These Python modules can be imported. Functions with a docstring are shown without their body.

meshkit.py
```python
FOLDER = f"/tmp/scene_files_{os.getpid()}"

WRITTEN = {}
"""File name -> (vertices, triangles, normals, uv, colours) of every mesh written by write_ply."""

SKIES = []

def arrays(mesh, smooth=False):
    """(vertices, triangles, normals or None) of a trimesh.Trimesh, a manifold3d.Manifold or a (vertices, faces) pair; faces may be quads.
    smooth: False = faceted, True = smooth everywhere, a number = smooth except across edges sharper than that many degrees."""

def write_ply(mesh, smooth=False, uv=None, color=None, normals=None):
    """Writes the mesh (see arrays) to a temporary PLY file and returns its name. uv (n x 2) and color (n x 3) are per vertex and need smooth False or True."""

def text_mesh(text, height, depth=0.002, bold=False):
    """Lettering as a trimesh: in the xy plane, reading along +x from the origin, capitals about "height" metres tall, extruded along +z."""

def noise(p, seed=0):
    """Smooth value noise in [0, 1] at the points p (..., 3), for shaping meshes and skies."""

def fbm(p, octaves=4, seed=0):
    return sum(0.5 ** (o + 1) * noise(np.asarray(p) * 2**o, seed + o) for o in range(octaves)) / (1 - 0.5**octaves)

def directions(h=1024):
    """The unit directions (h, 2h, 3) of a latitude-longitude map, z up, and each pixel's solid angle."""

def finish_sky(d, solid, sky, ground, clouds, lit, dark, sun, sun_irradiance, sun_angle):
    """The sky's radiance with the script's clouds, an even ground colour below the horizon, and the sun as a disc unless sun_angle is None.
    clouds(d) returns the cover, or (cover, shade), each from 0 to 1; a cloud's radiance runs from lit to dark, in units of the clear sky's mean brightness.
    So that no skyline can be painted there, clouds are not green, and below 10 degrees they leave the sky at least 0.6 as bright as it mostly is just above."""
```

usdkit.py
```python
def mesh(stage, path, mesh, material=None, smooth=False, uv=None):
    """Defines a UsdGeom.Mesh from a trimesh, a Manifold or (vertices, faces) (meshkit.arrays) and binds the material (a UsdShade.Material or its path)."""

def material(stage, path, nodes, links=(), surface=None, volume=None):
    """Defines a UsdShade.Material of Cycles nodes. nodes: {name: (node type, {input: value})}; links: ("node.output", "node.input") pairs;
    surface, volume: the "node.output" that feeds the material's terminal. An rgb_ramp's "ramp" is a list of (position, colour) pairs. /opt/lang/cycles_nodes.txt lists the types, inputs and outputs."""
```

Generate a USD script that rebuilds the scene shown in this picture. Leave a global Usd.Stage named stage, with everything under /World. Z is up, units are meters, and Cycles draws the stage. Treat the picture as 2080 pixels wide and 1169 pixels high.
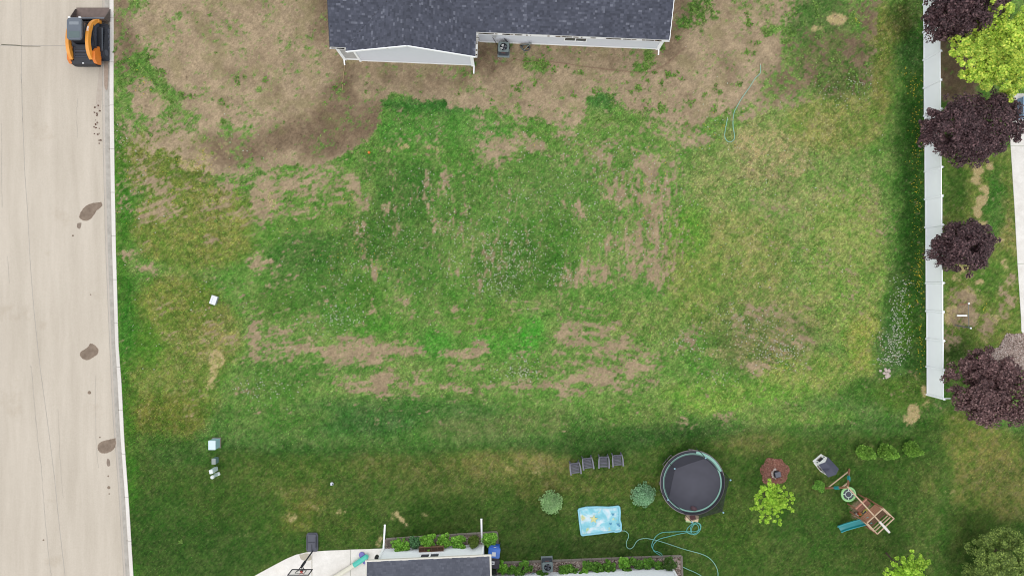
import math, random
import numpy as np
import trimesh
from scipy import ndimage
from PIL import Image, ImageDraw
from shapely.geometry import Polygon, Point
from shapely import contains_xy
import usdkit, meshkit
from pxr import Usd, UsdGeom, UsdLux, UsdShade, Gf, Sdf, Vt

# ------------------------------------------------------------------ camera, sky, sun, exposure
stage = Usd.Stage.CreateInMemory()
UsdGeom.SetStageUpAxis(stage, 'Z')
UsdGeom.Xform.Define(stage, '/World')
UsdGeom.Scope.Define(stage, '/World/Looks')

H, FPX = 45.0, 1400.0                 # flying height of the drone, focal length in pixels of the photograph
S = H / FPX
cam = UsdGeom.Camera.Define(stage, '/World/camera')
cam.AddTranslateOp().Set(Gf.Vec3d(0, 0, H))
cam.CreateHorizontalApertureAttr(20.80)
cam.CreateVerticalApertureAttr(11.69)
cam.CreateFocalLengthAttr(14.0)
cam.CreateClippingRangeAttr(Gf.Vec2f(0.1, 2000))
cam.CreateExposureAttr(0.60)

SUN_DIR = np.array([-0.22, -0.42, 1.0]); SUN_DIR /= np.linalg.norm(SUN_DIR)
ELEV = math.asin(SUN_DIR[2]); ROT = math.atan2(SUN_DIR[0], SUN_DIR[1])
SKY_STRENGTH, SUN_INTENSITY, SUN_ANGLE = 0.125, 0.16, 36.0
skymat = usdkit.material(stage, '/World/Looks/overcast_sky', {
    'sky': ('sky_texture', {'sky_type': 'single_scattering', 'sun_disc': False, 'sun_elevation': ELEV, 'sun_rotation': ROT, 'air_density': 1.0, 'aerosol_density': 1.0, 'ozone_density': 1.0}),
    'tc': ('texture_coordinate', {}),
    'n': ('noise_texture', {'scale': 2.2, 'detail': 5.0, 'roughness': 0.55}),
    'r': ('rgb_ramp', {'ramp': [(0.0, (6.3, 6.5, 6.9)), (0.5, (7.2, 7.3, 7.5)), (1.0, (8.2, 8.2, 8.2))]}),
    'm': ('mix_color', {'blend_type': 'mix', 'fac': 0.86, 'use_clamp': False}),
    'bg': ('background_shader', {'strength': SKY_STRENGTH})},
    [('tc.generated', 'n.vector'), ('n.fac', 'r.fac'), ('sky.color', 'm.a'), ('r.color', 'm.b'), ('m.result', 'bg.color')], surface='bg.background')
dome = UsdLux.DomeLight.Define(stage, '/World/sky')
dome.CreateIntensityAttr(1.0)
UsdShade.MaterialBindingAPI.Apply(dome.GetPrim()).Bind(skymat)
dome.GetPrim().SetCustomDataByKey('kind', 'structure')
sun = UsdLux.DistantLight.Define(stage, '/World/sun')
sun.CreateIntensityAttr(SUN_INTENSITY); sun.CreateAngleAttr(SUN_ANGLE); sun.CreateColorAttr(Gf.Vec3f(1.0, 0.955, 0.89))
sun.GetPrim().CreateAttribute('inputs:normalize', Sdf.ValueTypeNames.Bool).Set(True)
_m = Gf.Matrix4d().SetLookAt(Gf.Vec3d(*[float(v) for v in SUN_DIR * 50]), Gf.Vec3d(0, 0, 0), Gf.Vec3d(0, 0, 1)).GetInverse()
sun.AddTransformOp().Set(_m)

# ------------------------------------------------------------------ helpers
K = 1.50                               # how much brighter than its albedo a level surface shows
def lin(c):
    c = np.asarray(c, float) / 255.0
    return np.where(c <= 0.04045, c / 12.92, ((c + 0.055) / 1.055) ** 2.4)
def C(r, g, b, k=None):
    return tuple(float(v) for v in np.clip(lin((r, g, b)) / (k or K), 0.004, 0.86))

def P(px, py, z=0.0):
    q = S * (H - z) / H
    return np.array([(px - 1040.0) * q, (584.5 - py) * q, z])
def Ps(pts, z=0.0):
    return [P(x, y, z) for x, y in pts]
def XY(pts, z=0.0):
    return [tuple(P(x, y, z)[:2]) for x, y in pts]

MATS = {}
def mat(name, col, rough=0.6, amp=0.12, scale=6.0, spec=0.4, metal=0.0, bump=0.0, bscale=60.0, island=0.0, coat=0.0):
    """A plain coloured material with soft unevenness, optional per-piece variation and fine relief."""
    if name in MATS: return MATS[name]
    c = np.array(col)
    nodes = {'g': ('geometry', {}), 'n': ('noise_texture', {'scale': scale, 'detail': 5.0, 'roughness': 0.6}),
             'r': ('rgb_ramp', {'ramp': [(0.25, tuple(c * (1 - amp))), (0.75, tuple(np.minimum(c * (1 + amp), 0.9)))]}),
             'p': ('principled_bsdf', {'roughness': rough, 'specular_ior_level': spec, 'metallic': metal, 'coat_weight': coat})}
    links = [('g.position', 'n.vector'), ('n.fac', 'r.fac')]
    out = 'r.color'
    if island:
        nodes['at'] = ('attribute', {'attribute': 'piece_tone'})
        nodes['ir'] = ('rgb_ramp', {'ramp': [(0, (1 - island,) * 3), (1, (1 + island,) * 3)]})
        nodes['im'] = ('mix_color', {'blend_type': 'multiply', 'fac': 1.0, 'use_clamp': False})
        links += [('at.fac', 'ir.fac'), (out, 'im.a'), ('ir.color', 'im.b')]; out = 'im.result'
    links.append((out, 'p.base_color'))
    if bump:
        nodes['bn'] = ('noise_texture', {'scale': bscale, 'detail': 4.0, 'roughness': 0.6})
        nodes['b'] = ('bump', {'strength': bump, 'distance': 0.02})
        links += [('g.position', 'bn.vector'), ('bn.fac', 'b.height'), ('b.normal', 'p.normal')]
    MATS[name] = usdkit.material(stage, '/World/Looks/' + name, nodes, links, surface='p.BSDF')
    if island: TONED.add('/World/Looks/' + name)
    return MATS[name]

def leafmat(name, stops, transl=0.28, rough=0.5, posamp=0.25, posscale=1.3, gain=None):
    if name in MATS: return MATS[name]
    gain = gain or (1.5 if transl > 0 else 1.0)
    ramp = [(t, tuple(np.minimum(np.array(c) * gain, 0.8))) for t, c in stops]
    nodes = {'g': ('geometry', {}), 'at': ('attribute', {'attribute': 'piece_tone'}), 'r': ('rgb_ramp', {'ramp': ramp}), 'n': ('noise_texture', {'scale': posscale, 'detail': 3.0}),
             'nr': ('rgb_ramp', {'ramp': [(0.3, (1 - posamp,) * 3), (0.7, (1 + posamp,) * 3)]}),
             'm': ('mix_color', {'blend_type': 'multiply', 'fac': 1.0, 'use_clamp': False}),
             'p': ('principled_bsdf', {'roughness': rough, 'specular_ior_level': 0.3}), 't': ('translucent_bsdf', {}), 'x': ('mix_closure', {'fac': transl})}
    links = [('at.fac', 'r.fac'), ('g.position', 'n.vector'), ('n.fac', 'nr.fac'), ('r.color', 'm.a'), ('nr.color', 'm.b'), ('m.result', 'p.base_color'), ('m.result', 't.color'), ('p.BSDF', 'x.closure1'), ('t.BSDF', 'x.closure2')]
    MATS[name] = usdkit.material(stage, '/World/Looks/' + name, nodes, links, surface='x.closure')
    TONED.add('/World/Looks/' + name)
    return MATS[name]

used = {}
def numbered(parent, name):
    k = used.get((parent, name), 0); used[(parent, name)] = k + 1
    return f'{parent}/{name}' if k == 0 else f'{parent}/{name}_{k:03d}'
ORIGIN = {}
def tag(prim, label=None, cat=None, group=None, kind=None):
    for k, v in (('label', label), ('category', cat), ('group', group), ('kind', kind)):
        if v: prim.SetCustomDataByKey(k, v)
    return prim
def thing(name, label, cat, loc=(0, 0, 0), group=None, kind=None, rz=0.0):
    path = numbered('/World', name)
    x = UsdGeom.Xform.Define(stage, path)
    x.AddTranslateOp().Set(Gf.Vec3d(*[float(v) for v in loc]))
    if rz: x.AddRotateZOp().Set(float(rz))
    ORIGIN[path] = (np.array(loc, float), rz)
    tag(x.GetPrim(), label, cat, group, kind)
    return path
def piece_tone(gmesh, tm, seed=3):
    """One random number per connected piece, so that leaves, stones or shingles differ in tone."""
    from scipy.sparse import coo_matrix
    from scipy.sparse.csgraph import connected_components
    n = len(tm.vertices); f = np.asarray(tm.faces)
    e = np.vstack([f[:, [0, 1]], f[:, [1, 2]]])
    k, lab = connected_components(coo_matrix((np.ones(len(e), bool), (e[:, 0], e[:, 1])), shape=(n, n)), directed=False)
    r = np.random.default_rng(seed + n).random(k)[lab]
    UsdGeom.PrimvarsAPI(gmesh).CreatePrimvar('piece_tone', Sdf.ValueTypeNames.FloatArray, 'vertex').Set(Vt.FloatArray.FromNumpy(r.astype(np.float32)))
TONED = set()
def as_mesh(m):
    if isinstance(m, (list,)):
        m = trimesh.util.concatenate(m)
    return m
def part(parent, name, mesh, material, smooth=False, local=False, label=None, kind=None, uvless=True):
    """A mesh below a thing (or a part); mesh in world coordinates unless local. Sub-parts sit under meshes, which carry no transform."""
    path = numbered(parent, name)
    mesh = as_mesh(mesh)
    if isinstance(mesh, trimesh.Trimesh): mesh = mesh.copy()
    else: mesh = trimesh.Trimesh(*mesh, process=False)
    if not local:
        root = '/'.join(parent.split('/')[:3])
        o, rz = ORIGIN[root]
        v = mesh.vertices - o
        if rz:
            a = math.radians(-rz); ca, sa = math.cos(a), math.sin(a)
            v = np.stack([v[:, 0] * ca - v[:, 1] * sa, v[:, 0] * sa + v[:, 1] * ca, v[:, 2]], 1)
        mesh.vertices = v
    m = usdkit.mesh(stage, path, mesh, material, smooth=smooth)
    if str(material.GetPath()) in TONED and smooth is False: piece_tone(m, mesh)
    tag(m.GetPrim(), label, None, None, kind)
    return path
def single(name, mesh, material, label=None, cat=None, group=None, kind=None, smooth=False):
    path = numbered('/World', name)
    mesh = as_mesh(mesh)
    m = usdkit.mesh(stage, path, mesh, material, smooth=smooth)
    if str(material.GetPath()) in TONED and smooth is False: piece_tone(m, mesh)
    ORIGIN[path] = (np.zeros(3), 0)
    tag(m.GetPrim(), label, cat, group, kind)
    return path
def copy_of(src, name, label, loc, rz=0.0, cat=None, group=None, scale=None):
    path = numbered('/World', name)
    x = UsdGeom.Xform.Define(stage, path)
    x.GetPrim().GetReferences().AddInternalReference(src)
    x.GetPrim().SetInstanceable(True)
    x.ClearXformOpOrder()
    x.AddTranslateOp().Set(Gf.Vec3d(*[float(v) for v in loc]))
    x.AddRotateZOp().Set(float(rz))
    tag(x.GetPrim(), label, cat, group)
    return path

def box(cx, cy, cz, lx, ly, lz, rz=0.0, bevel=0.0):
    if bevel > 0:
        bevel = min(bevel, 0.45 * min(lx, ly, lz))
        v = []
        for sx in (-1, 1):
            for sy in (-1, 1):
                for sz in (-1, 1):
                    X, Y, Z = sx * lx / 2, sy * ly / 2, sz * lz / 2
                    v += [(X - sx * bevel, Y, Z - sz * bevel * 0), (X, Y - sy * bevel, Z), (X - sx * bevel, Y - sy * bevel, Z)]
                    v[-3] = (X - sx * bevel, Y, Z - sz * bevel); v[-2] = (X, Y - sy * bevel, Z - sz * bevel); v[-1] = (X - sx * bevel, Y - sy * bevel, Z)
        m = trimesh.convex.convex_hull(np.array(v))
    else:
        m = trimesh.creation.box((lx, ly, lz))
    if rz: m.apply_transform(trimesh.transformations.rotation_matrix(math.radians(rz), (0, 0, 1)))
    m.apply_translation((cx, cy, cz))
    return m
def bar(a, b, w, h=None, up=(0, 0, 1)):
    """A square bar from a to b."""
    a, b = np.array(a, float), np.array(b, float); h = h or w
    d = b - a; L = np.linalg.norm(d); d /= L
    u = np.array(up, float)
    if abs(d @ u) > 0.98: u = np.array([0, 1.0, 0])
    x = np.cross(d, u); x /= np.linalg.norm(x); y = np.cross(x, d)
    m = trimesh.creation.box((w, L, h))
    T = np.eye(4); T[:3, 0], T[:3, 1], T[:3, 2], T[:3, 3] = x, d, y, (a + b) / 2
    m.apply_transform(T); return m
def spline(pts, n=12):
    p = np.array(pts, float); q = np.vstack([2 * p[0] - p[1], p, 2 * p[-1] - p[-2]]); out = []
    for i in range(1, len(q) - 2):
        p0, p1, p2, p3 = q[i - 1:i + 3]
        for t in np.linspace(0, 1, n, endpoint=False):
            out.append(0.5 * ((2 * p1) + (p2 - p0) * t + (2 * p0 - 5 * p1 + 4 * p2 - p3) * t * t + (3 * p1 - p0 - 3 * p2 + p3) * t ** 3))
    out.append(p[-1]); return np.array(out)
def tube(pts, r, sides=8, closed=False):
    p = np.asarray(pts, float); n = len(p)
    r = np.broadcast_to(np.asarray(r, float), (n,))
    t = np.gradient(p, axis=0)
    if closed: t = np.roll(p, -1, 0) - np.roll(p, 1, 0)
    t /= np.linalg.norm(t, axis=1, keepdims=True) + 1e-12
    ref = np.where(np.abs(t[:, 2:3]) < 0.95, [[0, 0, 1.0]], [[1.0, 0, 0]])
    a = np.cross(t, ref); a /= np.linalg.norm(a, axis=1, keepdims=True) + 1e-12
    b = np.cross(a, t)
    ang = np.arange(sides) * 2 * np.pi / sides
    v = (p[:, None] + r[:, None, None] * (np.cos(ang)[None, :, None] * a[:, None] + np.sin(ang)[None, :, None] * b[:, None])).reshape(-1, 3)
    f = []
    last = n if closed else n - 1
    for i in range(last):
        j = (i + 1) % n
        for k in range(sides):
            l = (k + 1) % sides
            f += [(i * sides + k, j * sides + k, j * sides + l), (i * sides + k, j * sides + l, i * sides + l)]
    if not closed:
        v = np.vstack([v, p[0], p[-1]]); c0, c1 = len(v) - 2, len(v) - 1
        for k in range(sides):
            l = (k + 1) % sides
            f += [(c0, k, l), (c1, (n - 1) * sides + l, (n - 1) * sides + k)]
    m = trimesh.Trimesh(v, f, process=False); m.fix_normals() if len(v) < 400 else None
    return m
def cyl(a, b, r, sides=16, r2=None):
    return tube([a, b], [r, r if r2 is None else r2], sides)
def prism(poly, z0, z1):
    pg = poly if isinstance(poly, Polygon) else Polygon(poly)
    m = trimesh.creation.extrude_polygon(pg.buffer(0), z1 - z0, engine='earcut')
    m.apply_translation((0, 0, z0)); return m
def lathe(profile, center, sides=32):
    pr = np.array(profile, float); ang = np.arange(sides) * 2 * np.pi / sides
    v = np.stack([pr[:, 0:1] * np.cos(ang), pr[:, 0:1] * np.sin(ang), np.repeat(pr[:, 1:2], sides, 1)], -1).reshape(-1, 3)
    f = []
    for i in range(len(pr) - 1):
        for k in range(sides):
            l = (k + 1) % sides
            f += [(i * sides + k, i * sides + l, (i + 1) * sides + l), (i * sides + k, (i + 1) * sides + l, (i + 1) * sides + k)]
    m = trimesh.Trimesh(v, f, process=False); m.apply_translation(center); return m
def rot(m, deg, axis, point=(0, 0, 0)):
    m.apply_transform(trimesh.transformations.rotation_matrix(math.radians(deg), axis, point)); return m

# value noise on arbitrary coordinates
_grids = {}
def N1(x, y, seed):
    g = _grids.setdefault(seed, np.random.default_rng(seed).random((128, 128)))
    return ndimage.map_coordinates(g, [np.mod(np.asarray(y, float), 128), np.mod(np.asarray(x, float), 128)], order=1 if np.size(x) > 3e6 else 3, mode='grid-wrap')
def NZ(x, y, scale, seed, octaves=3, gain=0.55):
    tot, a, s = 0, 1.0, 0
    for o in range(octaves):
        tot = tot + a * N1(np.asarray(x) / scale * 2 ** o + 17.3 * o, np.asarray(y) / scale * 2 ** o + 5.1 * o, seed + o * 31); s += a; a *= gain
    return tot / s
def sstep(x, a, b):
    t = np.clip((x - a) / (b - a), 0, 1); return t * t * (3 - 2 * t)
# ------------------------------------------------------------------ what grows where (maps over the lot: bare soil, its damp, the grass's own colour)
MX0, MY0, MQ = -240, -160, 2.0
MW, MH = 1280, 740
def cv(pts): return [((x - MX0) / MQ, (y - MY0) / MQ) for x, y in pts]
class Map:
    def __init__(self, base, mode='L'):
        self.im = Image.new(mode, (MW, MH), base); self.d = ImageDraw.Draw(self.im)
    def poly(self, pts, v): self.d.polygon(cv(pts), fill=v)
    def line(self, pts, w, v):
        self.d.line(cv(pts), fill=v, width=max(1, int(round(w / MQ))), joint='curve')
        for x, y in (pts[0], pts[-1]): self.ell(x, y, w / 2, w / 2, v)
    def ell(self, x, y, rx, ry, v, a=0):
        t = np.linspace(0, 2 * np.pi, 40, endpoint=False); c, s = math.cos(math.radians(a)), math.sin(math.radians(a))
        self.d.polygon(cv([(x + rx * math.cos(q) * c - ry * math.sin(q) * s, y + rx * math.cos(q) * s + ry * math.sin(q) * c) for q in t]), fill=v)
    def get(self, blur):
        a = np.asarray(self.im, float)
        return ndimage.gaussian_filter(a, (blur / MQ, blur / MQ) + ((0,) if a.ndim == 3 else ()))
def sample(a, px, py):
    u, v = (np.asarray(px) - MX0) / MQ, (np.asarray(py) - MY0) / MQ
    if a.ndim == 2: return ndimage.map_coordinates(a, [v, u], order=1, mode='nearest')
    return np.stack([ndimage.map_coordinates(a[..., k], [v, u], order=1, mode='nearest') for k in range(a.shape[2])], -1)

soil = Map(0)
soil.poly([(560, 240), (1180, 240), (1420, 300), (1420, 800), (700, 815), (480, 740), (480, 420)], 34)
soil.poly([(236, 250), (440, 250), (700, 330), (705, 420), (640, 445), (500, 460), (300, 455), (240, 440)], 90)
soil.poly([(1225, 330), (1400, 330), (1392, 480), (1372, 585), (1130, 585), (1120, 545), (1225, 505)], 80)
soil.poly([(960, 225), (1180, 250), (1420, 250), (1420, 300), (1150, 340), (985, 345)], 76)
soil.poly([(1480, 610), (1640, 620), (1650, 760), (1500, 770)], 84)
soil.poly([(500, 660), (680, 690), (700, 740), (500, 730)], 66); soil.poly([(1130, 655), (1290, 655), (1345, 735), (1320, 800), (1120, 800), (1000, 780), (1150, 740)], 78)
soil.poly([(150, -160), (150, 128), (236, 132), (262, 118), (292, 108), (330, 150), (372, 205), (420, 262), (470, 288), (500, 330), (560, 342), (640, 335), (700, 312), (756, 275), (770, 240), (778, 205), (800, 190), (822, 190), (850, 205), (872, 204), (898, 204), (915, 218), (962, 216), (992, 222), (1040, 236), (1090, 240), (1130, 256), (1166, 252), (1192, 240), (1192, 200), (1235, 196), (1262, 205), (1275, 226), (1310, 240), (1370, 256), (1420, 250), (1470, 232), (1500, 214), (1535, 196), (1580, 140), (1612, 60), (1625, -160)], 235)
soil.poly([(1590, 0), (1640, -160), (1790, -160), (1785, 60), (1770, 190), (1700, 200), (1620, 215), (1540, 235), (1500, 250), (1470, 240), (1540, 190), (1585, 130)], 128)
soil.poly([(232, -160), (300, -160), (300, 20), (262, 60), (268, 120), (300, 150), (340, 190), (400, 260), (500, 330), (600, 345), (640, 340), (600, 370), (520, 390), (470, 350), (400, 330), (300, 310), (240, 260)], 150)
soil.poly([(236, -160), (262, -160), (262, 115), (236, 125)], 190)
for x, y, rx, ry, v, a in [(300, 215, 34, 24, 235, 10), (290, 190, 16, 20, 225, 0), (365, 218, 22, 12, 200, 0), (425, 260, 24, 14, 215, 0), (400, 300, 80, 26, 205, 8), (450, 330, 60, 20, 190, 10), (320, 425, 36, 13, 205, 5), (332, 380, 16, 14, 195, 0), (298, 368, 20, 16, 195, 0), (435, 423, 31, 11, 195, 0), (287, 443, 11, 18, 190, 0),
        (528, 398, 16, 42, 205, 0), (572, 380, 44, 18, 200, 0), (433, 488, 15, 11, 190, 0), (526, 535, 28, 20, 188, 0), (258, 520, 20, 11, 190, 0), (300, 550, 28, 10, 190, 20), (650, 370, 30, 12, 160, 0), (430, 690, 22, 40, 148, 0), (465, 690, 14, 22, 150, 0),
        (515, 690, 13, 44, 205, 0), (560, 668, 14, 10, 170, 0), (555, 706, 22, 12, 195, 0), (755, 687, 10, 8, 220, 0), (790, 425, 12, 13, 200, 0), (742, 412, 10, 16, 190, 0), (1004, 413, 8, 7, 215, 0), (835, 632, 14, 18, 180, 0), (822, 622, 9, 14, 190, 0), (920, 628, 10, 9, 220, 0), (1250, 495, 32, 16, 205, 0), (1292, 505, 30, 30, 160, 0), (1310, 548, 58, 26, 168, 0), (1205, 560, 62, 20, 158, 0), (1238, 398, 16, 12, 200, 40), (1180, 430, 22, 9, 200, 35), (1255, 395, 14, 20, 180, 0),
        (1010, 300, 46, 18, 170, 0), (1005, 330, 40, 14, 165, 0), (1080, 290, 34, 16, 172, 20), (970, 240, 10, 8, 215, 0), (890, 265, 6, 18, 180, 0), (800, 220, 9, 5, 170, 0), (1240, 296, 30, 6, 180, 0), (1340, 262, 44, 16, 178, 0), (1400, 285, 50, 16, 170, 10), (1225, 320, 26, 5, 170, 0), (1320, 330, 28, 16, 165, 0), (1150, 270, 28, 10, 190, 0),
        (1145, 672, 0.1, 0.1, 0, 0), (1545, 628, 26, 14, 165, 0), (1530, 640, 12, 8, 170, 0), (1640, 690, 20, 12, 160, 0), (1400, 690, 20, 22, 150, 0), (1535, 752, 16, 11, 200, 30), (1525, 745, 14, 7, 190, 0), (1387, 850, 9, 6, 190, 0), (1730, 600, 10, 5, 150, 0), (1725, 550, 10, 6, 145, 0), (1480, 850, 26, 14, 120, 0), (1400, 860, 20, 10, 120, 0),
        (1945, 600, 22, 18, 205, 0), (1958, 640, 26, 24, 210, 0), (1975, 608, 16, 22, 190, 0), (2040, 630, 12, 26, 185, 0), (2012, 648, 10, 16, 165, 0), (2008, 668, 18, 14, 195, 0), (1935, 655, 14, 10, 170, 0), (2042, 590, 14, 16, 165, 0), (1945, 690, 10, 10, 165, 0), (2055, 590, 8, 40, 160, 0), (1925, 700, 8, 30, 170, 0),
        (1798, 758, 10, 12, 180, 0), (370, 1096, 7, 6, 140, 0), (1745, 1033, 20, 13, 185, -25), (1350, 960, 6, 12, 140, 0), (1455, 950, 8, 9, 130, 0), (1155, 1012, 6, 4, 120, 0), (1158, 1030, 8, 3, 120, 0)]:
    soil.ell(x, y, rx, ry, v, a)
for pts, w, v in [([(715, 365), (720, 400)], 20, 205), ([(722, 400), (726, 470), (745, 525), (765, 570)], 12, 160), ([(798, 350), (800, 398)], 8, 185), ([(864, 352), (860, 400)], 10, 208), ([(900, 356), (892, 392)], 17, 212), ([(885, 400), (880, 470)], 16, 190), ([(815, 455), (808, 480)], 10, 180), ([(955, 424), (945, 438)], 7, 205),
        ([(1322, 345), (1328, 480)], 19, 208), ([(1300, 400), (1312, 440)], 16, 185), ([(1352, 385), (1342, 460)], 22, 196), ([(1340, 470), (1345, 560)], 10, 180), ([(1255, 372), (1270, 420)], 8, 185),
        ([(1000, 520), (985, 545), (975, 590)], 8, 170), ([(590, 703), (640, 705), (800, 712)], 15, 212), ([(820, 712), (860, 715)], 12, 185), ([(910, 748), (978, 742)], 7, 200), ([(975, 738), (970, 756)], 9, 205), ([(897, 790), (957, 789)], 14, 222), ([(902, 813), (930, 813)], 8, 225), ([(980, 808), (982, 822)], 8, 220), ([(925, 833), (948, 832)], 4, 170),
        ([(978, 785), (1060, 783), (1140, 778), (1200, 757), (1262, 742)], 13, 225), ([(1035, 719), (1138, 712)], 10, 218), ([(1130, 740), (1175, 738), (1240, 722)], 7, 172), ([(1145, 674), (1180, 672)], 18, 196), ([(1160, 696), (1255, 662)], 11, 205), ([(1180, 702), (1270, 690)], 14, 205), ([(1212, 716), (1268, 703)], 13, 215), ([(1128, 806), (1176, 801)], 7, 210), ([(1140, 798), (1128, 806)], 9, 200), ([(1255, 795), (1268, 790)], 6, 190), ([(1215, 790), (1262, 788)], 8, 165), ([(1330, 742), (1345, 748)], 10, 175),
        ([(700, 757), (760, 763), (830, 792), (842, 800)], 9, 190), ([(850, 770), (880, 778)], 12, 190), ([(845, 755), (875, 755)], 7, 175), ([(730, 688), (690, 690)], 8, 160), ([(530, 735), (560, 733)], 8, 180)]:
    soil.line(pts, w, v)
soil.poly([(648, 705), (700, 694), (790, 698), (800, 716), (770, 724), (772, 738), (735, 740), (675, 747), (655, 735), (668, 725), (640, 715)], 218)
soil.poly([(672, 780), (735, 772), (756, 757), (800, 757), (804, 783), (772, 790), (830, 806), (795, 808), (735, 797)], 214)
soil.poly([(886, 726), (902, 710), (935, 702), (962, 708), (970, 695), (985, 694), (996, 708), (988, 722), (930, 731)], 214)
soil.poly([(1180, 768), (1198, 742), (1258, 735), (1322, 736), (1316, 752), (1288, 768), (1255, 782), (1205, 782)], 208)
for pts, w, v in [([(1185, 748), (1260, 742)], 3, 90), ([(1262, 760), (1310, 750)], 3, 110), ([(1200, 770), (1255, 768)], 4, 80), ([(1160, 686), (1200, 676)], 4, 80), ([(1230, 690), (1250, 684)], 7, 60), ([(922, 710), (922, 722)], 5, 90), ([(940, 706), (944, 716)], 4, 80)]:
    soil.line(pts, w, v)
for x, y in [(1195, 118), (1240, 135), (1100, 122), (1125, 130)]: pass
# grass islands inside the bare ground
for x, y, rx, ry, v, a in [(320, 150, 14, 10, 60, 0), (325, 165, 10, 14, 40, 0), (335, 180, 12, 16, 30, 0), (360, 205, 12, 10, 60, 0), (250, 165, 10, 14, 70, 0), (255, 210, 14, 30, 60, 0), (455, 250, 12, 12, 90, 0), (460, 255, 16, 10, 80, 0), (465, 275, 10, 10, 90, 0), (395, 240, 14, 8, 80, 0), (338, 228, 10, 14, 90, 0), (1225, 205, 34, 12, 60, 8), (1235, 225, 26, 10, 90, 20), (1080, 125, 14, 12, 110, 0), (1100, 132, 22, 7, 120, 0), (1320, 112, 14, 12, 70, 0), (1310, 140, 12, 8, 70, 0), (1378, 55, 8, 18, 110, 0), (1400, 30, 16, 34, 100, 0), (1430, 20, 20, 30, 110, 0), (1565, 60, 22, 12, 90, 0), (1660, 30, 26, 30, 70, 0), (1610, 75, 14, 12, 60, 0), (1700, 90, 20, 14, 80, 0), (700, 170, 14, 30, 150, 20), (500, 270, 14, 16, 130, 0)]:
    soil.ell(x, y, rx, ry, v, a)
soil.ell(1746, 1032, 22, 15, 240, -30); soil.ell(1737, 1042, 9, 6, 230, 0)
soilA = soil.get(5.0)

damp = Map(40)
damp.poly([(690, 128), (712, 128), (724, 165), (722, 196), (775, 206), (782, 240), (770, 268), (700, 306), (640, 328), (560, 300), (520, 332), (450, 342), (390, 300), (420, 268), (520, 275), (600, 246), (645, 205), (680, 160)], 180)
damp.poly([(236, -160), (264, -160), (268, 60), (285, 120), (262, 180), (236, 150)], 160)
damp.poly([(626, -160), (672, -160), (676, 60), (650, 104), (636, 60)], 170)
damp.poly([(964, 96), (1010, 90), (1012, 120), (1030, 150), (985, 150), (960, 135)], 190)
damp.poly([(1350, 90), (1372, -160), (1412, -160), (1398, 60), (1375, 130), (1340, 118)], 165)
damp.poly([(1585, 120), (1640, -10), (1790, -160), (1785, 60), (1760, 190), (1640, 190), (1540, 200)], 175)
damp.poly([(720, 135), (965, 140), (965, 185), (720, 165)], 95)
damp.poly([(1040, 98), (1340, 105), (1340, 135), (1040, 135)], 85)
damp.ell(950, 150, 16, 10, 210); damp.ell(470, 148, 14, 9, 190); damp.ell(690, 240, 16, 7, 230)
for x, y, rx, ry in [(490, 130, 20, 8), (440, 60, 30, 8), (420, 75, 26, 6), (500, 5, 60, 10), (560, 190, 20, 12), (1480, 150, 16, 30)]: damp.ell(x, y, rx, ry, 120)
for x, y, rx, ry in [(1945, 600, 22, 18), (1958, 640, 26, 24), (1745, 1033, 20, 13)]: damp.ell(x, y, rx, ry, 70)
damp.poly([(1915, 60), (1975, 60), (1985, 210), (1915, 200)], 225)
dampA = damp.get(12)
soil2 = Map(0)      # planting soil under the trees behind the fence
soil2.poly([(1905, 40), (1985, 40), (1985, 205), (1905, 205)], 255)
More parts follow.
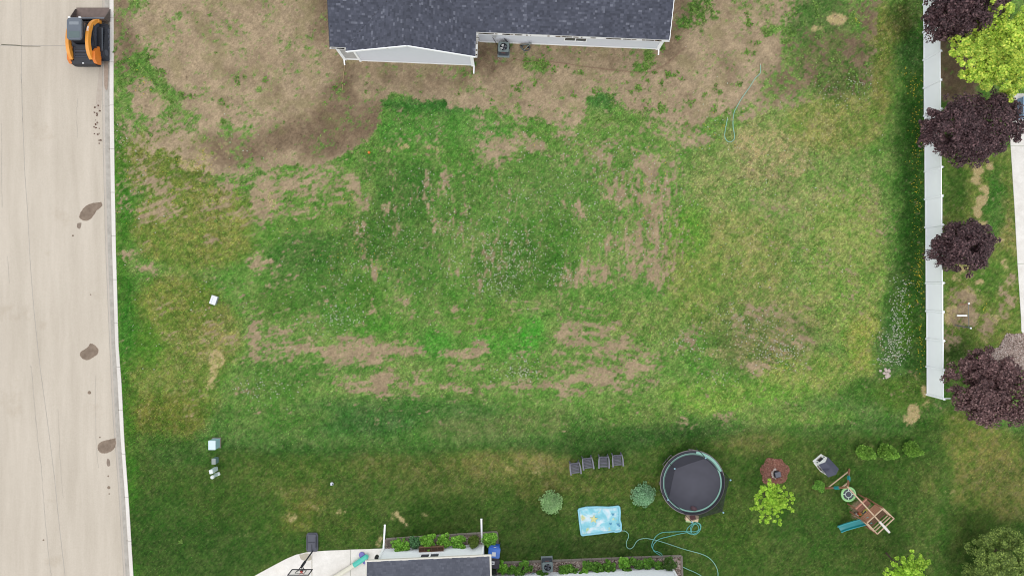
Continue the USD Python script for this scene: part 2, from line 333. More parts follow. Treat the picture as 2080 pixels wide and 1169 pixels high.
soilA = np.maximum(soilA, soil2.get(5))

straw = Map(0)
for x, y, rx, ry, v, a in [(810, 1046, 5, 5, 220, 0), (798, 1054, 4, 4, 200, 0), (800, 1042, 4, 3, 180, 0), (820, 1055, 5, 7, 240, 0), (810, 1071, 3, 4, 220, 0), (827, 1068, 3, 5, 200, 0), (858, 1041, 4, 4, 220, 0), (864, 1046, 3, 4, 220, 0), (898, 1049, 3, 3, 190, 0), (1855, 840, 14, 20, 210, 0), (1842, 850, 8, 14, 180, 0), (1990, 345, 9, 12, 240, 0), (1985, 365, 10, 9, 235, 0), (1998, 385, 10, 6, 225, 0), (1995, 410, 12, 10, 225, 0), (1988, 430, 10, 12, 225, 0), (2005, 400, 6, 16, 220, 0), (1995, 460, 12, 12, 220, 0), (2012, 338, 5, 7, 210, 0), (1992, 480, 12, 18, 190, 0), (2030, 490, 14, 8, 150, 0), (1960, 545, 16, 8, 160, 0), (1990, 575, 12, 6, 180, 0), (1970, 560, 10, 6, 190, 0), (2040, 540, 10, 14, 150, 0), (1935, 640, 20, 20, 190, 0), (1968, 600, 18, 16, 200, 0), (2015, 650, 16, 12, 170, 0), (1945, 565, 14, 10, 150, 0), (2000, 690, 10, 8, 150, 0),
        (770, 1100, 8, 14, 170, 0), (1040, 950, 22, 10, 115, 0), (1090, 955, 14, 10, 130, 0), (1060, 935, 16, 8, 110, 0), (570, 1000, 16, 10, 120, 0), (590, 1050, 20, 12, 130, 0), (500, 1085, 20, 10, 110, 0), (640, 1030, 12, 6, 120, 0), (690, 1030, 14, 4, 130, 0), (700, 1040, 18, 5, 120, 0), (690, 1095, 6, 8, 110, 0), (1930, 1000, 20, 8, 90, 0), (1590, 905, 10, 5, 100, 0), (1760, 905, 16, 12, 90, 0), (1880, 820, 14, 10, 120, 0), (400, 330, 40, 20, 160, 0), (450, 310, 20, 30, 170, 0), (410, 300, 18, 12, 120, 0), (435, 335, 14, 20, 180, 0), (1550, 290, 60, 30, 110, 0), (1600, 330, 40, 40, 90, 0), (1700, 40, 22, 12, 200, 0), (1712, 42, 6, 8, 220, 0), (1660, 60, 20, 8, 150, 0), (430, 770, 10, 24, 150, 20), (440, 730, 16, 20, 140, 0), (360, 690, 10, 20, 110, 0), (550, 400, 14, 30, 150, 0), (455, 410, 12, 12, 140, 0), (820, 300, 14, 8, 130, 0), (880, 300, 20, 8, 140, 0), (790, 305, 10, 5, 130, 0), (1450, 720, 30, 12, 120, 0), (1380, 700, 14, 26, 110, 0), (1880, 795, 5, 12, 200, 0)]:
    straw.ell(x, y, rx, ry, v, a)
strawA = straw.get(2.5)

tint = Map((106, 138, 72), 'RGB')
def te(x, y, rx, ry, c, a=0): tint.ell(x, y, rx, ry, c, a)
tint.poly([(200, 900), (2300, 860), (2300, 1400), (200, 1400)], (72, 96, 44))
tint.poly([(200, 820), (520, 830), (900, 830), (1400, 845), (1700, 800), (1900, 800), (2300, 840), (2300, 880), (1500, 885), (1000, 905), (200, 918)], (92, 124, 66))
te(400, 460, 140, 90, (118, 130, 66)); te(330, 330, 110, 60, (112, 124, 62)); te(350, 760, 105, 120, (108, 127, 62)); te(330, 850, 90, 50, (106, 116, 54)); te(440, 680, 50, 70, (128, 134, 76)); te(360, 620, 90, 60, (114, 128, 62))
te(620, 460, 110, 120, (98, 134, 64)); te(620, 520, 80, 50, (76, 114, 54), -10); te(640, 590, 110, 40, (82, 120, 56)); te(560, 620, 60, 30, (86, 122, 56))
te(900, 265, 140, 50, (92, 136, 66)); te(870, 212, 110, 14, (58, 108, 48)); te(1225, 205, 36, 14, (62, 110, 52)); te(880, 330, 160, 40, (96, 134, 66)); te(790, 350, 50, 30, (84, 124, 58)); te(820, 400, 60, 60, (80, 118, 56)); te(850, 370, 20, 40, (70, 112, 50)); te(760, 480, 70, 50, (80, 116, 54)); te(850, 520, 60, 80, (88, 124, 60)); te(1000, 420, 120, 70, (98, 132, 68)); te(1060, 540, 110, 60, (84, 122, 56)); te(1130, 390, 90, 80, (100, 134, 70)); te(1030, 690, 70, 40, (88, 142, 60)); te(1075, 680, 26, 46, (80, 150, 56)); te(760, 660, 70, 18, (78, 132, 50)); te(700, 640, 50, 30, (84, 130, 56)); te(990, 650, 80, 26, (100, 136, 64)); te(740, 600, 40, 40, (84, 124, 54)); te(960, 600, 60, 30, (98, 134, 66)); te(1120, 460, 60, 30, (92, 130, 62)); te(880, 700, 40, 30, (80, 138, 56))
te(1600, 420, 200, 200, (132, 147, 90)); te(1720, 540, 85, 160, (128, 149, 82)); te(1560, 320, 90, 60, (144, 146, 100)); te(1500, 520, 110, 90, (132, 142, 84)); te(1540, 640, 140, 60, (126, 138, 82)); te(1400, 560, 60, 90, (118, 138, 72)); te(1560, 700, 110, 70, (112, 124, 76)); te(1400, 470, 40, 50, (104, 144, 62)); te(1700, 250, 100, 60, (130, 140, 80)); te(1790, 120, 26, 120, (122, 130, 70)); te(1660, 760, 120, 40, (128, 146, 78)); te(1500, 800, 160, 26, (118, 150, 72)); te(1450, 830, 60, 14, (128, 160, 76)); te(1300, 840, 90, 30, (106, 134, 70)); te(1760, 690, 40, 60, (136, 150, 76)); te(1620, 850, 120, 20, (112, 140, 72)); te(1300, 650, 90, 40, (116, 140, 76))
tint.poly([(1830, 100), (1896, 60), (1900, 800), (1800, 830), (1750, 800), (1800, 720), (1808, 600), (1822, 480), (1818, 300)], (66, 100, 45)); te(1815, 700, 36, 66, (76, 112, 60)); te(1856, 400, 22, 300, (56, 92, 38)); te(1845, 100, 28, 50, (72, 104, 56)); te(1830, 40, 20, 50, (78, 92, 46)); te(1838, 655, 16, 60, (78, 116, 44)); te(1770, 790, 60, 26, (74, 112, 48)); te(1840, 800, 60, 40, (86, 114, 50))
tint.line([(243, 260), (246, 760), (262, 1000), (290, 1400)], 24, (70, 116, 40)); te(258, 420, 14, 40, (60, 116, 38)); te(262, 670, 24, 60, (64, 116, 42)); te(258, 590, 12, 30, (60, 108, 38)); te(300, 700, 30, 40, (90, 126, 50))
te(800, 830, 230, 20, (76, 114, 58)); te(740, 860, 120, 22, (74, 112, 60)); te(560, 850, 120, 24, (90, 124, 62)); te(960, 870, 110, 22, (96, 118, 68)); te(1090, 855, 80, 26, (104, 124, 72)); te(700, 740, 60, 14, (88, 126, 62)); te(580, 760, 100, 26, (90, 126, 62)); te(500, 790, 60, 24, (98, 130, 66)); te(320, 900, 80, 20, (84, 112, 52)); te(370, 925, 70, 24, (68, 98, 46))
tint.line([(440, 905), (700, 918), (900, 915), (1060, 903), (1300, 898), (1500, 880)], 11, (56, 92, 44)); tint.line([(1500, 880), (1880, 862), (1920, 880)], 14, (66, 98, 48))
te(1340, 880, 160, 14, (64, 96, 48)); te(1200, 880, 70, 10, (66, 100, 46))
te(1010, 950, 170, 36, (104, 110, 60)); te(1060, 950, 90, 24, (116, 118, 68)); te(800, 950, 120, 30, (92, 104, 54)); te(900, 990, 120, 26, (84, 100, 50)); te(570, 1010, 140, 40, (88, 102, 50)); te(600, 1050, 80, 30, (96, 106, 50)); te(430, 1040, 150, 60, (70, 94, 42)); te(330, 1080, 80, 80, (64, 92, 40)); te(700, 1060, 60, 40, (76, 98, 44)); te(740, 1010, 80, 30, (76, 98, 46)); te(620, 950, 120, 20, (82, 104, 48)); te(400, 1120, 140, 60, (60, 88, 38)); te(540, 960, 60, 30, (84, 104, 50))
te(1190, 1110, 180, 26, (60, 82, 38)); te(1080, 1060, 60, 40, (62, 84, 38)); te(1240, 985, 120, 30, (84, 100, 48)); te(1100, 990, 60, 30, (88, 98, 50)); te(900, 1050, 90, 36, (58, 82, 34)); te(1200, 910, 110, 16, (62, 92, 44)); te(1540, 900, 90, 20, (98, 110, 58)); te(1500, 1060, 120, 60, (74, 98, 44)); te(1640, 1080, 80, 50, (70, 96, 44)); te(1620, 960, 60, 60, (80, 100, 48)); te(1780, 1000, 70, 60, (70, 96, 44)); te(1990, 920, 90, 60, (118, 124, 66)); te(1960, 990, 90, 40, (108, 116, 62)); te(1900, 1080, 60, 80, (86, 106, 54)); te(2040, 1000, 80, 60, (104, 112, 60)); te(1880, 900, 30, 60, (70, 100, 44)); te(1960, 850, 60, 20, (108, 124, 60)); te(1920, 1040, 14, 140, (76, 104, 48)); te(1840, 960, 60, 40, (76, 100, 46)); te(1960, 1140, 40, 60, (62, 84, 36)); te(1970, 1060, 50, 26, (72, 92, 42))
tint.poly([(1916, 320), (2070, 300), (2085, 720), (1916, 730)], (110, 126, 64)); te(1945, 380, 26, 50, (70, 100, 42)); te(2020, 420, 20, 80, (76, 116, 52)); te(2010, 560, 40, 40, (92, 122, 56)); te(1950, 470, 20, 30, (84, 104, 46)); te(1945, 715, 30, 20, (78, 96, 50)); te(2050, 440, 12, 70, (124, 124, 74)); te(2060, 90, 40, 60, (80, 110, 50)); te(2070, 745, 20, 6, (90, 150, 50)); te(1420, 20, 40, 50, (78, 110, 50)); te(1660, 40, 60, 70, (84, 112, 60)); te(1700, 130, 80, 70, (92, 112, 62))
tintA = tint.get(9)

def ground_look(px, py):
    """Own colour (sRGB 0-255) of the ground and how much of it is bare, at points of the lot."""
    px, py = np.asarray(px, float), np.asarray(py, float)
    wx = (NZ(px, py, 34, 11, 3) - 0.5) * 16 + (NZ(px, py, 7, 12, 3, 0.7) - 0.5) * 14
    wy = (NZ(px, py, 34, 13, 3) - 0.5) * 8 + (NZ(px, py, 7, 14, 3, 0.7) - 0.5) * 9
    s = sample(soilA, px + wx, py + wy) / 255.0
    n1 = NZ(px, py, 42, 21, 4, 0.66); n2 = NZ(px, py, 6, 25, 3, 0.75); vert = sstep(px, 690, 760) * (1 - sstep(py, 560, 640)) * sstep(py, 300, 350) * (1 - sstep(px, 1400, 1460))
    streak = NZ(px / 6.0, py + 0.00035 * (px - 950) ** 2 * -1, 5.5, 29, 3, 0.65) * (1 - vert) + NZ(px, py / 6.0, 5.5, 33, 3, 0.65) * vert
    lower = sstep(py, 860, 915) * sstep(px, 232, 300)
    up = 1 - sstep(py, 250, 420)
    pot = s + (n1 - 0.5) * (0.85 - 0.25 * (1 - up)) * (1 - 0.8 * lower) + (n2 - 0.5) * (1.15 - 0.7 * lower) + (streak - 0.5) * (0.40 + 0.60 * (1 - up)) * (1 - lower) + 0.035 * (1 - lower) * sstep(py, 240, 330) * (1 - sstep(py, 790, 840)) * (1 - sstep(px, 1400, 1500)) - 0.02
    rightolive = sstep(px, 1420, 1560) * sstep(py, 220, 300) * (1 - sstep(py, 780, 840)) * (1 - sstep(px, 1790, 1830))
    pot = pot + rightolive * (0.07 + 0.2 * (NZ(px, py, 60, 63, 2) - 0.4))
    bare = sstep(pot, 0.30, 0.78)
    # grass colour
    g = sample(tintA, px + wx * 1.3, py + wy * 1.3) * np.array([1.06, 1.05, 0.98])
    m1 = NZ(px, py, 70, 41, 4, 0.6) - 0.5; m2 = NZ(px, py, 16, 45, 3, 0.65) - 0.5; m3 = NZ(px, py, 5, 49, 2, 0.8) - 0.5
    t = np.clip(0.5 + m1 * 0.75 + m2 * 1.15 + m3 * 1.05, 0, 1)[..., None]
    olive = np.array([1.15, 1.06, 1.16]); lush = np.array([0.78, 0.94, 0.76])
    g = g * (lush * (1 - t) + olive * t)
    g = g * (1 + 0.26 * (NZ(px, py, 9, 53, 3, 0.75) - 0.5) + 0.30 * (NZ(px, py, 2.6, 55, 2, 0.9) - 0.5) * 1.6)[..., None]
    warm = sstep(g[..., 0] / (g[..., 1] + 1e-6), 0.78, 1.02)          # thin turf shows more dry stalks
    fl = sstep(NZ(px, py, 4.5, 57, 3, 0.8) + 0.10 * (NZ(px, py, 24, 59, 2) - 0.5), 0.58 - 0.07 * warm, 0.78 - 0.07 * warm) * (0.38 + 0.42 * warm)
    g = g * (1 - fl[..., None]) + (g * 0.35 + np.array([170, 162, 118]) * 0.65 * np.where(lower, 0.82, 1.0)[..., None]) * fl[..., None]
    st = sample(strawA, px + wx * 0.45, py + wy * 0.5) / 255.0
    st = sstep(st + (n2 - 0.5) * 0.8 + (NZ(px, py, 20, 58, 2) - 0.5) * 0.25, 0.28 + 0.10 * sstep(py, 860, 900) * (1 - sstep(px, 1880, 1920)), 0.74 + 0.16 * sstep(py, 860, 900))[..., None]
    g = g * (1 - st) + np.array([196, 177, 128]) * st
    # bare soil colour
    w = sample(dampA, px + wx, py + wy) / 255.0 + (NZ(px, py, 26, 61, 4, 0.66) - 0.5) * 0.55 + (n2 - 0.5) * 0.3
    w = sstep(w, 0.02, 0.95)[..., None]
    so = np.array([174, 154, 125]) * (1 - w) + np.array([120, 101, 81]) * w
    so = so * (1 + 0.20 * (NZ(px, py, 15, 71, 4, 0.7) - 0.5) + 0.26 * (NZ(px, py, 4, 73, 3, 0.8) - 0.5))[..., None]
    pink = sstep(py, 330, 420)[..., None]
    so = so * (1 - pink) + so * np.array([0.98, 0.98, 0.965]) * pink
    mossy = (up * sstep(NZ(px, py, 30, 75, 4, 0.7), 0.52, 0.74) * 0.24)[..., None]
    so = so * (1 - mossy) + np.array([132, 132, 82]) * mossy
    col = g * (1 - bare[..., None]) + so * bare[..., None]
    return col, bare, st[..., 0], g

# ------------------------------------------------------------------ the ground sheet
KERB_IN = [(207, -300), (207, 0), (207, 200), (208, 300), (211, 420), (213, 500), (218, 620), (224, 760), (229, 860), (234, 920), (240, 1000), (250, 1169), (262, 1400)]
KERB_OUT = [(231, -300), (231, 0), (231, 200), (233, 360), (236, 520), (241, 700), (247, 780), (253, 900), (262, 1020), (271, 1169), (284, 1400)]
def kerb_x(tab, py): return np.interp(py, [p[1] for p in tab], [p[0] for p in tab])

gx = np.concatenate([[-600, -250, -120, -70, -45, -38], np.arange(-36.5, 36.51, 0.09), [38, 45, 70, 120, 250, 600]])
gy = np.concatenate([[-600, -250, -120, -60, -32, -24], np.arange(-21.5, 21.51, 0.09), [24, 32, 60, 120, 250, 600]])
GX, GY = np.meshgrid(gx, gy)
GPX, GPY = GX / S + 1040, 584.5 - GY / S
col, bare, _, _ = ground_look(np.clip(GPX, -230, 2310), np.clip(GPY, -150, 1310))
relief = (NZ(GX, GY, 0.35, 81, 3, 0.6) - 0.5) * 0.05 * bare + (NZ(GX, GY, 2.4, 85, 2) - 0.5) * 0.03
over = GPX < kerb_x(KERB_OUT, GPY) - 4
GZ = np.where(over, -0.42, np.where((np.abs(GX) < 37) & (np.abs(GY) < 22), relief, 0.0))
nx, ny = len(gx), len(gy)
I = np.arange(nx * ny).reshape(ny, nx)
quad = np.stack([I[:-1, :-1], I[:-1, 1:], I[1:, 1:], I[1:, :-1]], -1).reshape(-1, 4)
gm = usdkit.mesh(stage, '/World/ground', (np.stack([GX, GY, GZ], -1).reshape(-1, 3), quad), None)
def vcol(gmesh, rgb):
    UsdGeom.PrimvarsAPI(gmesh).CreatePrimvar('own_colour', Sdf.ValueTypeNames.Color3fArray, 'vertex').Set(Vt.Vec3fArray.FromNumpy(np.asarray(rgb, np.float32)))
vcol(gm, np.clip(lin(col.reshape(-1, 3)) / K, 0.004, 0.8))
ground_mat = usdkit.material(stage, '/World/Looks/soil_and_turf', {
    'a': ('attribute', {'attribute': 'own_colour'}), 'g': ('geometry', {}),
    'n': ('noise_texture', {'scale': 9.0, 'detail': 6.0, 'roughness': 0.75}), 'r': ('rgb_ramp', {'ramp': [(0.25, (0.66,) * 3), (0.75, (1.30,) * 3)]}),
    'm': ('mix_color', {'blend_type': 'multiply', 'fac': 1.0, 'use_clamp': False}),
    'bn': ('noise_texture', {'scale': 22.0, 'detail': 5.0, 'roughness': 0.7}), 'b': ('bump', {'strength': 0.5, 'distance': 0.03}),
    'p': ('principled_bsdf', {'roughness': 0.95, 'specular_ior_level': 0.1})},
    [('g.position', 'n.vector'), ('n.fac', 'r.fac'), ('a.color', 'm.a'), ('r.color', 'm.b'), ('m.result', 'p.base_color'), ('g.position', 'bn.vector'), ('bn.fac', 'b.height'), ('b.normal', 'p.normal')], surface='p.BSDF')
UsdShade.MaterialBindingAPI.Apply(gm.GetPrim()).Bind(ground_mat)
tag(gm.GetPrim(), 'bare tan soil and turf of the open lot and the yards', None, None, 'structure')
# ------------------------------------------------------------------ road, kerb, drives
concrete = mat('road_concrete', C(206, 196, 182), 0.85, 0.07, 0.9, 0.2)
def concrete_mat(name, c, stain=(0.80, 0.76, 0.70), streak=True):
    c = np.array(c)
    nodes = {'g': ('geometry', {}), 'mp': ('mapping', {'mapping_type': 'point', 'scale': (1.0, 0.10 if streak else 1.0, 1.0)}),
        'n1': ('noise_texture', {'scale': 1.1, 'detail': 6.0, 'roughness': 0.65}), 'r1': ('rgb_ramp', {'ramp': [(0.3, (0.86, 0.85, 0.83)), (0.7, (1.05, 1.05, 1.05))]}),
        'n2': ('noise_texture', {'scale': 14.0, 'detail': 6.0, 'roughness': 0.8}), 'r2': ('rgb_ramp', {'ramp': [(0.3, (0.91,) * 3), (0.7, (1.07,) * 3)]}),
        'n3': ('noise_texture', {'scale': 0.35, 'detail': 5.0, 'roughness': 0.6}), 'r3': ('rgb_ramp', {'ramp': [(0.35, (1, 1, 1)), (0.62, (1, 1, 1)), (0.75, stain)]}),
        'm1': ('mix_color', {'blend_type': 'multiply', 'fac': 1.0, 'b': tuple(c), 'use_clamp': False}), 'm2': ('mix_color', {'blend_type': 'multiply', 'fac': 1.0, 'use_clamp': False}), 'm3': ('mix_color', {'blend_type': 'multiply', 'fac': 0.55, 'use_clamp': False}),
        'b': ('bump', {'strength': 0.15, 'distance': 0.01}), 'p': ('principled_bsdf', {'roughness': 0.9, 'specular_ior_level': 0.2})}
    links = [('g.position', 'mp.vector'), ('mp.vector', 'n1.vector'), ('g.position', 'n2.vector'), ('g.position', 'n3.vector'), ('n1.fac', 'r1.fac'), ('n2.fac', 'r2.fac'), ('n3.fac', 'r3.fac'), ('r1.color', 'm1.a'), ('m1.result', 'm2.a'), ('r2.color', 'm2.b'), ('m2.result', 'm3.a'), ('r3.color', 'm3.b'), ('m3.result', 'p.base_color'), ('n2.fac', 'b.height'), ('b.normal', 'p.normal')]
    return usdkit.material(stage, '/World/Looks/' + name, nodes, links, surface='p.BSDF')
M_ROAD = concrete_mat('road_slab_concrete', C(213, 202, 186))
M_KERB = concrete_mat('kerb_concrete', C(232, 227, 220, 1.36), stain=(0.88, 0.84, 0.80))
M_PAN = concrete_mat('gutter_concrete', C(208, 198, 186), stain=(0.72, 0.62, 0.54))
M_DRIVE = concrete_mat('drive_concrete', C(236, 232, 225, 1.32), stain=(0.88, 0.85, 0.80), streak=False)
M_JOINT = mat('joint_filler', C(186, 180, 170), 0.9, 0.2, 3)
M_CRACK = mat('crack_dirt', C(184, 177, 165), 0.9, 0.2, 3)

def strip(left, right, z, closed_bottom=True, thick=0.12):
    """A slab between two polylines of world points of the same length."""
    l, r = np.array(left), np.array(right); n = len(l)
    top = np.vstack([np.c_[l, np.full(n, z)], np.c_[r, np.full(n, z)]]); bot = top - [0, 0, thick]
    v = np.vstack([top, bot]); f = []
    for i in range(n - 1):
        f += [(i, n + i, n + i + 1), (i, n + i + 1, i + 1)]
        f += [(i, i + 1, 2 * n + i + 1), (i, 2 * n + i + 1, 2 * n + i), (n + i, 3 * n + i + 1, n + i + 1), (n + i, 3 * n + i, 3 * n + i + 1)]
    f += [(0, 2 * n, 3 * n), (0, 3 * n, n), (n - 1, 2 * n - 1, 4 * n - 1), (n - 1, 4 * n - 1, 3 * n - 1)]
    return trimesh.Trimesh(v, f, process=False)
ZR = -0.11
road = thing('road', 'pale concrete road with sealed joints and damp mud patches', None, (0, 0, ZR), kind='structure')
JOINT = [(40, -300), (40, 0), (42, 200), (48.5, 360), (54, 432), (59, 533), (66.5, 630), (74, 702), (81, 760), (93, 847), (101, 910), (108.5, 970), (119, 1075), (130, 1169), (160, 1400)]
def jx(tab, py): return np.interp(py, [p[1] for p in tab], [p[0] for p in tab])
def road_slab(y0, y1, lx, rx):
    py = np.linspace(y0, y1, 60)
    part(road, 'road_slab', strip([P(lx(y), y)[:2] for y in py], [P(rx(y), y)[:2] for y in py], ZR), M_ROAD)
for a, b in [(-500, 91.3), (92.6, 1500)]:
    road_slab(a, b, lambda y: jx(JOINT, y) + 0.6, lambda y: kerb_x(KERB_IN, y) - 1.2)
    road_slab(a, b, lambda y: -260, lambda y: jx(JOINT, y) - 0.6)
part(road, 'joint_bed', box(P(30, 0)[0], 0, ZR - 0.096, 19.0, 70, 0.18), M_JOINT)
rng = np.random.default_rng(5)
for pts, w in [([(62, 742), (65, 760), (75, 875), (84, 956), (90, 1033), (101, 1145), (106, 1180)], 1.1), ([(42, 150), (44, 178), (46, 250)], 1.0), ([(2, 250), (4, 420)], 0.9), ([(15, 520), (19, 575)], 0.9), ([(158, 200), (156, 230), (157, 280)], 0.8), ([(194, 762), (195, 890), (200, 950)], 0.7), ([(118, 830), (122, 930), (128, 1010)], 0.6)]:
    p = spline(Ps(pts, ZR + 0.003), 10)[:, :2]; p = p + rng.normal(0, 0.012, p.shape)
    half = np.where(rng.random(len(p)) < 0.12, 0.25, 1.0) * w * S * 0.5 * (0.7 + 0.6 * rng.random(len(p)))
    d = np.gradient(p, axis=0); d /= np.linalg.norm(d, axis=1, keepdims=True); nn = np.c_[-d[:, 1], d[:, 0]]
    part(road, 'crack', strip(p + nn * half[:, None], p - nn * half[:, None], ZR + 0.004, thick=0.006), M_CRACK)
part(road, 'crack', strip([P(x, y)[:2] for x, y in [(0, 88.5), (30, 90), (45, 91.8), (80, 93)]], [P(x, y)[:2] for x, y in [(0, 90.5), (30, 92), (45, 93.6), (80, 93.8)]], ZR + 0.004, thick=0.006), mat('dark_crack', C(120, 116, 100), 0.9, 0.2, 3))

def stain_mat(name, c, c2):
    return usdkit.material(stage, '/World/Looks/' + name, {
        'a': ('attribute', {'attribute': 'rim'}), 'g': ('geometry', {}), 'n': ('noise_texture', {'scale': 3.0, 'detail': 6.0, 'roughness': 0.7}), 'r': ('rgb_ramp', {'ramp': [(0.3, c), (0.7, c2)]}),
        'n2': ('noise_texture', {'scale': 7.0, 'detail': 5.0, 'roughness': 0.7}), 'ms': ('math', {'math_type': 'multiply_add', 'value2': 0.22, 'value3': -0.11}), 'ad': ('math', {'math_type': 'add'}),
        'mr': ('map_range', {'range_type': 'smoothstep', 'from_min': 0.86, 'from_max': 0.93, 'to_min': 0.0, 'to_max': 1.0, 'clamp': True}),
        'p': ('principled_bsdf', {'roughness': 0.7, 'specular_ior_level': 0.3}), 't': ('transparent_bsdf', {}), 'x': ('mix_closure', {})},
        [('g.position', 'n.vector'), ('n.fac', 'r.fac'), ('r.color', 'p.base_color'), ('g.position', 'n2.vector'), ('n2.fac', 'ms.value1'), ('a.fac', 'ad.value1'), ('ms.value', 'ad.value2'), ('ad.value', 'mr.value'), ('mr.result', 'x.fac'), ('p.BSDF', 'x.closure1'), ('t.BSDF', 'x.closure2')], surface='x.closure')
M_MUD = stain_mat('damp_mud', C(116, 99, 84), C(154, 136, 118))
M_MUD2 = stain_mat('drying_mud', C(132, 116, 102), C(160, 145, 130))
M_DRIP = stain_mat('drip_damp', C(180, 172, 152), C(196, 188, 170))
def stain(parent, pts, z, material, seed=0, name='damp_patch'):
    pg = np.array([P(x, y)[:2] for x, y in pts]); c = pg.mean(0)
    ring = spline(np.c_[np.vstack([pg, pg[:1]]), np.zeros(len(pg) + 1)], 6)[:-1, :2]; n = len(ring)
    rr = np.linspace(0, 1, 7)[1:]
    v = np.vstack([[c]] + [c + (ring - c) * t for t in rr]); f = [(0, 1 + k, 1 + (k + 1) % n) for k in range(n)]
    for q in range(len(rr) - 1):
        a0, b0 = 1 + q * n, 1 + (q + 1) * n
        for k in range(n): f += [(a0 + k, b0 + k, b0 + (k + 1) % n), (a0 + k, b0 + (k + 1) % n, a0 + (k + 1) % n)]
    path = numbered(parent, name); o, _ = ORIGIN[parent]
    m = usdkit.mesh(stage, path, (np.c_[v, np.full(len(v), z)] - o, np.array(f)), material)
    UsdGeom.PrimvarsAPI(m).CreatePrimvar('rim', Sdf.ValueTypeNames.FloatArray, 'vertex').Set(Vt.FloatArray.FromNumpy(np.concatenate([[0], np.repeat(rr, n)]).astype(np.float32)))
stain(road, [(205, 408), (209, 414), (205, 420), (196, 427), (190, 436), (184, 444), (174, 450), (164, 449), (157, 443), (158, 434), (163, 425), (172, 416), (184, 411), (196, 409)], ZR + 0.004, M_MUD)
stain(road, [(164, 451), (163, 458), (160, 465), (154, 462), (155, 453)], ZR + 0.003, M_MUD2)
stain(road, [(181, 695), (188, 697), (196, 703), (200, 712), (197, 720), (188, 727), (176, 733), (165, 731), (158, 722), (160, 714), (170, 708), (177, 702)], ZR + 0.004, M_MUD)
stain(road, [(234, 888), (235.5, 896), (234, 908), (226, 917), (214, 922), (203, 922), (196, 916), (194, 906), (199, 898), (212, 893), (226, 890)], ZR + 0.004, M_MUD)
for x, y, r in [(179.5, 797, 4), (219, 990, 3.6), (218, 967, 2), (220, 1003, 1.6), (201, 888, 1.8), (146, 408 + 70, 2.2), (182, 598, 1.6), (86, 1097, 2)]:
    stain(road, [(x + r * math.cos(t) * (1 + 0.2 * math.sin(3 * t)), y + r * math.sin(t)) for t in np.linspace(0, 6.28, 9)[:-1]], ZR + 0.004, M_MUD)
stain(road, [(216, 930), (221, 934), (222, 946), (217, 948), (214, 940)], ZR + 0.003, M_MUD2)

kerb = thing('kerb', 'pale concrete kerb and gutter between road and lot', None, (0, 0, 0), kind='structure')
def kerb_section(y0, y1, pan):
    py = np.linspace(y0, y1, 7); rows = []
    for y in py:
        a, b = P(kerb_x(KERB_IN, y), y)[0], P(kerb_x(KERB_OUT, y), y)[0]; w = b - a; Y = P(0, y)[1]
        prof = [(a, -0.30), (a, -0.108), (a + 0.52 * w, -0.135), (a + 0.60 * w, -0.05), (a + 0.66 * w, 0.012), (a + 0.72 * w, 0.03), (b - 0.015, 0.03), (b, 0.018), (b, -0.35)]
        prof = prof[:4] if pan else [(a + 0.585 * w, -0.35)] + prof[3:]
        rows.append([(x, Y, z) for x, z in prof])
    v = np.array(rows).reshape(-1, 3); m = len(rows[0]); f = []
    for i in range(len(py) - 1):
        for k in range(m - 1):
            f += [(i * m + k, i * m + k + 1, (i + 1) * m + k + 1), (i * m + k, (i + 1) * m + k + 1, (i + 1) * m + k)]
    for i0 in (0, (len(py) - 1) * m):
        f += [(i0, i0 + k, i0 + k + 1) if i0 else (i0, i0 + k + 1, i0 + k) for k in range(1, m - 1)]
    return trimesh.Trimesh(v, f, process=False)
for k in range(-4, 16):
    y0 = 37 + k * 88.4
    part(kerb, 'kerb_section', kerb_section(y0 + 0.35, y0 + 88.4 - 0.35, False), M_KERB, smooth=35); part(kerb, 'gutter_section', kerb_section(y0 + 0.35, y0 + 88.4 - 0.35, True), M_PAN)
M_DUST = stain_mat('brown_dust', C(158, 136, 118), C(190, 172, 156))
stain(road, [(206, 112), (206, 132), (206.3, 160), (205, 205), (200, 230), (192, 215), (196, 170), (200, 130)], ZR + 0.003, stain_mat('thin_dust', C(186, 172, 156), C(200, 188, 174)))
stain(kerb, [(209, 108), (217, 108), (218.5, 130), (218, 160), (216, 185), (210, 178), (209, 140)], -0.098, M_DUST)
stain(kerb, [(209.5, 30), (217, 22), (218, 60), (217, 100), (210, 104)], -0.098, M_DUST)
def slab(parent, pts, z, material, thick=0.12, name='slab'):
    pg = Polygon(XY(pts)); part(parent, name, prism(pg.buffer(-0.012), z - thick, z), material)
DRIVE_EDGE = [(430, 1222), (515, 1169), (548, 1151), (580, 1134), (601, 1125), (628, 1119), (660, 1117), (712, 1114.6), (781, 1112)]
drive = thing('driveway', 'white concrete driveway with curved corner in front of garage', None, (0, 0, 0.02), kind='structure')
slab(drive, [(300, 1300), (430, 1222), (515, 1169), (548, 1151), (580, 1134), (601, 1125), (628, 1119), (634, 1118.6), (634, 1400), (300, 1400)], 0.03, M_DRIVE)
slab(drive, [(634, 1118.6), (660, 1117), (712, 1114.6), (712, 1400), (634, 1400)], 0.03, M_DRIVE)
slab(drive, [(712, 1114.6), (779, 1112.4), (765, 1400), (712, 1400)], 0.03, M_DRIVE)
stain(drive, [(607, 1122.5), (612, 1124), (622, 1121.5), (632, 1124), (634, 1130), (633.5, 1136), (624, 1138.5), (613, 1136), (608, 1130)], 0.033, M_DRIP)
for y0 in (1140, 1151, 1162):
    stain(drive, [(633, y0 - 4), (634.6, y0 - 1), (634.4, y0 + 5), (633.2, y0 + 8)], 0.0335, M_DRIP)

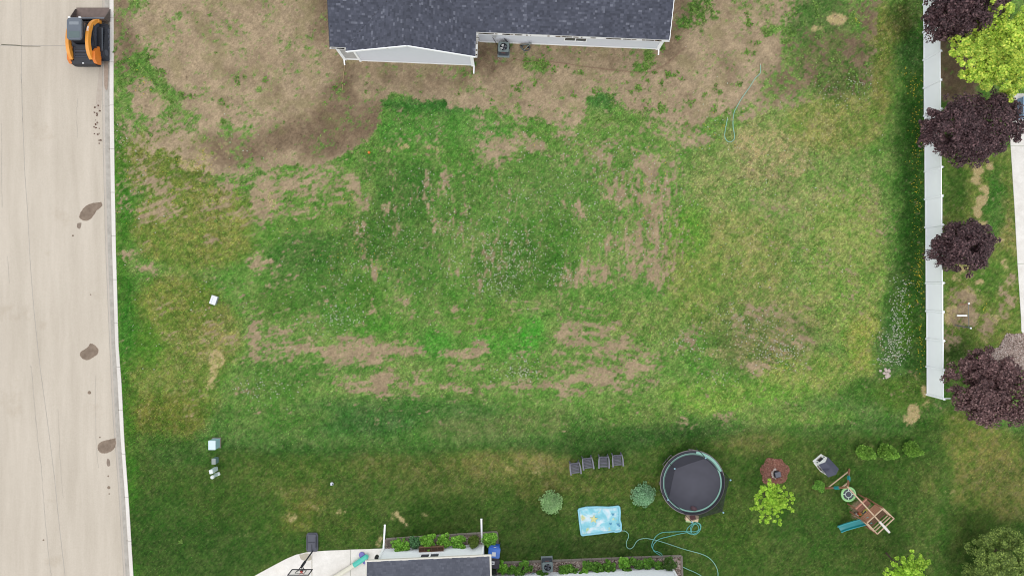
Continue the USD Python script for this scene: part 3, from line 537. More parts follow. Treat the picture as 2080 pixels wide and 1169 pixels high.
pad = thing('concrete_pad', 'white concrete pad along the right edge of the photo', None, (0, 0, 0.02), kind='structure')
slab(pad, [(2051, 190), (2050, 250), (2052, 297), (2400, 297), (2400, 190)], 0.03, M_DRIVE)
slab(pad, [(2052, 297), (2060, 420), (2066, 535), (2400, 535), (2400, 297)], 0.03, M_DRIVE)
slab(pad, [(2066, 535), (2073, 640), (2074, 672), (2082, 684), (2400, 684), (2400, 535)], 0.03, M_DRIVE)

# ------------------------------------------------------------------ planting beds: edging and gravel
BED1 = [(783, 1094.5), (1008.5, 1080), (1010, 1104), (783, 1114)]
BED2 = [(1008, 1142), (1383.5, 1128), (1386, 1200), (1300, 1200), (1008, 1200)]
GRAVEL3 = [(2045, 677), (2062, 678), (2076, 676), (2100, 680), (2100, 748), (2060, 752), (2018, 752), (1990, 722), (2000, 714), (2028, 705), (2036, 690)]
M_EDGE = concrete_mat('edging_concrete', C(150, 142, 132), streak=False)
def edging(pts, seg=0.62, w=0.13):
    out = []
    for (x0, y0), (x1, y1) in zip(pts[:-1], pts[1:]):
        a, b = P(x0, y0), P(x1, y1); L = np.linalg.norm(b - a); n = max(1, int(L / seg))
        for k in range(n):
            p, q = a + (b - a) * (k / n), a + (b - a) * ((k + 1) / n); d = (q - p) / np.linalg.norm(q - p)
            out.append(box(*((p + q) / 2 + [0, 0, 0.02])[:3], np.linalg.norm(q - p) - 0.014, w, 0.14, math.degrees(math.atan2(d[1], d[0])), 0.015))
    return out
ed1 = thing('bed_edging', 'grey concrete edging stones round the bed beside the garage', 'edging', P(896, 1088), group=None)
for m in edging([(784, 1093.5), (1009.5, 1079.3), (1011, 1107)]): part(ed1, 'edging_stone', m, M_EDGE)
ed2 = thing('bed_edging', 'grey concrete edging stones round the long bed beside the condenser', 'edging', P(1200, 1135))
for m in edging([(1018, 1141.5), (1384, 1127.3), (1386.5, 1200)]): part(ed2, 'edging_stone', m, M_EDGE)
def scatter_poly(pts, density, rg):
    pg = Polygon(XY(pts)).buffer(0); x0, y0, x1, y1 = pg.bounds; n = int((x1 - x0) * (y1 - y0) * density)
    q = np.c_[rg.uniform(x0, x1, n), rg.uniform(y0, y1, n)]; return q[contains_xy(pg, q[:, 0], q[:, 1])]
OCT = trimesh.creation.icosphere(0)
def stones(xy, rmin, rmax, z0, rg, flat=0.65):
    n = len(xy); bv, bf = OCT.vertices, OCT.faces; r = rg.uniform(rmin, rmax, n)
    sc = rg.uniform(0.7, 1.3, (n, 3)) * r[:, None]; sc[:, 2] *= flat
    a = rg.uniform(0, 6.28, n); v = bv[None] * (1 + rg.normal(0, 0.12, (n, len(bv), 1))) * sc[:, None]
    x = v[..., 0] * np.cos(a)[:, None] - v[..., 1] * np.sin(a)[:, None]; y = v[..., 0] * np.sin(a)[:, None] + v[..., 1] * np.cos(a)[:, None]
    v = np.stack([x + xy[:, 0:1], y + xy[:, 1:2], v[..., 2] + z0 + (r * 0.3)[:, None]], -1).reshape(-1, 3)
    f = (bf[None] + (np.arange(n) * len(bv))[:, None, None]).reshape(-1, 3)
    return trimesh.Trimesh(v, f, process=False)
M_GRAVEL = leafmat('pebbles', [(0, C(118, 100, 92)), (0.25, C(168, 146, 134)), (0.5, C(196, 176, 164)), (0.75, C(178, 158, 148)), (1, C(226, 214, 204))], 0.0, 0.8, 0.1)
rg = np.random.default_rng(31)
for k, (bed, dens, lab) in enumerate([(BED1, 430, 'pinkish river stones in the bed beside the garage'), (BED2, 330, 'pinkish river stones in the long bed beside the house'), (GRAVEL3, 560, 'pinkish grey gravel patch beside the purple tree')]):
    xy = scatter_poly(bed, dens, rg)
    single('gravel', stones(xy, 0.028, 0.062 if k < 2 else 0.05, 0.01, rg), M_GRAVEL, lab, 'gravel', kind='stuff')
M_BEDSOIL = mat('bed_soil', C(120, 104, 92), 0.95, 0.3, 8)
for bed, lab in [(BED1, 'soil under the stones beside the garage'), (BED2, 'soil under the stones beside the house'), (GRAVEL3, 'grit under the gravel patch')]:
    single('bed_base', prism(XY(bed), -0.05, 0.012), M_BEDSOIL, lab, kind='structure')

# ------------------------------------------------------------------ grass
HARD = [Polygon(XY(p)) for p in ([(-400, -400)] + [(x, y) for x, y in [(232, -400)]] and [KERB_OUT[0]] + KERB_OUT[1:] + [(-400, 1400), (-400, -300)], [(300, 1400), (300, 1300)] + DRIVE_EDGE + [(765, 1400)], BED1, BED2, GRAVEL3, [(2051, 190), (2050, 250), (2052, 297), (2060, 420), (2066, 535), (2073, 640), (2074, 672), (2082, 684), (2400, 684), (2400, 190)], [(680, -300), (700, 120), (733, 124), (960, 133), (961, 84), (1334, 98), (1345, -300)], [(765, 1400), (779, 1113), (984, 1104), (984, 1160), (1362, 1150), (1375, 1400)])]
HARD = [p.buffer(0.02) for p in HARD]
def blades(xy, length, width, height, rgb, rg, name, label, lean=0.8):
    n = len(xy); a = rg.uniform(0, 2 * np.pi, n); d = np.c_[np.cos(a), np.sin(a)]; sd = np.c_[-d[:, 1], d[:, 0]]
    L = length * rg.uniform(0.5, 1.3, n); w = width * rg.uniform(0.6, 1.4, n); h = height * rg.uniform(0.4, 1.3, n)
    b0 = xy + sd * (w / 2)[:, None]; b1 = xy - sd * (w / 2)[:, None]; tip = xy + d * (L * lean)[:, None]
    z = np.zeros(n) - 0.005
    v = np.stack([np.c_[b0, z], np.c_[b1, z], np.c_[tip, h]], 1).reshape(-1, 3)
    f = np.arange(3 * n).reshape(-1, 3)
    fn = np.cross(v[f[:, 1]] - v[f[:, 0]], v[f[:, 2]] - v[f[:, 0]]); fn /= np.linalg.norm(fn, axis=1, keepdims=True) + 1e-9
    fn *= np.sign(fn[:, 2:3] + 1e-9); nn = fn * 0.55 + [0, 0, 0.6]; nn /= np.linalg.norm(nn, axis=1, keepdims=True)
    m = usdkit.mesh(stage, '/World/' + name, (v, f), M_GRASS)
    m.CreateNormalsAttr(Vt.Vec3fArray.FromNumpy(np.repeat(nn, 3, 0).astype(np.float32))); m.SetNormalsInterpolation('vertex')
    vcol(m, np.repeat(np.clip(lin(rgb) / K, 0.004, 0.8), 3, 0))
    tag(m.GetPrim(), label, 'grass', kind='stuff')
M_GRASS = usdkit.material(stage, '/World/Looks/grass_blade', {
    'a': ('attribute', {'attribute': 'own_colour'}), 'p': ('principled_bsdf', {'roughness': 0.7, 'specular_ior_level': 0.12}), 't': ('translucent_bsdf', {}), 'x': ('mix_closure', {'fac': 0.2})},
    [('a.color', 'p.base_color'), ('a.color', 't.color'), ('p.BSDF', 'x.closure1'), ('t.BSDF', 'x.closure2')], surface='x.closure')
rg = np.random.default_rng(77)
XMIN, XMAX, YMIN, YMAX = -27.0, 35.0, -20.5, 20.5
def lawn_points(n):
    xy = np.c_[rg.uniform(XMIN, XMAX, n), rg.uniform(YMIN, YMAX, n)]
    ok = np.ones(n, bool)
    for p in HARD: ok &= ~contains_xy(p, xy[:, 0], xy[:, 1])
    return xy[ok]
xy = lawn_points(900000)
px, py = xy[:, 0] / S + 1040, 584.5 - xy[:, 1] / S
colr, br, stw, gcol = ground_look(px, py)
fence_px = 1878
mown = (py > np.interp(px, [240, 700, 1060, 1400, 1880, 1900, 2200], [905, 915, 902, 888, 864, 806, 806])) | (px > 1900)
keep = rg.random(len(xy)) > np.clip(br * 1.06, 0, 1) ** 0.8
jit = np.exp(rg.normal(0, 0.20, (len(xy), 1))) * (1 + rg.normal(0, 0.05, (len(xy), 3)))
GAIN = 1.06
base = np.clip(gcol * jit * GAIN, 0, 255)
tall = (sstep(px, 1812, 1856) * (px < 1900) * (py < 800))
sel = keep & ~mown & (tall < 0.5)
blades(xy[sel], 0.085, 0.030, 0.055, base[sel], rg, 'rough_grass', 'patchy unmown grass and weeds of the open lot')
sel = keep & mown
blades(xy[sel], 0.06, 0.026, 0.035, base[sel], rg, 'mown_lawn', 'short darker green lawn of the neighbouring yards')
sel = keep & ~mown & (tall >= 0.5)
blades(xy[sel], 0.14, 0.030, 0.11, base[sel], rg, 'tall_grass', 'long dark green grass strip along the white fence')

# clods of earth, weeds, dandelions
n = 26000
q = lawn_points(n); qp = q[:, 0] / S + 1040, 584.5 - q[:, 1] / S
cc, bb, _, _ = ground_look(*qp)
ok = (bb > 0.6) & (rg.random(len(q)) < 0.6); q, cc = q[ok], cc[ok]
cm = stones(q, 0.012, 0.045, -0.004, rg, 0.6)
m = usdkit.mesh(stage, '/World/soil_clods', cm, ground_mat); vcol(m, np.repeat(np.clip(lin(cc * rg.uniform(0.86, 1.14, (len(cc), 1))) / K, 0.004, 0.8), len(OCT.vertices), 0))
tag(m.GetPrim(), 'small clods of earth on the bare soil', 'soil', kind='stuff')

def rosettes(xy, size, rg, nleaf=13):
    V, F, k = [], [], 0
    for (x, y), s in zip(xy, size):
        for j in range(nleaf):
            a = rg.uniform(0, 6.28); L = s * rg.uniform(0.5, 1.1); w = L * rg.uniform(0.22, 0.36); up = rg.uniform(0.05, 0.6)
            ox, oy = rg.normal(0, s * 0.35, 2)
            d = np.array([math.cos(a), math.sin(a)]); sd = np.array([-d[1], d[0]])
            p0 = np.array([x + ox, y + oy]); mid = p0 + d * L * 0.55; tip = p0 + d * L; zm = L * up * 0.7 + 0.02
            V += [(*p0, 0.005), (*(mid + sd * w), zm), (*tip, zm * 0.7), (*(mid - sd * w), zm)]
            F += [(k, k + 3, k + 2), (k, k + 2, k + 1)]; k += 4
    return trimesh.Trimesh(np.array(V), np.array(F), process=False)
M_WEED = leafmat('weed_leaf', [(0, C(84, 116, 46)), (0.4, C(108, 146, 60)), (0.8, C(130, 166, 76)), (1, C(156, 184, 100))], 0.25, 0.55, 0.2, gain=1.15)
W = []
for x, y, k, sp in [(300, 115, 6, 12), (325, 150, 8, 12), (335, 185, 6, 12), (350, 210, 6, 10), (270, 140, 6, 14), (255, 170, 6, 10), (390, 200, 4, 8), (245, 130, 5, 6), (345, 235, 5, 10), (365, 190, 4, 8), (455, 250, 5, 6), (448, 205, 3, 6), (1066, 121, 4, 4), (1095, 122, 7, 10), (1110, 135, 5, 8), (1125, 141, 3, 4), (1155, 135, 2, 4), (1320, 115, 7, 7), (1312, 140, 6, 6), (1330, 145, 3, 5), (1345, 95, 5, 5), (1350, 100, 3, 4), (1322, 128, 3, 8), (1290, 132, 3, 6), (1050, 175, 5, 8), (1085, 170, 2, 4), (1210, 182, 4, 6), (1282, 185, 3, 4), (1300, 178, 3, 6), (1318, 165, 3, 6), (1360, 150, 4, 6), (1375, 152, 4, 6), (1385, 165, 2, 3), (1340, 165, 2, 3), (1400, 20, 8, 14), (1390, 50, 5, 8), (1375, 80, 3, 5), (1440, 20, 8, 14), (1420, 45, 4, 8), (1516, 35, 4, 6), (1520, 50, 4, 6), (1517, 107, 3, 3), (1533, 107, 3, 3), (1530, 85, 3, 5), (1560, 65, 7, 12), (1610, 65, 6, 9), (1636, 50, 2, 2), (1600, 90, 3, 6), (1725, 32, 6, 8), (1735, 45, 5, 7), (1660, 75, 2, 2), (1630, 115, 2, 2), (1500, 172, 4, 4), (1462, 190, 3, 4), (1450, 225, 4, 8), (1475, 225, 3, 5), (1340, 220, 6, 8), (1305, 235, 6, 8), (1395, 250, 4, 4), (1400, 210, 4, 8), (1345, 215, 4, 8), (1670, 165, 6, 10), (1730, 165, 10, 16), (1755, 185, 8, 16), (1700, 120, 5, 12), (1610, 30, 6, 20), (1660, 20, 5, 14), (1760, 130, 6, 10), (690, 175, 4, 10), (665, 210, 2, 4), (1000, 200, 2, 4), (930, 192, 1, 1), (742, 186, 1, 3), (1160, 190, 2, 5), (1455, 175, 3, 8), (1432, 190, 3, 8), (480, 160, 1, 2), (540, 160, 1, 2), (455, 210, 2, 3), (1180, 95 + 60, 2, 4), (1240, 210, 6, 14), (1228, 240, 6, 12), (370, 1096, 3, 4), (2003, 735, 3, 6), (1825, -2, 4, 5), (1835, -3, 3, 4), (235, 100, 0, 1)]:
    for _ in range(max(1, int(k * 0.8))): W.append((x + rg.normal(0, sp * 0.6), y + rg.normal(0, sp * 0.6)))
q = lawn_points(5200); qpx, qpy = q[:, 0] / S + 1040, 584.5 - q[:, 1] / S
cc, bb, _, _ = ground_look(qpx, qpy)
pr = np.where((bb > 0.15) & (bb < 0.95), 0.24, 0.03) * (qpy < 850) * (qpx < 1880) * np.where((qpy < 330), 1.0, 0.45)
q = q[rg.random(len(q)) < pr]
wxy = np.vstack([np.array([P(x, y)[:2] for x, y in W]), q])
wxy = wxy[[not any(p.contains(Point(a)) for p in HARD) for a in wxy]]
single('weeds', rosettes(wxy, np.r_[rg.uniform(0.09, 0.22, len(W)), rg.uniform(0.06, 0.14, max(0, len(wxy) - len(W)))][:len(wxy)], rg), M_WEED, 'bright broad-leaved weeds sprouting in the bare soil', 'weeds', kind='stuff')

def heads(spec, rmin, rmax, zh, rg):
    pts = []
    for x, y, rx, ry, k in spec:
        pts += [(x + rg.normal(0, rx * 0.55), y + rg.normal(0, ry * 0.55)) for _ in range(k)]
    pts = np.array([P(a, b)[:2] for a, b in pts]); ok = np.array([not any(p.contains(Point(a)) for p in HARD) for a in pts]); pts = pts[ok]
    n = len(pts); r = rg.uniform(rmin, rmax, n); bv, bf = OCT.vertices, OCT.faces; z = zh * rg.uniform(0.6, 1.3, n)
    v = (bv[None] * r[:, None, None] * [1, 1, 0.7] + np.c_[pts, z][:, None]).reshape(-1, 3)
    f = (bf[None] + (np.arange(n) * len(bv))[:, None, None]).reshape(-1, 3)
    sv = np.stack([np.c_[pts + [0.006, 0], np.zeros(n)], np.c_[pts - [0.006, 0], np.zeros(n)], np.c_[pts, z]], 1).reshape(-1, 3)
    return trimesh.Trimesh(np.vstack([v, sv]), np.vstack([f, np.arange(3 * n).reshape(-1, 3) + len(v)]), process=False)
SEED = [(1000, 480, 260, 110, 260), (900, 560, 250, 100, 160), (1250, 430, 160, 100, 80), (1030, 530, 90, 50, 260), (1060, 490, 110, 60, 130), (1010, 580, 50, 26, 90), (1130, 560, 40, 20, 40), (760, 470, 90, 40, 60), (720, 570, 50, 60, 70), (690, 650, 60, 20, 60), (700, 640, 40, 30, 40), (860, 380, 90, 60, 60), (1130, 380, 140, 80, 90), (1220, 310, 110, 40, 40), (1250, 360, 100, 60, 50), (1330, 470, 90, 80, 40), (520, 790, 50, 30, 60), (570, 790, 50, 16, 24), (640, 660, 60, 40, 30), (650, 560, 80, 60, 40), (1060, 750, 60, 24, 70), (1060, 760, 30, 12, 40), (1400, 700, 60, 30, 50), (1540, 690, 75, 45, 110), (1590, 720, 55, 30, 100), (1500, 650, 60, 30, 60), (1450, 770, 40, 16, 24), (1825, 640, 20, 50, 160), (1815, 700, 26, 34, 230), (1800, 730, 30, 10, 50), (1830, 590, 18, 20, 50), (1700, 190, 70, 30, 50), (1740, 165, 20, 20, 20), (280, 420, 60, 130, 26), (300, 680, 40, 60, 14), (420, 600, 60, 40, 24), (1550, 350, 160, 100, 60), (1500, 560, 160, 80, 60), (260, 300, 26, 50, 16), (930, 260, 160, 50, 20), (1450, 240, 60, 60, 20), (900, 480, 100, 60, 60), (800, 500, 60, 50, 50), (1180, 440, 60, 60, 40), (1600, 500, 150, 120, 30), (480, 300, 130, 80, 16)]
M_SEED = mat('seed_head_white', C(196, 200, 178), 0.9, 0.1)
single('seed_heads', heads(SEED, 0.018, 0.045, 0.11, rg), M_SEED, 'white dandelion seed heads scattered over the lot', 'dandelions', kind='stuff')
YEL = [(1862, 420, 12, 130, 80), (1865, 560, 10, 60, 80), (1868, 690, 10, 60, 50), (1862, 260, 10, 60, 50), (1858, 175, 16, 24, 36), (1830, 150, 14, 14, 10), (1855, 330, 14, 90, 30), (1845, 600, 14, 50, 20), (320, 420, 70, 90, 40), (420, 360, 70, 60, 26), (560, 300, 8, 8, 1), (290, 160, 30, 40, 12), (1460, 260, 50, 40, 24), (1330, 330, 140, 80, 30), (700, 500, 90, 120, 26), (1560, 700, 70, 50, 40), (1900, 590, 3, 3, 0), (1998, 622, 6, 8, 8), (1380, 460, 90, 90, 20), (780, 550, 60, 60, 20), (1740, 40, 8, 10, 6)]
M_YEL = mat('dandelion_yellow', C(214, 190, 50), 0.8, 0.1)
single('dandelion_flowers', heads(YEL, 0.016, 0.036, 0.12, rg), M_YEL, 'yellow dandelion flowers, thickest along the white fence', 'dandelions', kind='stuff')
# ------------------------------------------------------------------ the grey-roofed house along the top
def rotz_pts(m, deg, about):
    m.apply_transform(trimesh.transformations.rotation_matrix(math.radians(deg), (0, 0, 1), about)); return m
def shingle_mat(name, ramp):
    m = leafmat(name, ramp, 0.0, 0.92, 0.10, 0.6); return m
M_SHING = shingle_mat('blue_grey_shingles', [(0, C(68, 71, 82)), (0.3, C(78, 81, 93)), (0.75, C(85, 88, 101)), (0.92, C(93, 96, 109)), (1, C(118, 121, 133))])
M_SHING2 = shingle_mat('dark_grey_shingles', [(0, C(88, 91, 102)), (0.5, C(94, 97, 108)), (1, C(102, 105, 116))])
M_WHITE = mat('white_trim', (0.84, 0.85, 0.85), 0.45, 0.02)
M_SIDING = mat('pale_grey_siding', (0.585, 0.60, 0.64), 0.55, 0.02)
M_SIDING_W = mat('white_siding', (0.84, 0.86, 0.88), 0.5, 0.015)
M_DECK = mat('roof_deck', C(70, 70, 76), 0.9, 0.1)
M_GLASS = usdkit.material(stage, '/World/Looks/window_glass', {'p': ('principled_bsdf', {'base_color': (0.03, 0.035, 0.04), 'roughness': 0.06, 'specular_ior_level': 0.6})}, [], surface='p.BSDF')

def shingles(origin, u, v, L, Wd, rg, keep=None, step=0.125, tmin=0.11, tmax=0.24, th=0.010):
    """Courses of tabs on a roof plane: origin at the eave, u along the eave, v up the slope."""
    u, v = np.array(u, float), np.array(v, float); u /= np.linalg.norm(u); v /= np.linalg.norm(v); n = np.cross(u, v)
    if n[2] < 0: n = -n
    V, F, k = [], [], 0
    for c in range(int(Wd / step) + 1):
        s0 = c * step; s1 = min(s0 + step * 1.12, Wd); x = -rg.uniform(0, tmax)
        while x < L:
            w = rg.uniform(tmin, tmax); a, b = max(0, x), min(L, x + w - 0.004); x += w
            if b - a < 0.02: continue
            mid = origin + u * (a + b) / 2 + v * (s0 + s1) / 2
            if keep is not None and not keep(mid): continue
            h = th * rg.uniform(0.6, 1.5); q0, q1 = s0 - rg.uniform(0, 0.008), s1
            p = [origin + u * a + v * q0 + n * h, origin + u * b + v * q0 + n * h, origin + u * b + v * q1 + n * 0.002, origin + u * a + v * q1 + n * 0.002,
                 origin + u * a + v * q0 - n * 0.004, origin + u * b + v * q0 - n * 0.004]
            V += p; F += [(k, k + 1, k + 2), (k, k + 2, k + 3), (k + 4, k + 5, k + 1), (k + 4, k + 1, k), (k + 4, k, k + 3), (k + 5, k + 2, k + 1)]; k += 6
    return trimesh.Trimesh(np.array(V), np.array(F), process=False)
def quadmesh(pts):
    return trimesh.Trimesh(np.array(pts, float), [(0, 1, 2), (0, 2, 3)], process=False)
def lap_wall(a, b, z0, ztop, course=0.13):
    """Lap siding from a to b (plan points), the wall's outside on the right of a->b; ztop(t) gives the height along it."""
    a, b = np.array(a, float), np.array(b, float); d = (b - a) / np.linalg.norm(b - a); out = np.array([d[1], -d[0]])
    V, F, k = [], [], 0; zt = max(ztop(t) for t in np.linspace(0, 1, 41))
    z = z0
    while z < zt - 1e-6:
        z1 = min(z + course, zt); ts = [t for t in np.linspace(0, 1, 161) if ztop(t) >= z1 - 1e-3]
        if ts:
            t0, t1 = ts[0], ts[-1]; p, q = a + (b - a) * t0, a + (b - a) * t1
            for (P0, za, oa, zb, ob) in [(0, z, 0.014, z1, 0.003), (0, z, 0.0, z, 0.014)]:
                V += [(*(p + out * oa), za), (*(q + out * oa), za), (*(q + out * ob), zb), (*(p + out * ob), zb)]; F += [(k, k + 1, k + 2), (k, k + 2, k + 3)]; k += 4
        z = z1
    return trimesh.Trimesh(np.array(V), np.array(F), process=False)

rs = np.random.default_rng(8)
HA = -2.35; HO = np.array([-2.57, 14.51, 0.0])            # the house's angle and its turning point (gable wall's right foot)
def HL(x, y, z=0.0):                                        # house coordinates -> world
    c, s = math.cos(math.radians(HA)), math.sin(math.radians(HA)); return np.array([HO[0] + x * c - y * s, HO[1] + x * s + y * c, z])
def HR(m): # a mesh in house coordinates -> world
    m = m.copy(); m.apply_transform(trimesh.transformations.rotation_matrix(math.radians(HA), (0, 0, 1))); m.apply_translation(HO); return m
house = thing('grey_roofed_house', 'pale grey house with blue-grey shingle roof and white gutters at the top of the lot', 'house', HO)
PITCH = 0.375; EZ = 2.66
# in house coordinates: gable wall y=0, x from -7.32 to 0; right wing wall y=1.55, x from 0 to 12.0; left strip wall y=0.06, x from -8.28 to -7.32
XG0, XG1 = -7.30, 0.0; XM = (XG0 + XG1) / 2; GO = 0.30; GX0, GX1 = XG0 - 0.32, XG1 + 0.32
RZ = EZ + PITCH * (XM - GX0)
def zg(x): return RZ - PITCH * abs(x - XM)
YE = 1.22; XR = 12.20; XL = -8.62; YR = 5.6; YEL = -0.06
def zmain(y): return EZ + PITCH * (y - YE)
def zleft(y): return EZ + PITCH * (y - YEL)
def z_on(p):
    q = np.array([[math.cos(math.radians(HA)), math.sin(math.radians(HA))], [-math.sin(math.radians(HA)), math.cos(math.radians(HA))]]) @ (p[:2] - HO[:2]); return q
def keep_main(p):
    x, y = z_on(p); return x > GX1 - 0.1 or (zmain(y) > zg(x) - 0.01 if GX0 < x < GX1 else zmain(y) > zleft(y) - 0.0)
def keep_gable(p):
    x, y = z_on(p)
    if y < YEL or x > XM: return (zg(x) >= zmain(y) - 0.03) or y < YE or y > YR
    return zg(x) >= zleft(y) - 0.02
def keep_left(p):
    x, y = z_on(p); return x < GX0 or zleft(y) >= zg(x) - 0.01
dirW = lambda x, y, z: HL(x, y, z) - HL(0, 0, 0)
cp = 1 / math.sqrt(1 + PITCH ** 2)
deck = []
deck.append(quadmesh([HL(GX1 - 2.5, YE, EZ - 0.02 + 0), HL(XR, YE, EZ - 0.02), HL(XR, YR, zmain(YR) - 0.02), HL(GX1 - 2.5, YR, zmain(YR) - 0.02)]))
deck.append(quadmesh([HL(XM, -GO, RZ - 0.02), HL(GX1, -GO, EZ - 0.02), HL(GX1, YR, EZ - 0.02), HL(XM, YR, RZ - 0.02)]))
deck.append(quadmesh([HL(GX0, -GO, EZ - 0.02), HL(XM, -GO, RZ - 0.02), HL(XM, YR + 1, RZ - 0.02), HL(GX0, YR + 1, EZ - 0.02)]))
deck.append(quadmesh([HL(XL, YEL, EZ - 0.02), HL(GX0 + 2.6, YEL, EZ - 0.02), HL(GX0 + 2.6, 4.3, zleft(4.3) - 0.02), HL(XL, 4.3, zleft(4.3) - 0.02)]))
deck.append(quadmesh([HL(XL, 4.3, zleft(4.3) - 0.02), HL(GX0 + 2.6, 4.3, zleft(4.3) - 0.02), HL(GX0 + 2.6, 8.7, EZ - 0.02), HL(XL, 8.7, EZ - 0.02)]))
deck.append(quadmesh([HL(GX1 - 2.5, YR, zmain(YR) - 0.02), HL(XR, YR, zmain(YR) - 0.02), HL(XR, 2 * YR - YE, EZ - 0.02), HL(GX1 - 2.5, 2 * YR - YE, EZ - 0.02)]))
roof = part(house, 'roof', deck, M_DECK)
sh = [shingles(HL(GX1 - 2.5, YE, EZ), dirW(1, 0, 0), dirW(0, cp, cp * PITCH), XR - GX1 + 2.5, (YR - YE) / cp, rs, keep_main),
      shingles(HL(GX1, -GO, EZ), dirW(0, 1, 0), dirW(-cp, 0, cp * PITCH), YR + GO, (GX1 - XM) / cp, rs, keep_gable),
      shingles(HL(GX0, -GO, EZ), dirW(0, 1, 0), dirW(cp, 0, cp * PITCH), YR + 1 + GO, (XM - GX0) / cp, rs, keep_gable),
      shingles(HL(XL, YEL, EZ), dirW(1, 0, 0), dirW(0, cp, cp * PITCH), GX0 + 2.6 - XL, (4.3 - YEL) / cp, rs, keep_left)]
part(roof, 'shingle', sh, M_SHING, kind='stuff')
# ridge caps
rc = []
for k in range(int((YR + GO) / 0.2)):
    y = -GO + 0.2 * k
    rc.append(trimesh.Trimesh([HL(XM - 0.13, y, RZ - 0.034), HL(XM, y, RZ + 0.018), HL(XM + 0.13, y, RZ - 0.034), HL(XM - 0.13, y + 0.21, RZ - 0.042), HL(XM, y + 0.21, RZ + 0.008), HL(XM + 0.13, y + 0.21, RZ - 0.042)], [(0, 1, 4), (0, 4, 3), (1, 2, 5), (1, 5, 4)], process=False))
part(roof, 'ridge_cap', rc, M_SHING)
# walls
part(house, 'wall', lap_wall(HL(XG0, 0)[:2], HL(XG1, 0)[:2], 0.0, lambda t: zg(XG0 + (XG1 - XG0) * t) - 0.05), M_SIDING)
part(house, 'wall', lap_wall(HL(0, 1.55)[:2], HL(11.95, 1.55)[:2], 0.0, lambda t: EZ + 0.05), M_SIDING)
part(house, 'wall', lap_wall(HL(-8.28, 0.05)[:2], HL(XG0, 0.05)[:2], 0.25, lambda t: EZ), mat('grey_render', C(196, 194, 190), 0.85, 0.16, 5), label='short mottled grey wall at the left end')
side = []
for x0, y0, x1, y1 in [(0, 0, 0, 1.55), (11.95, 1.55, 11.95, 9.6), (-8.28, 9.6, -8.28, 0.05), (11.95, 9.6, -8.28, 9.6)]:
    side.append(lap_wall(HL(x0, y0)[:2], HL(x1, y1)[:2], 0.0, lambda t: EZ))
part(house, 'side_wall', side, M_SIDING)
part(house, 'foundation', [HR(box(-3.65, 0.012, 0.07, 7.28, 0.05, 0.20)), HR(box(5.98, 1.56, 0.07, 11.9, 0.05, 0.20)), HR(box(-7.8, 0.06, 0.12, 0.92, 0.06, 0.3))], M_WHITE)
for x, y in [(XG0 - 0.01, -0.02), (XG1 + 0.0, -0.02), (11.96, 1.53), (-8.29, 0.03)]:
    part(house, 'corner_board', HR(box(x, y, 1.28, 0.13, 0.10, 2.56)), M_WHITE)
# white bargeboards, gutters, downspouts
for s in (-1, 1):
    xe = GX0 if s < 0 else GX1
    part(house, 'bargeboard', bar(HL(XM, -GO - 0.015, RZ - 0.075), HL(xe, -GO - 0.015, EZ - 0.075), 0.04, 0.17), M_WHITE)
part(house, 'rake_board', bar(HL(XR + 0.015, YE, EZ - 0.07), HL(XR + 0.015, YR, zmain(YR) - 0.07), 0.035, 0.15), M_WHITE)
part(house, 'rake_board', bar(HL(XL - 0.015, YEL, EZ - 0.07), HL(XL - 0.015, 4.3, zleft(4.3) - 0.07), 0.035, 0.15), M_DECK)
M_GUT = mat('gutter_guard', C(226, 226, 222), 0.6, 0.05, 3)
M_LEAF = mat('gutter_litter', C(110, 96, 78), 0.9, 0.3, 20)
def gutter(a, b, nspots):
    a, b = np.array(a), np.array(b); d = (b - a) / np.linalg.norm(b - a); L = np.linalg.norm(b - a); o = np.array([d[1], -d[0], 0])
    prof = [(0.0, 0.0), (0.0, -0.11), (0.10, -0.11), (0.13, 0.0), (0.118, 0.0), (0.10, -0.04), (0.02, -0.04), (0.012, 0.0)]
    V = []; 
    for p in (a, b): V += [p + o * x + [0, 0, z] for x, z in prof]
    n = len(prof); F = []
    for k in range(n):
        l = (k + 1) % n; F += [(k, l, n + l), (k, n + l, n + k)]
    F += [(0, k + 1, k) for k in range(1, n - 1)] + [(n, n + k, n + k + 1) for k in range(1, n - 1)]
    g = part(house, 'gutter', trimesh.Trimesh(np.array(V), F, process=False), M_GUT)
    lit = []
    for _ in range(nspots):
        t = rs.uniform(0.1, L - 0.1); p = a + d * t + o * 0.065 + [0, 0, -0.03]
        lit.append(box(*p, rs.uniform(0.04, 0.35), rs.uniform(0.03, 0.06), 0.012, HA))
    part(g, 'leaf_litter', lit, M_LEAF, kind='stuff')
gutter(HL(GX1 + 0.1, YE - 0.005, EZ - 0.01), HL(XR + 0.02, YE - 0.005, EZ - 0.01), 60)
gutter(HL(XL - 0.02, YEL - 0.005, EZ - 0.01), HL(GX0 - 0.02, YEL - 0.005, EZ - 0.01), 8)
gutter(HL(GX1 + 0.005, -GO - 0.05, EZ - 0.01), HL(GX1 + 0.005, YE + 0.04, EZ - 0.01), 14)
part(house, 'soffit', HR(box(6.2, (YE + 1.55) / 2, EZ - 0.13, 11.9, 0.31, 0.02)), M_WHITE)
def downspout(pts):
    part(house, 'downspout', [bar(np.array(p), np.array(q), 0.075, 0.075) for p, q in zip(pts[:-1], pts[1:])], M_WHITE)
downspout([HL(-8.42, -0.12, EZ - 0.1), HL(-8.36, 0.0, EZ - 0.45), HL(-8.36, 0.0, 0.15), HL(-8.33, -0.35, 0.06)])
downspout([HL(0.12, -0.12, EZ - 0.1), HL(0.1, -0.05, 0.12), HL(0.1, -0.55, 0.06)])
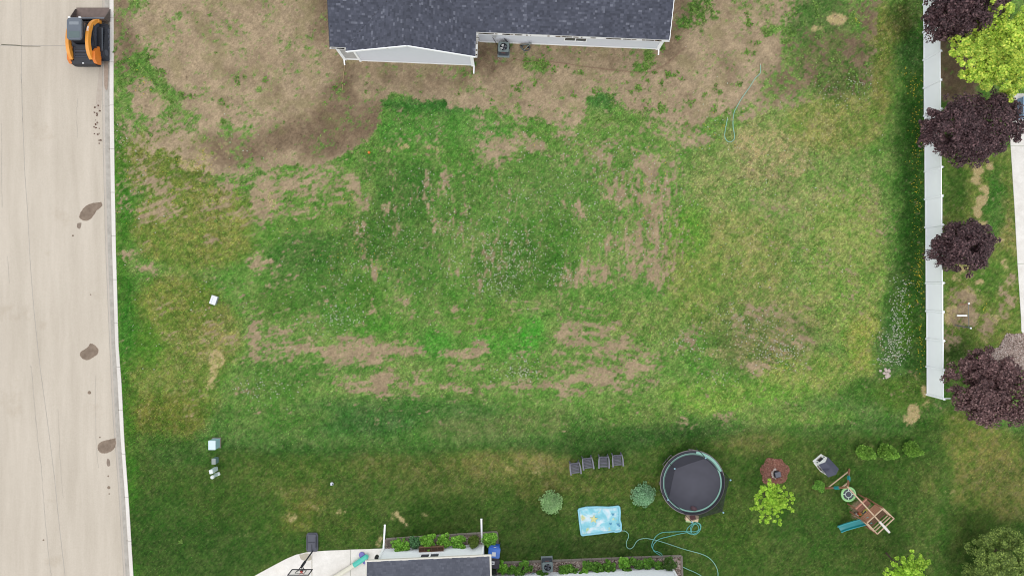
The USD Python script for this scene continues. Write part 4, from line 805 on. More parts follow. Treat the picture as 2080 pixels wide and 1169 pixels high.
downspout([HL(12.05, 1.16, EZ - 0.1), HL(12.06, 1.5, EZ - 0.5), HL(12.06, 1.5, 0.15), HL(12.08, 1.15, 0.06)])
# window on the long wall
wx = 6.55
win = part(house, 'window', [HR(box(wx, 1.53, 1.22 + s * 0.30, 1.46, 0.06, 0.06)) for s in (-1, 1)] + [HR(box(wx + k * 0.70, 1.53, 1.22, 0.06, 0.06, 0.54)) for k in (-1, 0, 1)], M_WHITE)
for k in (-1, 1): part(win, 'pane', HR(box(wx + k * 0.35, 1.538, 1.22, 0.62, 0.02, 0.52)), M_GLASS)
for xt in (2.36, 2.50): part(house, 'wall_fitting', HR(box(xt, 1.48, 1.75, 0.06, 0.12, 0.10)), M_WHITE)
part(house, 'downspout_splash', tube(spline([HL(-8.33, -0.35, 0.05), HL(-8.38, -0.9, 0.03), HL(-8.42, -1.5, 0.03), HL(-8.44, -2.0, 0.03)], 6), 0.015, 6), mat('dry_straw_line', C(196, 172, 128), 0.9))

# ------------------------------------------------------------------ the white house along the bottom
BA = 2.6; BO = np.array([-8.39, -17.0, 0.0])
def BL(x, y, z=0.0):
    c, s = math.cos(math.radians(BA)), math.sin(math.radians(BA)); return np.array([BO[0] + x * c - y * s, BO[1] + x * s + y * c, z])
def BR(m):
    m = m.copy(); m.apply_transform(trimesh.transformations.rotation_matrix(math.radians(BA), (0, 0, 1))); m.apply_translation(BO); return m
dirB = lambda x, y, z: BL(x, y, z) - BL(0, 0, 0)
white_house = thing('white_house', 'white-walled house with dark grey garage roof at the bottom of the photo', 'house', BO)
EB = 2.7; BX0, BX1 = -0.50, 7.03; BY0, BYR = 0.24, -3.8
zr = EB + 0.33 * (BY0 - BYR)
cb = 1 / math.sqrt(1 + 0.33 ** 2)
broof = part(white_house, 'roof', [quadmesh([BL(BX1, BY0, EB - 0.02), BL(BX0, BY0, EB - 0.02), BL(BX0, BYR, zr - 0.02), BL(BX1, BYR, zr - 0.02)]), quadmesh([BL(BX1, BYR, zr - 0.02), BL(BX0, BYR, zr - 0.02), BL(BX0, 2 * BYR - BY0, EB - 0.02), BL(BX1, 2 * BYR - BY0, EB - 0.02)])], M_DECK)
part(broof, 'shingle', [shingles(BL(BX0, BY0, EB), dirB(1, 0, 0), dirB(0, -cb, cb * 0.33), BX1 - BX0, (BY0 - BYR) / cb, rs)], M_SHING2, kind='stuff')
# roof and walls of the wing to the right (its eave lies just below the photograph)
WX1 = 18.72; WY = -2.02; WYE = WY + 0.42
part(white_house, 'wing_roof', [quadmesh([BL(WX1 + 0.3, WYE, EB - 0.02), BL(BX1 - 0.2, WYE, EB - 0.02), BL(BX1 - 0.2, WY - 4.2, EB + 1.5), BL(WX1 + 0.3, WY - 4.2, EB + 1.5)]), quadmesh([BL(WX1 + 0.3, WY - 4.2, EB + 1.5), BL(BX1 - 0.2, WY - 4.2, EB + 1.5), BL(BX1 - 0.2, WY - 8.8, EB - 0.02), BL(WX1 + 0.3, WY - 8.8, EB - 0.02)])], M_SHING2)
part(white_house, 'wall', lap_wall(BL(6.56, 0)[:2], BL(0, 0)[:2], 0.0, lambda t: EB - 0.03), M_SIDING_W)
part(white_house, 'wall', lap_wall(BL(WX1, WY)[:2], BL(6.56, WY)[:2], 0.0, lambda t: EB - 0.03), M_SIDING_W)
part(white_house, 'side_wall', [lap_wall(BL(x0, y0)[:2], BL(x1, y1)[:2], 0, lambda t: EB - 0.03) for x0, y0, x1, y1 in [(6.56, WY, 6.56, 0), (0, 0, 0, -7.5), (WX1, -8.3, WX1, WY), (0, -7.5, 6.56, -7.5), (6.56, -8.3, WX1, -8.3)]], M_SIDING_W)
for x, y in [(0.02, 0.02), (6.54, 0.02), (WX1 - 0.02, WY + 0.02)]:
    part(white_house, 'corner_board', BR(box(x, y, 1.3, 0.12, 0.12, 2.6)), M_WHITE)
part(white_house, 'fascia', BR(box((BX0 + BX1) / 2, BY0 + 0.03, EB - 0.06, BX1 - BX0 + 0.24, 0.12, 0.14, 0, 0.01)), mat('cream_gutter', C(226, 222, 210), 0.6, 0.06, 5))
for x in (BX0 - 0.05, BX1 + 0.05):
    part(white_house, 'rake_board', bar(BL(x, BY0 - 0.03, EB - 0.06), BL(x, BYR, zr - 0.06), 0.10, 0.15), MATS['cream_gutter'])
part(white_house, 'soffit', BR(box((BX0 + BX1) / 2, BY0 / 2 + 0.01, EB - 0.16, BX1 - BX0, 0.3, 0.02)), M_WHITE)
xw = 3.22
fr = part(white_house, 'window', [BR(box(xw, 0.02, 1.62 + s * 0.34, 1.24, 0.06, 0.06)) for s in (-1, 1)] + [BR(box(xw + k * 0.59, 0.02, 1.62, 0.06 if k else 0.10, 0.06, 0.62)) for k in (-1, 0, 1)], M_WHITE)
for k in (-1, 1): part(fr, 'pane', BR(box(xw + k * 0.31, 0.008, 1.62, 0.53, 0.02, 0.60)), M_GLASS)
M_CEDAR = mat('brown_wood', C(126, 96, 74), 0.75, 0.25, 9)
pb = part(white_house, 'window_box', [BR(box(xw + 0.02, 0.30, 0.84, 1.56, 0.03, 0.26, 0, 0.006)), BR(box(xw + 0.02, 0.04, 0.84, 1.56, 0.03, 0.26)), BR(box(xw - 0.76, 0.17, 0.84, 0.03, 0.24, 0.26)), BR(box(xw + 0.80, 0.17, 0.84, 0.03, 0.24, 0.26)), BR(box(xw + 0.02, 0.17, 0.76, 1.5, 0.24, 0.03))], M_CEDAR)
part(pb, 'potting_soil', BR(box(xw + 0.02, 0.17, 0.84, 1.50, 0.235, 0.13)), mat('potting_soil', C(92, 68, 54), 0.95, 0.3, 20))
for k in range(3): part(pb, 'divider', BR(box(xw - 0.4 + 0.42 * k, 0.17, 0.93, 0.025, 0.24, 0.06)), M_CEDAR)
part(white_house, 'wall_lamp', [BR(box(-0.06, 0.10, 2.02, 0.10, 0.16, 0.05)), BR(cyl((-0.06, 0.2, 1.78), (-0.06, 0.2, 2.06), 0.12, 14))], mat('black_metal', C(38, 38, 40), 0.5, 0.1))

def flat_spout(name, a, b, label):
    a, b = np.array(a), np.array(b); d = b - a; L = np.linalg.norm(d); w, h = 0.105, 0.075
    m = bar(a + [0, 0, 0.065], b + [0, 0, 0.05], w, h)
    t = thing(name, label, 'downspout', (a + b) / 2, group='downspout pipes lying on the lawn')
    part(t, 'pipe', m, M_WHITE)
    part(t, 'end_lip', bar(a + d * 0.0 + [0, 0, 0.066], a + d * (0.05 / L) + [0, 0, 0.066], w + 0.02, h + 0.016), M_WHITE)
flat_spout('downspout_extension', P(782.3, 1064), P(779.4, 1111.5), 'white downspout pipe lying on the lawn at the driveway end of the garage wall')
flat_spout('downspout_extension', P(977.8, 1052), P(978.9, 1101), 'white downspout pipe lying on the lawn beside the olive cone shrub')

# ------------------------------------------------------------------ the white fence
M_VINYL = mat('white_vinyl', (0.85, 0.865, 0.885), 0.35, 0.012, 2)
fence = thing('vinyl_fence', 'long white vinyl privacy fence along the right side of the lot', 'fence', P(1879, 400))
def fx(Y): return np.interp(Y, [P(0, 800)[1], P(0, 60)[1]], [P(1880.5, 0)[0], P(1873, 0)[0]])
y0 = P(0, 800.5)[1]; PST = 1.815; npan = 16; FH = 1.80
for k in range(npan + 1):
    Y = y0 + k * PST; X = fx(Y)
    p = part(fence, 'post', box(X + 0.05, Y, FH / 2 + 0.01, 0.115, 0.115, FH + 0.06, 0, 0.012), M_VINYL)
    part(p, 'post_cap', trimesh.convex.convex_hull(np.array([(X + 0.05 + sx * 0.07, Y + sy * 0.07, FH + 0.045) for sx in (-1, 1) for sy in (-1, 1)] + [(X + 0.05 + sx * 0.07, Y + sy * 0.07, FH + 0.06) for sx in (-1, 1) for sy in (-1, 1)] + [(X + 0.05, Y, FH + 0.11)])), M_VINYL)
    if k % 2 == 0: part(p, 'bracket', box(X + 0.16, Y, FH - 0.05, 0.16, 0.035, 0.03), M_VINYL)
    if k < npan:
        Ym, Xm = Y + PST / 2, fx(Y + PST / 2); L = PST - 0.13
        part(fence, 'rail', box(Xm + 0.05, Ym, 0.13, 0.06, L, 0.13, 0, 0.008), M_VINYL)
        part(fence, 'rail', box(Xm + 0.05, Ym, FH - 0.06, 0.06, L, 0.11, 0, 0.008), M_VINYL)
        part(fence, 'panel', box(Xm + 0.05, Ym, 0.96, 0.036, L, 1.62), M_VINYL)
part(fence, 'end_brace', box(fx(y0) + 0.28, y0 + 0.02, FH - 0.06, 0.42, 0.05, 0.09), M_VINYL)

# ------------------------------------------------------------------ trees and shrubs
def leaf_cloud(centers, radii, per, size, rg, aspect=0.75, out=0.9, core=None, jitter=1.0, shell=0.55, upw=0.55):
    """Leaf-sized quads on many small clumps; each leaf faces roughly away from its clump's middle."""
    C_, R_ = np.asarray(centers, float), np.broadcast_to(np.asarray(radii, float), (len(centers),))
    n = len(C_) * per; idx = np.repeat(np.arange(len(C_)), per)
    d = rg.normal(0, 1, (n, 3)); d /= np.linalg.norm(d, axis=1, keepdims=True); d[:, 2] = np.where(rg.random(n) < 0.6, np.abs(d[:, 2]), d[:, 2])
    r = R_[idx] * (shell + (1.08 - shell) * rg.random(n) ** 0.6)
    p = C_[idx] + d * r[:, None]
    nrm = d * out * 0.8 + rg.normal(0, 0.38, (n, 3)) * jitter + [0, 0, upw]; nrm /= np.linalg.norm(nrm, axis=1, keepdims=True)
    t = np.cross(nrm, rg.normal(0, 1, (n, 3))); t /= np.linalg.norm(t, axis=1, keepdims=True) + 1e-9; b = np.cross(nrm, t)
    s = size * rg.uniform(0.6, 1.35, n)[:, None]
    fold = nrm * s * 0.18
    v = np.stack([p - t * s, p + b * s * aspect + fold, p + t * s, p - b * s * aspect + fold], 1).reshape(-1, 3)
    k = np.arange(n)[:, None] * 4
    f = np.vstack([np.hstack([k, k + 1, k + 2]), np.hstack([k, k + 2, k + 3])])
    return trimesh.Trimesh(v, f, process=False)
M_BARK = mat('bark', C(86, 70, 58), 0.9, 0.3, 14)
def trunk_mesh(base, top, r0, limbs, rg, r_l=0.035):
    base, top = np.array(base, float), np.array(top, float)
    pts = [base + (top - base) * t + [rg.normal(0, 0.04), rg.normal(0, 0.04), 0] * np.array([1, 1, 1]) * (t > 0) for t in (0, 0.3, 0.6, 1)]
    out = [tube(spline(pts, 4), np.linspace(r0, r0 * 0.35, 13), 8)]
    for L in limbs:
        t = rg.uniform(0.3, 0.85); s = base + (top - base) * t; mid = (s + np.array(L)) / 2 + [0, 0, 0.15]
        out.append(tube(spline([s, mid, L], 4), np.linspace(r0 * 0.4, r_l * 0.4, 9), 6))
    return out
def lobed_crown(lobes, n, rg, rc=(0.30, 0.55), fill=0.75):
    """Clump centres over the upper shell of several ellipsoid lobes: (centre, (rx, ry, rz), share)."""
    out = []
    tot = sum(l[2] for l in lobes)
    for c, r, share in lobes:
        m = int(n * share / tot); d = rg.normal(0, 1, (m, 3)); d /= np.linalg.norm(d, axis=1, keepdims=True); d[:, 2] = np.where(rg.random(m) < 0.75, np.abs(d[:, 2]), d[:, 2])
        rad = rg.uniform(fill, 1.0, m)
        lump = 0.82 + 0.36 * np.array([meshkit.noise(x * 1.7 + np.array(c), 5) for x in d])
        out.append(np.array(c) + d * np.array(r) * (rad * lump)[:, None])
    return np.vstack(out)
M_PURPLE = leafmat('purple_leaves', [(0, C(44, 30, 33)), (0.5, C(68, 48, 51)), (0.85, C(94, 70, 72)), (1, C(122, 95, 95))], 0.18, 0.5, 0.25, 1.0)
M_LIME = leafmat('lime_leaves', [(0, C(112, 142, 44)), (0.45, C(144, 170, 62)), (0.8, C(174, 186, 76)), (1, C(204, 202, 92))], 0.35, 0.5, 0.22, 0.6, gain=2.1)
M_LIME2 = leafmat('spring_green_leaves', [(0, C(104, 146, 34)), (0.5, C(146, 186, 56)), (0.85, C(176, 208, 74)), (1, C(200, 222, 96))], 0.38, 0.5, 0.14, 0.9, gain=1.6)
def tree(name, label, base, lobes, n, per, size, material, rg, rc, group=None, trunk_r=0.12, limbs=8):
    t = thing(name, label, 'tree', base, 'purple trees along the fence' if name == 'purple_tree' else group)
    cc = lobed_crown(lobes, n, rg)
    top = np.mean([l[0] for l in lobes], axis=0)
    spr = []
    for c_, r_, s_ in lobes:
        for _ in range(int(9 * s_) + 3):
            a = rg.uniform(0, 6.28); el = rg.uniform(-0.1, 0.5); dd = np.array([math.cos(a), math.sin(a), el]); spr.append(np.array(c_) + dd * np.array(r_) * rg.uniform(1.0, 1.2))
    spr = np.array(spr)
    part(t, 'trunk', trunk_mesh(base, top, trunk_r, cc[rg.choice(len(cc), limbs)] * 0.8 + top * 0.2, rg), M_BARK)
    inner = [l for l in lobes]
    core = lobed_crown([(c, tuple(np.array(r) * 0.7), s) for c, r, s in lobes], max(20, n // 3), rg)
    part(t, 'crown', [leaf_cloud(cc, rg.uniform(rc[0] * 0.8, rc[1], len(cc)), per, size, rg), leaf_cloud(spr, rg.uniform(0.10, 0.2, len(spr)), per // 4, size, rg), leaf_cloud(core, rg.uniform(*rc, len(core)), per // 2, size * 1.2, rg)], material)
rt = np.random.default_rng(404)
def lobe(px, py, z, rpx, rz, share=1.0, ry=None):
    q = S * (H - z) / H; return (P(px, py, z), (rpx * q, (ry or rpx) * q, rz), share)
tree('purple_tree', 'dark purple tree at the top edge behind the fence, above the yellow-green tree', P(1918, 40), [lobe(1955, 2, 3.2, 78, 1.7, 1.3), lobe(1925, 40, 2.8, 48, 1.3, 0.6), lobe(1995, -10, 2.9, 52, 1.3, 0.6)], 230, 110, 0.062, M_PURPLE, rt, (0.20, 0.42))
tree('purple_tree', 'wide two-lobed dark purple tree overhanging the fence', P(1925, 283), [lobe(1930, 262, 2.9, 58, 1.5, 1.0), lobe(2006, 252, 2.9, 58, 1.5, 1.0), lobe(1962, 292, 2.7, 50, 1.3, 0.7, 42)], 280, 110, 0.062, M_PURPLE, rt, (0.20, 0.42))
tree('purple_tree', 'smaller purple tree beside the middle of the fence', P(1918, 508), [lobe(1950, 503, 2.5, 55, 1.3, 1.0, 48), lobe(1985, 492, 2.3, 30, 0.9, 0.3), lobe(1912, 508, 2.2, 28, 0.9, 0.3), lobe(1955, 468, 2.3, 22, 0.8, 0.2)], 170, 100, 0.060, M_PURPLE, rt, (0.18, 0.36))
tree('purple_tree', 'reddish purple tree at the lower end of the fence next to the gravel', P(1960, 775), [lobe(1975, 785, 2.8, 55, 1.4, 1.0), lobe(2050, 795, 2.8, 58, 1.4, 1.0), lobe(1998, 820, 2.6, 40, 1.1, 0.6), lobe(1990, 745, 2.5, 32, 1.0, 0.4), lobe(2010, 760, 2.8, 50, 1.2, 0.6)], 280, 110, 0.062, leafmat('red_purple_leaves', [(0, C(58, 40, 42)), (0.5, C(90, 64, 64)), (0.85, C(118, 90, 88)), (1, C(142, 114, 110))], 0.18, 0.5, 0.25, 1.0), rt, (0.20, 0.42))
# open branching crowns
def branchy(name, label, base, centre, reach, nb, sub, per, size, material, rg, rc, tr=0.06, rise=0.3):
    t = thing(name, label, 'tree', base, 'young bright green trees' if name == 'young_tree' else None)
    base, centre = np.array(base, float), np.array(centre, float); limbs, cl, rr = [], [], []
    for k in range(nb):
        a = 2 * np.pi * (k + rg.uniform(-0.3, 0.3)) / nb; el = rg.uniform(-0.05, rise)
        d = np.array([math.cos(a), math.sin(a), el]); L = reach * rg.uniform(0.72, 1.05)
        tip = centre + d * [L, L, L] ; limbs.append(tip)
        for j in range(sub):
            u = (j + 0.6) / sub; p = centre + (tip - centre) * u + rg.normal(0, 0.05 * reach, 3) * (0.4 + u) * 0.6
            cl.append(p); rr.append(rg.uniform(*rc) * (1.1 - 0.42 * u))
            if rg.random() < 0.6 and u < 0.9:
                s = np.array([-d[1], d[0], 0.2]) * rg.choice([-1, 1]) * reach * rg.uniform(0.12, 0.26) * (0.5 + u); cl.append(p + s); rr.append(rg.uniform(*rc) * 0.7)
    for _ in range(nb): cl.append(centre + [*rg.normal(0, reach * 0.22, 2), rg.uniform(0.1, 0.5) * reach]); rr.append(rg.uniform(*rc))
    part(t, 'trunk', trunk_mesh(base, centre + [0, 0, 0.2], tr, limbs, rg, 0.02), M_BARK)
    part(t, 'crown', leaf_cloud(cl, rr, per, size, rg, shell=0.3), material)
branchy('yellow_green_tree', 'large yellow-green tree between two purple trees behind the fence', P(1985, 140), P(2022, 105, 3.4), 3.2, 30, 9, 80, 0.066, M_LIME, rt, (0.20, 0.36), tr=0.13, rise=0.5)
branchy('young_tree', 'young bright green tree with star-shaped crown below the red mulch circle', P(1544, 988), P(1567, 1016, 2.3), 1.52, 11, 7, 34, 0.056, M_LIME2, rt, (0.10, 0.19), tr=0.05, rise=0.30)
branchy('young_tree', 'bright green tree at the bottom edge of the photo below the play set', P(1800, 1122), P(1842, 1166, 2.6), 1.8, 13, 7, 40, 0.06, M_LIME2, rt, (0.13, 0.23), tr=0.06, rise=0.35)
M_PINE = leafmat('olive_needles', [(0, C(58, 76, 30)), (0.5, C(86, 106, 44)), (0.85, C(112, 130, 60)), (1, C(138, 152, 80))], 0.15, 0.6, 0.2, 1.2, gain=2.1)
tree('evergreen_tree', 'big rounded olive green evergreen in the lower right corner', P(2000, 1095), [lobe(2044, 1142, 2.0, 74, 1.9, 1.0)], 240, 100, 0.045, M_PINE, rt, (0.18, 0.32), trunk_r=0.15)

def shrub(name, label, px, py, rpx, z, material, rg, per=60, size=0.05, n=34, rc=(0.10, 0.18), group=None, flat=0.8, cat='shrub', ry=None):
    zc = z * 0.55; c = P(px, py, zc); q = S * (H - zc) / H; base = np.array([c[0], c[1], 0.0])
    t = thing(name, label, cat, base, {'round_shrub': 'green shrubs in the garage bed', 'garden_plant': 'plants in the long gravel bed'}.get(name, group))
    rx = rpx * q * 0.86; ryy = (ry or rpx) * q * 0.86
    cc = lobed_crown([(c, (rx, ryy, z * 0.45), 1.0)], n, rg, fill=0.6)
    cc[:, 2] = np.maximum(cc[:, 2], 0.08)
    part(t, 'stem', [tube([base, base * 0.3 + x * 0.7], [0.018, 0.006], 5) for x in cc[rg.choice(len(cc), 7)]], M_BARK)
    part(t, 'foliage', leaf_cloud(cc, rg.uniform(*rc, len(cc)), per, size, rg), material)
M_FRESH = leafmat('fresh_green_leaves', [(0, C(74, 116, 30)), (0.5, C(104, 156, 48)), (0.85, C(132, 182, 66)), (1, C(158, 200, 90))], 0.3, 0.5, 0.2, 2, gain=1.8)
M_HOSTA = leafmat('deep_green_leaves', [(0, C(62, 100, 30)), (0.5, C(88, 136, 42)), (0.85, C(110, 158, 56)), (1, C(140, 180, 80))], 0.28, 0.45, 0.2, 2)
M_BLUEG = leafmat('blue_green_leaves', [(0, C(52, 88, 50)), (0.5, C(76, 120, 72)), (1, C(104, 146, 98))], 0.2, 0.5, 0.2, 2)
M_CONE = leafmat('olive_cone_leaves', [(0, C(60, 80, 22)), (0.5, C(88, 110, 38)), (1, C(116, 136, 56))], 0.2, 0.5, 0.2, 2)
shrub('round_shrub', 'bright green round shrub at the driveway end of the garage bed', 813, 1104, 19, 0.8, M_FRESH, rt)
shrub('blue_green_shrub', 'small blue-green shrub in the garage bed', 842, 1101, 12, 0.6, M_BLUEG, rt, n=22)
shrub('round_shrub', 'largest bright green shrub above the wooden window box', 871, 1101, 19, 0.85, M_FRESH, rt, n=40)
shrub('round_shrub', 'bright green shrub just right of the window box in the garage bed', 903, 1099, 14, 0.7, M_FRESH, rt, n=26)
shrub('round_shrub', 'spiky bright green shrub left of the olive cone shrub', 933, 1100, 16, 0.7, M_FRESH, rt, n=30)
shrub('round_shrub', 'bright green shrub directly above the blue bin', 997, 1095, 16, 0.7, M_FRESH, rt, n=32)
shrub('dark_shrub', 'dense dark green shrub at the end of the long gravel bed', 1360, 1143, 15, 0.9, leafmat('dark_green_leaves', [(0, C(44, 74, 22)), (0.5, C(66, 100, 34)), (1, C(92, 126, 48))], 0.2, 0.5, 0.2, 2), rt, n=34, size=0.035)
shrub('small_shrub', 'small round green shrub by the foot of the swing frame', 1663, 985.5, 12.5, 0.6, leafmat('grass_green_leaves', [(0, C(66, 110, 30)), (0.5, C(96, 146, 48)), (1, C(128, 176, 70))], 0.3, 0.5, 0.2, 2), rt, n=24, size=0.04)
# hostas and perennials in the long bed
for px, py, r, lab, m in [(1021, 1151, 14, 'pale green bushy perennial beside the dark bin', M_FRESH), (1040, 1157, 10, 'small green perennial second from the bins', M_HOSTA), (1066, 1150, 17, 'broad leafy green perennial left of the condenser', M_HOSTA), (1052, 1160, 10, 'low green perennial between two larger ones left of the condenser', M_HOSTA), (1100, 1166, 12, 'green plant below the condenser at the bottom edge', M_HOSTA), (1145, 1158, 10, 'green perennial just right of the condenser', M_HOSTA), (1159, 1152, 9, 'second green perennial right of the condenser', M_HOSTA), (1147, 1167, 9, 'tall pale green plant drooping over the bed at the bottom edge', M_FRESH), (1174, 1164, 13, 'dark leafy plant at the bottom edge of the long bed', M_HOSTA), (1193, 1147, 11, 'spiky green plant in the middle of the long bed', M_HOSTA), (1191, 1159, 10, 'pale green plant in front of the white wall', M_FRESH), (1207, 1149, 9, 'low green plant right of the spiky one', M_HOSTA), (1220, 1152, 9, 'small low plant in the middle of the gravel', M_HOSTA), (1233, 1144, 8, 'small dark plant near the edging stones', M_HOSTA), (1244, 1150, 9, 'green plant left of the largest feathery plant', M_HOSTA), (1269, 1141, 14, 'largest feathery green plant in the long bed', M_FRESH), (1273, 1158, 9, 'green plant drooping onto the white wall', M_HOSTA), (1285, 1140, 8, 'small plant right of the feathery plant', M_HOSTA), (1299, 1145, 10, 'green hosta in the right half of the long bed', M_HOSTA), (1316, 1143, 12, 'pair-like broad green hosta left of the hose end', M_HOSTA), (1334, 1147, 11, 'green plant beside the dark shrub', M_HOSTA), (1344, 1157, 8, 'low green plant under the dark shrub', M_HOSTA), (1213, 1162, 5, 'tiny plant at the foot of the white wall', M_HOSTA), (1236, 1160, 7, 'little plant against the white wall', M_HOSTA)]:
    shrub('garden_plant', lab, px, py, r, 0.42, m, rt, per=40, size=0.07, n=max(8, int(r * 1.5)), rc=(0.07, 0.14), cat='plant')

def conifer(name, label, base, h, r, material, rg, nlev=16, size=0.05, per=26, group=None, sprays=1.0):
    t = thing(name, label, 'conifer', base, 'row of three cone-shaped conifers' if name == 'arborvitae' else group); base = np.array(base, float); cl, rr = [], []
    for i in range(nlev):
        u = (i + 0.5) / nlev; rad = r * (1 - u) ** 0.75 * (0.55 + 0.45 * min(1, u * 6)); z = h * (0.04 + 0.93 * u); m = max(3, int(11 * rad / r * sprays + 2))
        for k in range(m):
            a = 2 * np.pi * (k / m) + i * 1.1 + rg.uniform(-0.2, 0.2); q = rad * rg.uniform(0.72, 1.06)
            cl.append(base + [q * math.cos(a), q * math.sin(a), z + rg.normal(0, 0.03)]); rr.append(0.13 * rg.uniform(0.7, 1.3) * (0.6 + 0.5 * rad / r))
            if rad > 0.25: cl.append(base + [0.5 * q * math.cos(a), 0.5 * q * math.sin(a), z + 0.05]); rr.append(0.12)
    part(t, 'trunk', tube([base, base + [0, 0, h * 0.9]], [0.06, 0.012], 7), M_BARK)
    part(t, 'foliage', leaf_cloud(cl, rr, per, size, rg, aspect=0.45, shell=0.35), material)
M_ARB = leafmat('arborvitae_leaves', [(0, C(66, 104, 28)), (0.5, C(100, 144, 44)), (0.85, C(132, 174, 66)), (1, C(158, 196, 88))], 0.25, 0.5, 0.2, 2)
for (bx, by), (tx, ty), r, lab in [((1749, 914), (1775, 936), 0.50, 'cone-shaped bright green conifer, nearest to the playhouse of a row of three'), ((1793, 913), (1820, 938), 0.54, 'cone-shaped bright green conifer in the middle of a row of three'), ((1843, 908), (1871, 929), 0.50, 'cone-shaped bright green conifer farthest right of a row of three')]:
    rb = math.hypot(bx - 1040, by - 584.5); rtp = math.hypot(tx - 1040, ty - 584.5); h = H * (1 - rb / rtp) * 1.0
    conifer('arborvitae', lab, P(bx, by), max(1.3, min(2.0, h)), r, M_ARB, rt)
conifer('cone_shrub', 'olive green cone shrub in front of the right end of the garage wall', P(963, 1094), 1.35, 0.36, M_CONE, rt, nlev=13, size=0.04)
M_SPRUCE = leafmat('blue_spruce_needles', [(0, C(70, 104, 70)), (0.5, C(108, 148, 108)), (0.85, C(142, 180, 142)), (1, C(176, 206, 172))], 0.12, 0.6, 0.2, 2, gain=2.05)
def spruce(label, px, py, rpx, h, mtl, rg):
    zc = h * 0.35; c = P(px, py, zc); base = np.array([c[0], c[1], 0.0]); R = rpx * S * (H - zc) / H
    t = thing('blue_spruce', label, 'spruce', base, 'spruce shrubs by the splash mat'); br, cl, rr = [], [], []
    nl = 7
    for i in range(nl):
        u = i / (nl - 1); rad = R * (1 - 0.86 * u); z = h * (0.10 + 0.86 * u); m = int(13 - 6 * u)
        for k in range(m):
            a = 2 * np.pi * (k + 0.5 * (i % 2) + rg.uniform(-0.25, 0.25)) / m; q = rad * rg.uniform(0.85, 1.08)
            tip = base + [q * math.cos(a), q * math.sin(a), z + 0.06]; br.append(tube([base + [0, 0, z], tip], [0.014, 0.004], 4))
            for w in np.arange(0.25, 1.01, 0.15):
                p = base + [0, 0, z] + (tip - base - [0, 0, z]) * w; cl.append(p + rg.normal(0, 0.02, 3)); rr.append(0.062 * rg.uniform(0.8, 1.3))
                if w > 0.4:
                    for sg in (-1, 1): cl.append(p + np.array([-math.sin(a), math.cos(a), 0]) * sg * 0.09 * rg.uniform(0.6, 1.3)); rr.append(0.055)
    part(t, 'trunk', [tube([base, base + [0, 0, h]], [0.05, 0.01], 7)] + br, M_BARK)
    part(t, 'foliage', leaf_cloud(cl, rr, 16, 0.038, rg, aspect=0.22, shell=0.2), mtl)
spruce('pale green spruce shrub left of the blue splash mat', 1120, 1022, 24, 1.3, leafmat('pale_spruce_needles', [(0, C(84, 116, 66)), (0.5, C(124, 158, 104)), (0.85, C(154, 186, 130)), (1, C(186, 210, 160))], 0.12, 0.6, 0.2, 2, gain=2.05), rt)
spruce('blue-green spruce shrub left of the trampoline', 1308, 1006.5, 24.5, 1.3, M_SPRUCE, rt)
# ------------------------------------------------------------------ compact track loader on the road
LX, LY, LZ = -27.35, 16.2, ZR
ldr = thing('track_loader', 'orange and dark grey compact track loader with bucket parked by the kerb', 'loader', (LX, LY, LZ))
M_ORANGE = mat('orange_paint', C(242, 162, 62), 0.42, 0.08, 4, 0.5)
M_ORANGE2 = mat('deep_orange_paint', C(230, 130, 46), 0.45, 0.08, 4, 0.5)
M_DGREY = mat('dark_grey_paint', C(72, 76, 88), 0.5, 0.12, 5)
M_CAB = mat('cab_roof_grey', C(104, 112, 122), 0.5, 0.06, 3)
M_RUBBER = mat('black_rubber', C(50, 53, 62), 0.75, 0.2, 12)
M_BLACK = mat('black_steel', C(40, 41, 48), 0.55, 0.15, 8)
M_BUCKET = mat('worn_bucket_steel', C(124, 106, 98), 0.55, 0.22, 4, 0.5, 0.2)
def L_(x, y, z): return np.array([LX + x, LY + y, LZ + z])
def Lb(*a, **k): m = box(*a, **k); m.apply_translation((LX, LY, LZ)); return m
def extr_x(prof, x0, x1):
    """A side profile of (y, z) points given a width from x0 to x1, in loader coordinates."""
    m = trimesh.creation.extrude_polygon(Polygon(prof).buffer(0), x1 - x0, engine='earcut')
    v = m.vertices.copy(); m.vertices = np.c_[v[:, 2] + x0 + LX, v[:, 0] + LY, v[:, 1] + LZ]; m.invert(); return m
for s in (-1, 1):
    xc = s * 0.89; prof = Polygon([(-1.15, 0.06), (0.62, 0.06), (0.84, 0.28), (0.80, 0.46), (-0.95, 0.74), (-1.28, 0.70), (-1.42, 0.42), (-1.36, 0.2)]).buffer(0.06)
    tr = part(ldr, 'track', extr_x(prof.exterior.coords, xc - 0.20, xc + 0.20), M_RUBBER)
    lug = []; ring = prof.exterior
    for k in range(46):
        p = ring.interpolate(k / 46, normalized=True); q = ring.interpolate((k / 46 + 0.004) % 1, normalized=True); a = math.degrees(math.atan2(q.y - p.y, q.x - p.x))
        b = trimesh.creation.box((0.36, 0.05, 0.05)); rot(b, a, (1, 0, 0)); b.apply_translation((LX + xc, LY + p.x, LZ + p.y)); lug.append(b)
    part(tr, 'lug', lug, M_RUBBER, kind='stuff')
    for yy, zz, r in [(-1.0, 0.5, 0.2), (0.5, 0.24, 0.16), (-0.6, 0.2, 0.12), (-0.2, 0.2, 0.12), (0.15, 0.2, 0.12)]:
        part(tr, 'roller', cyl(L_(xc + s * 0.19, yy, zz), L_(xc + s * 0.215, yy, zz), r, 16), M_DGREY)
    part(ldr, 'track_guard', Lb(s * 0.90, -0.25, 0.84, 0.36, 1.55, 0.035, bevel=0.012), M_BLACK)
    part(ldr, 'side_rail', cyl(L_(s * 1.06, -1.0, 0.90), L_(s * 1.06, 0.45, 0.90), 0.022, 6), M_CAB)
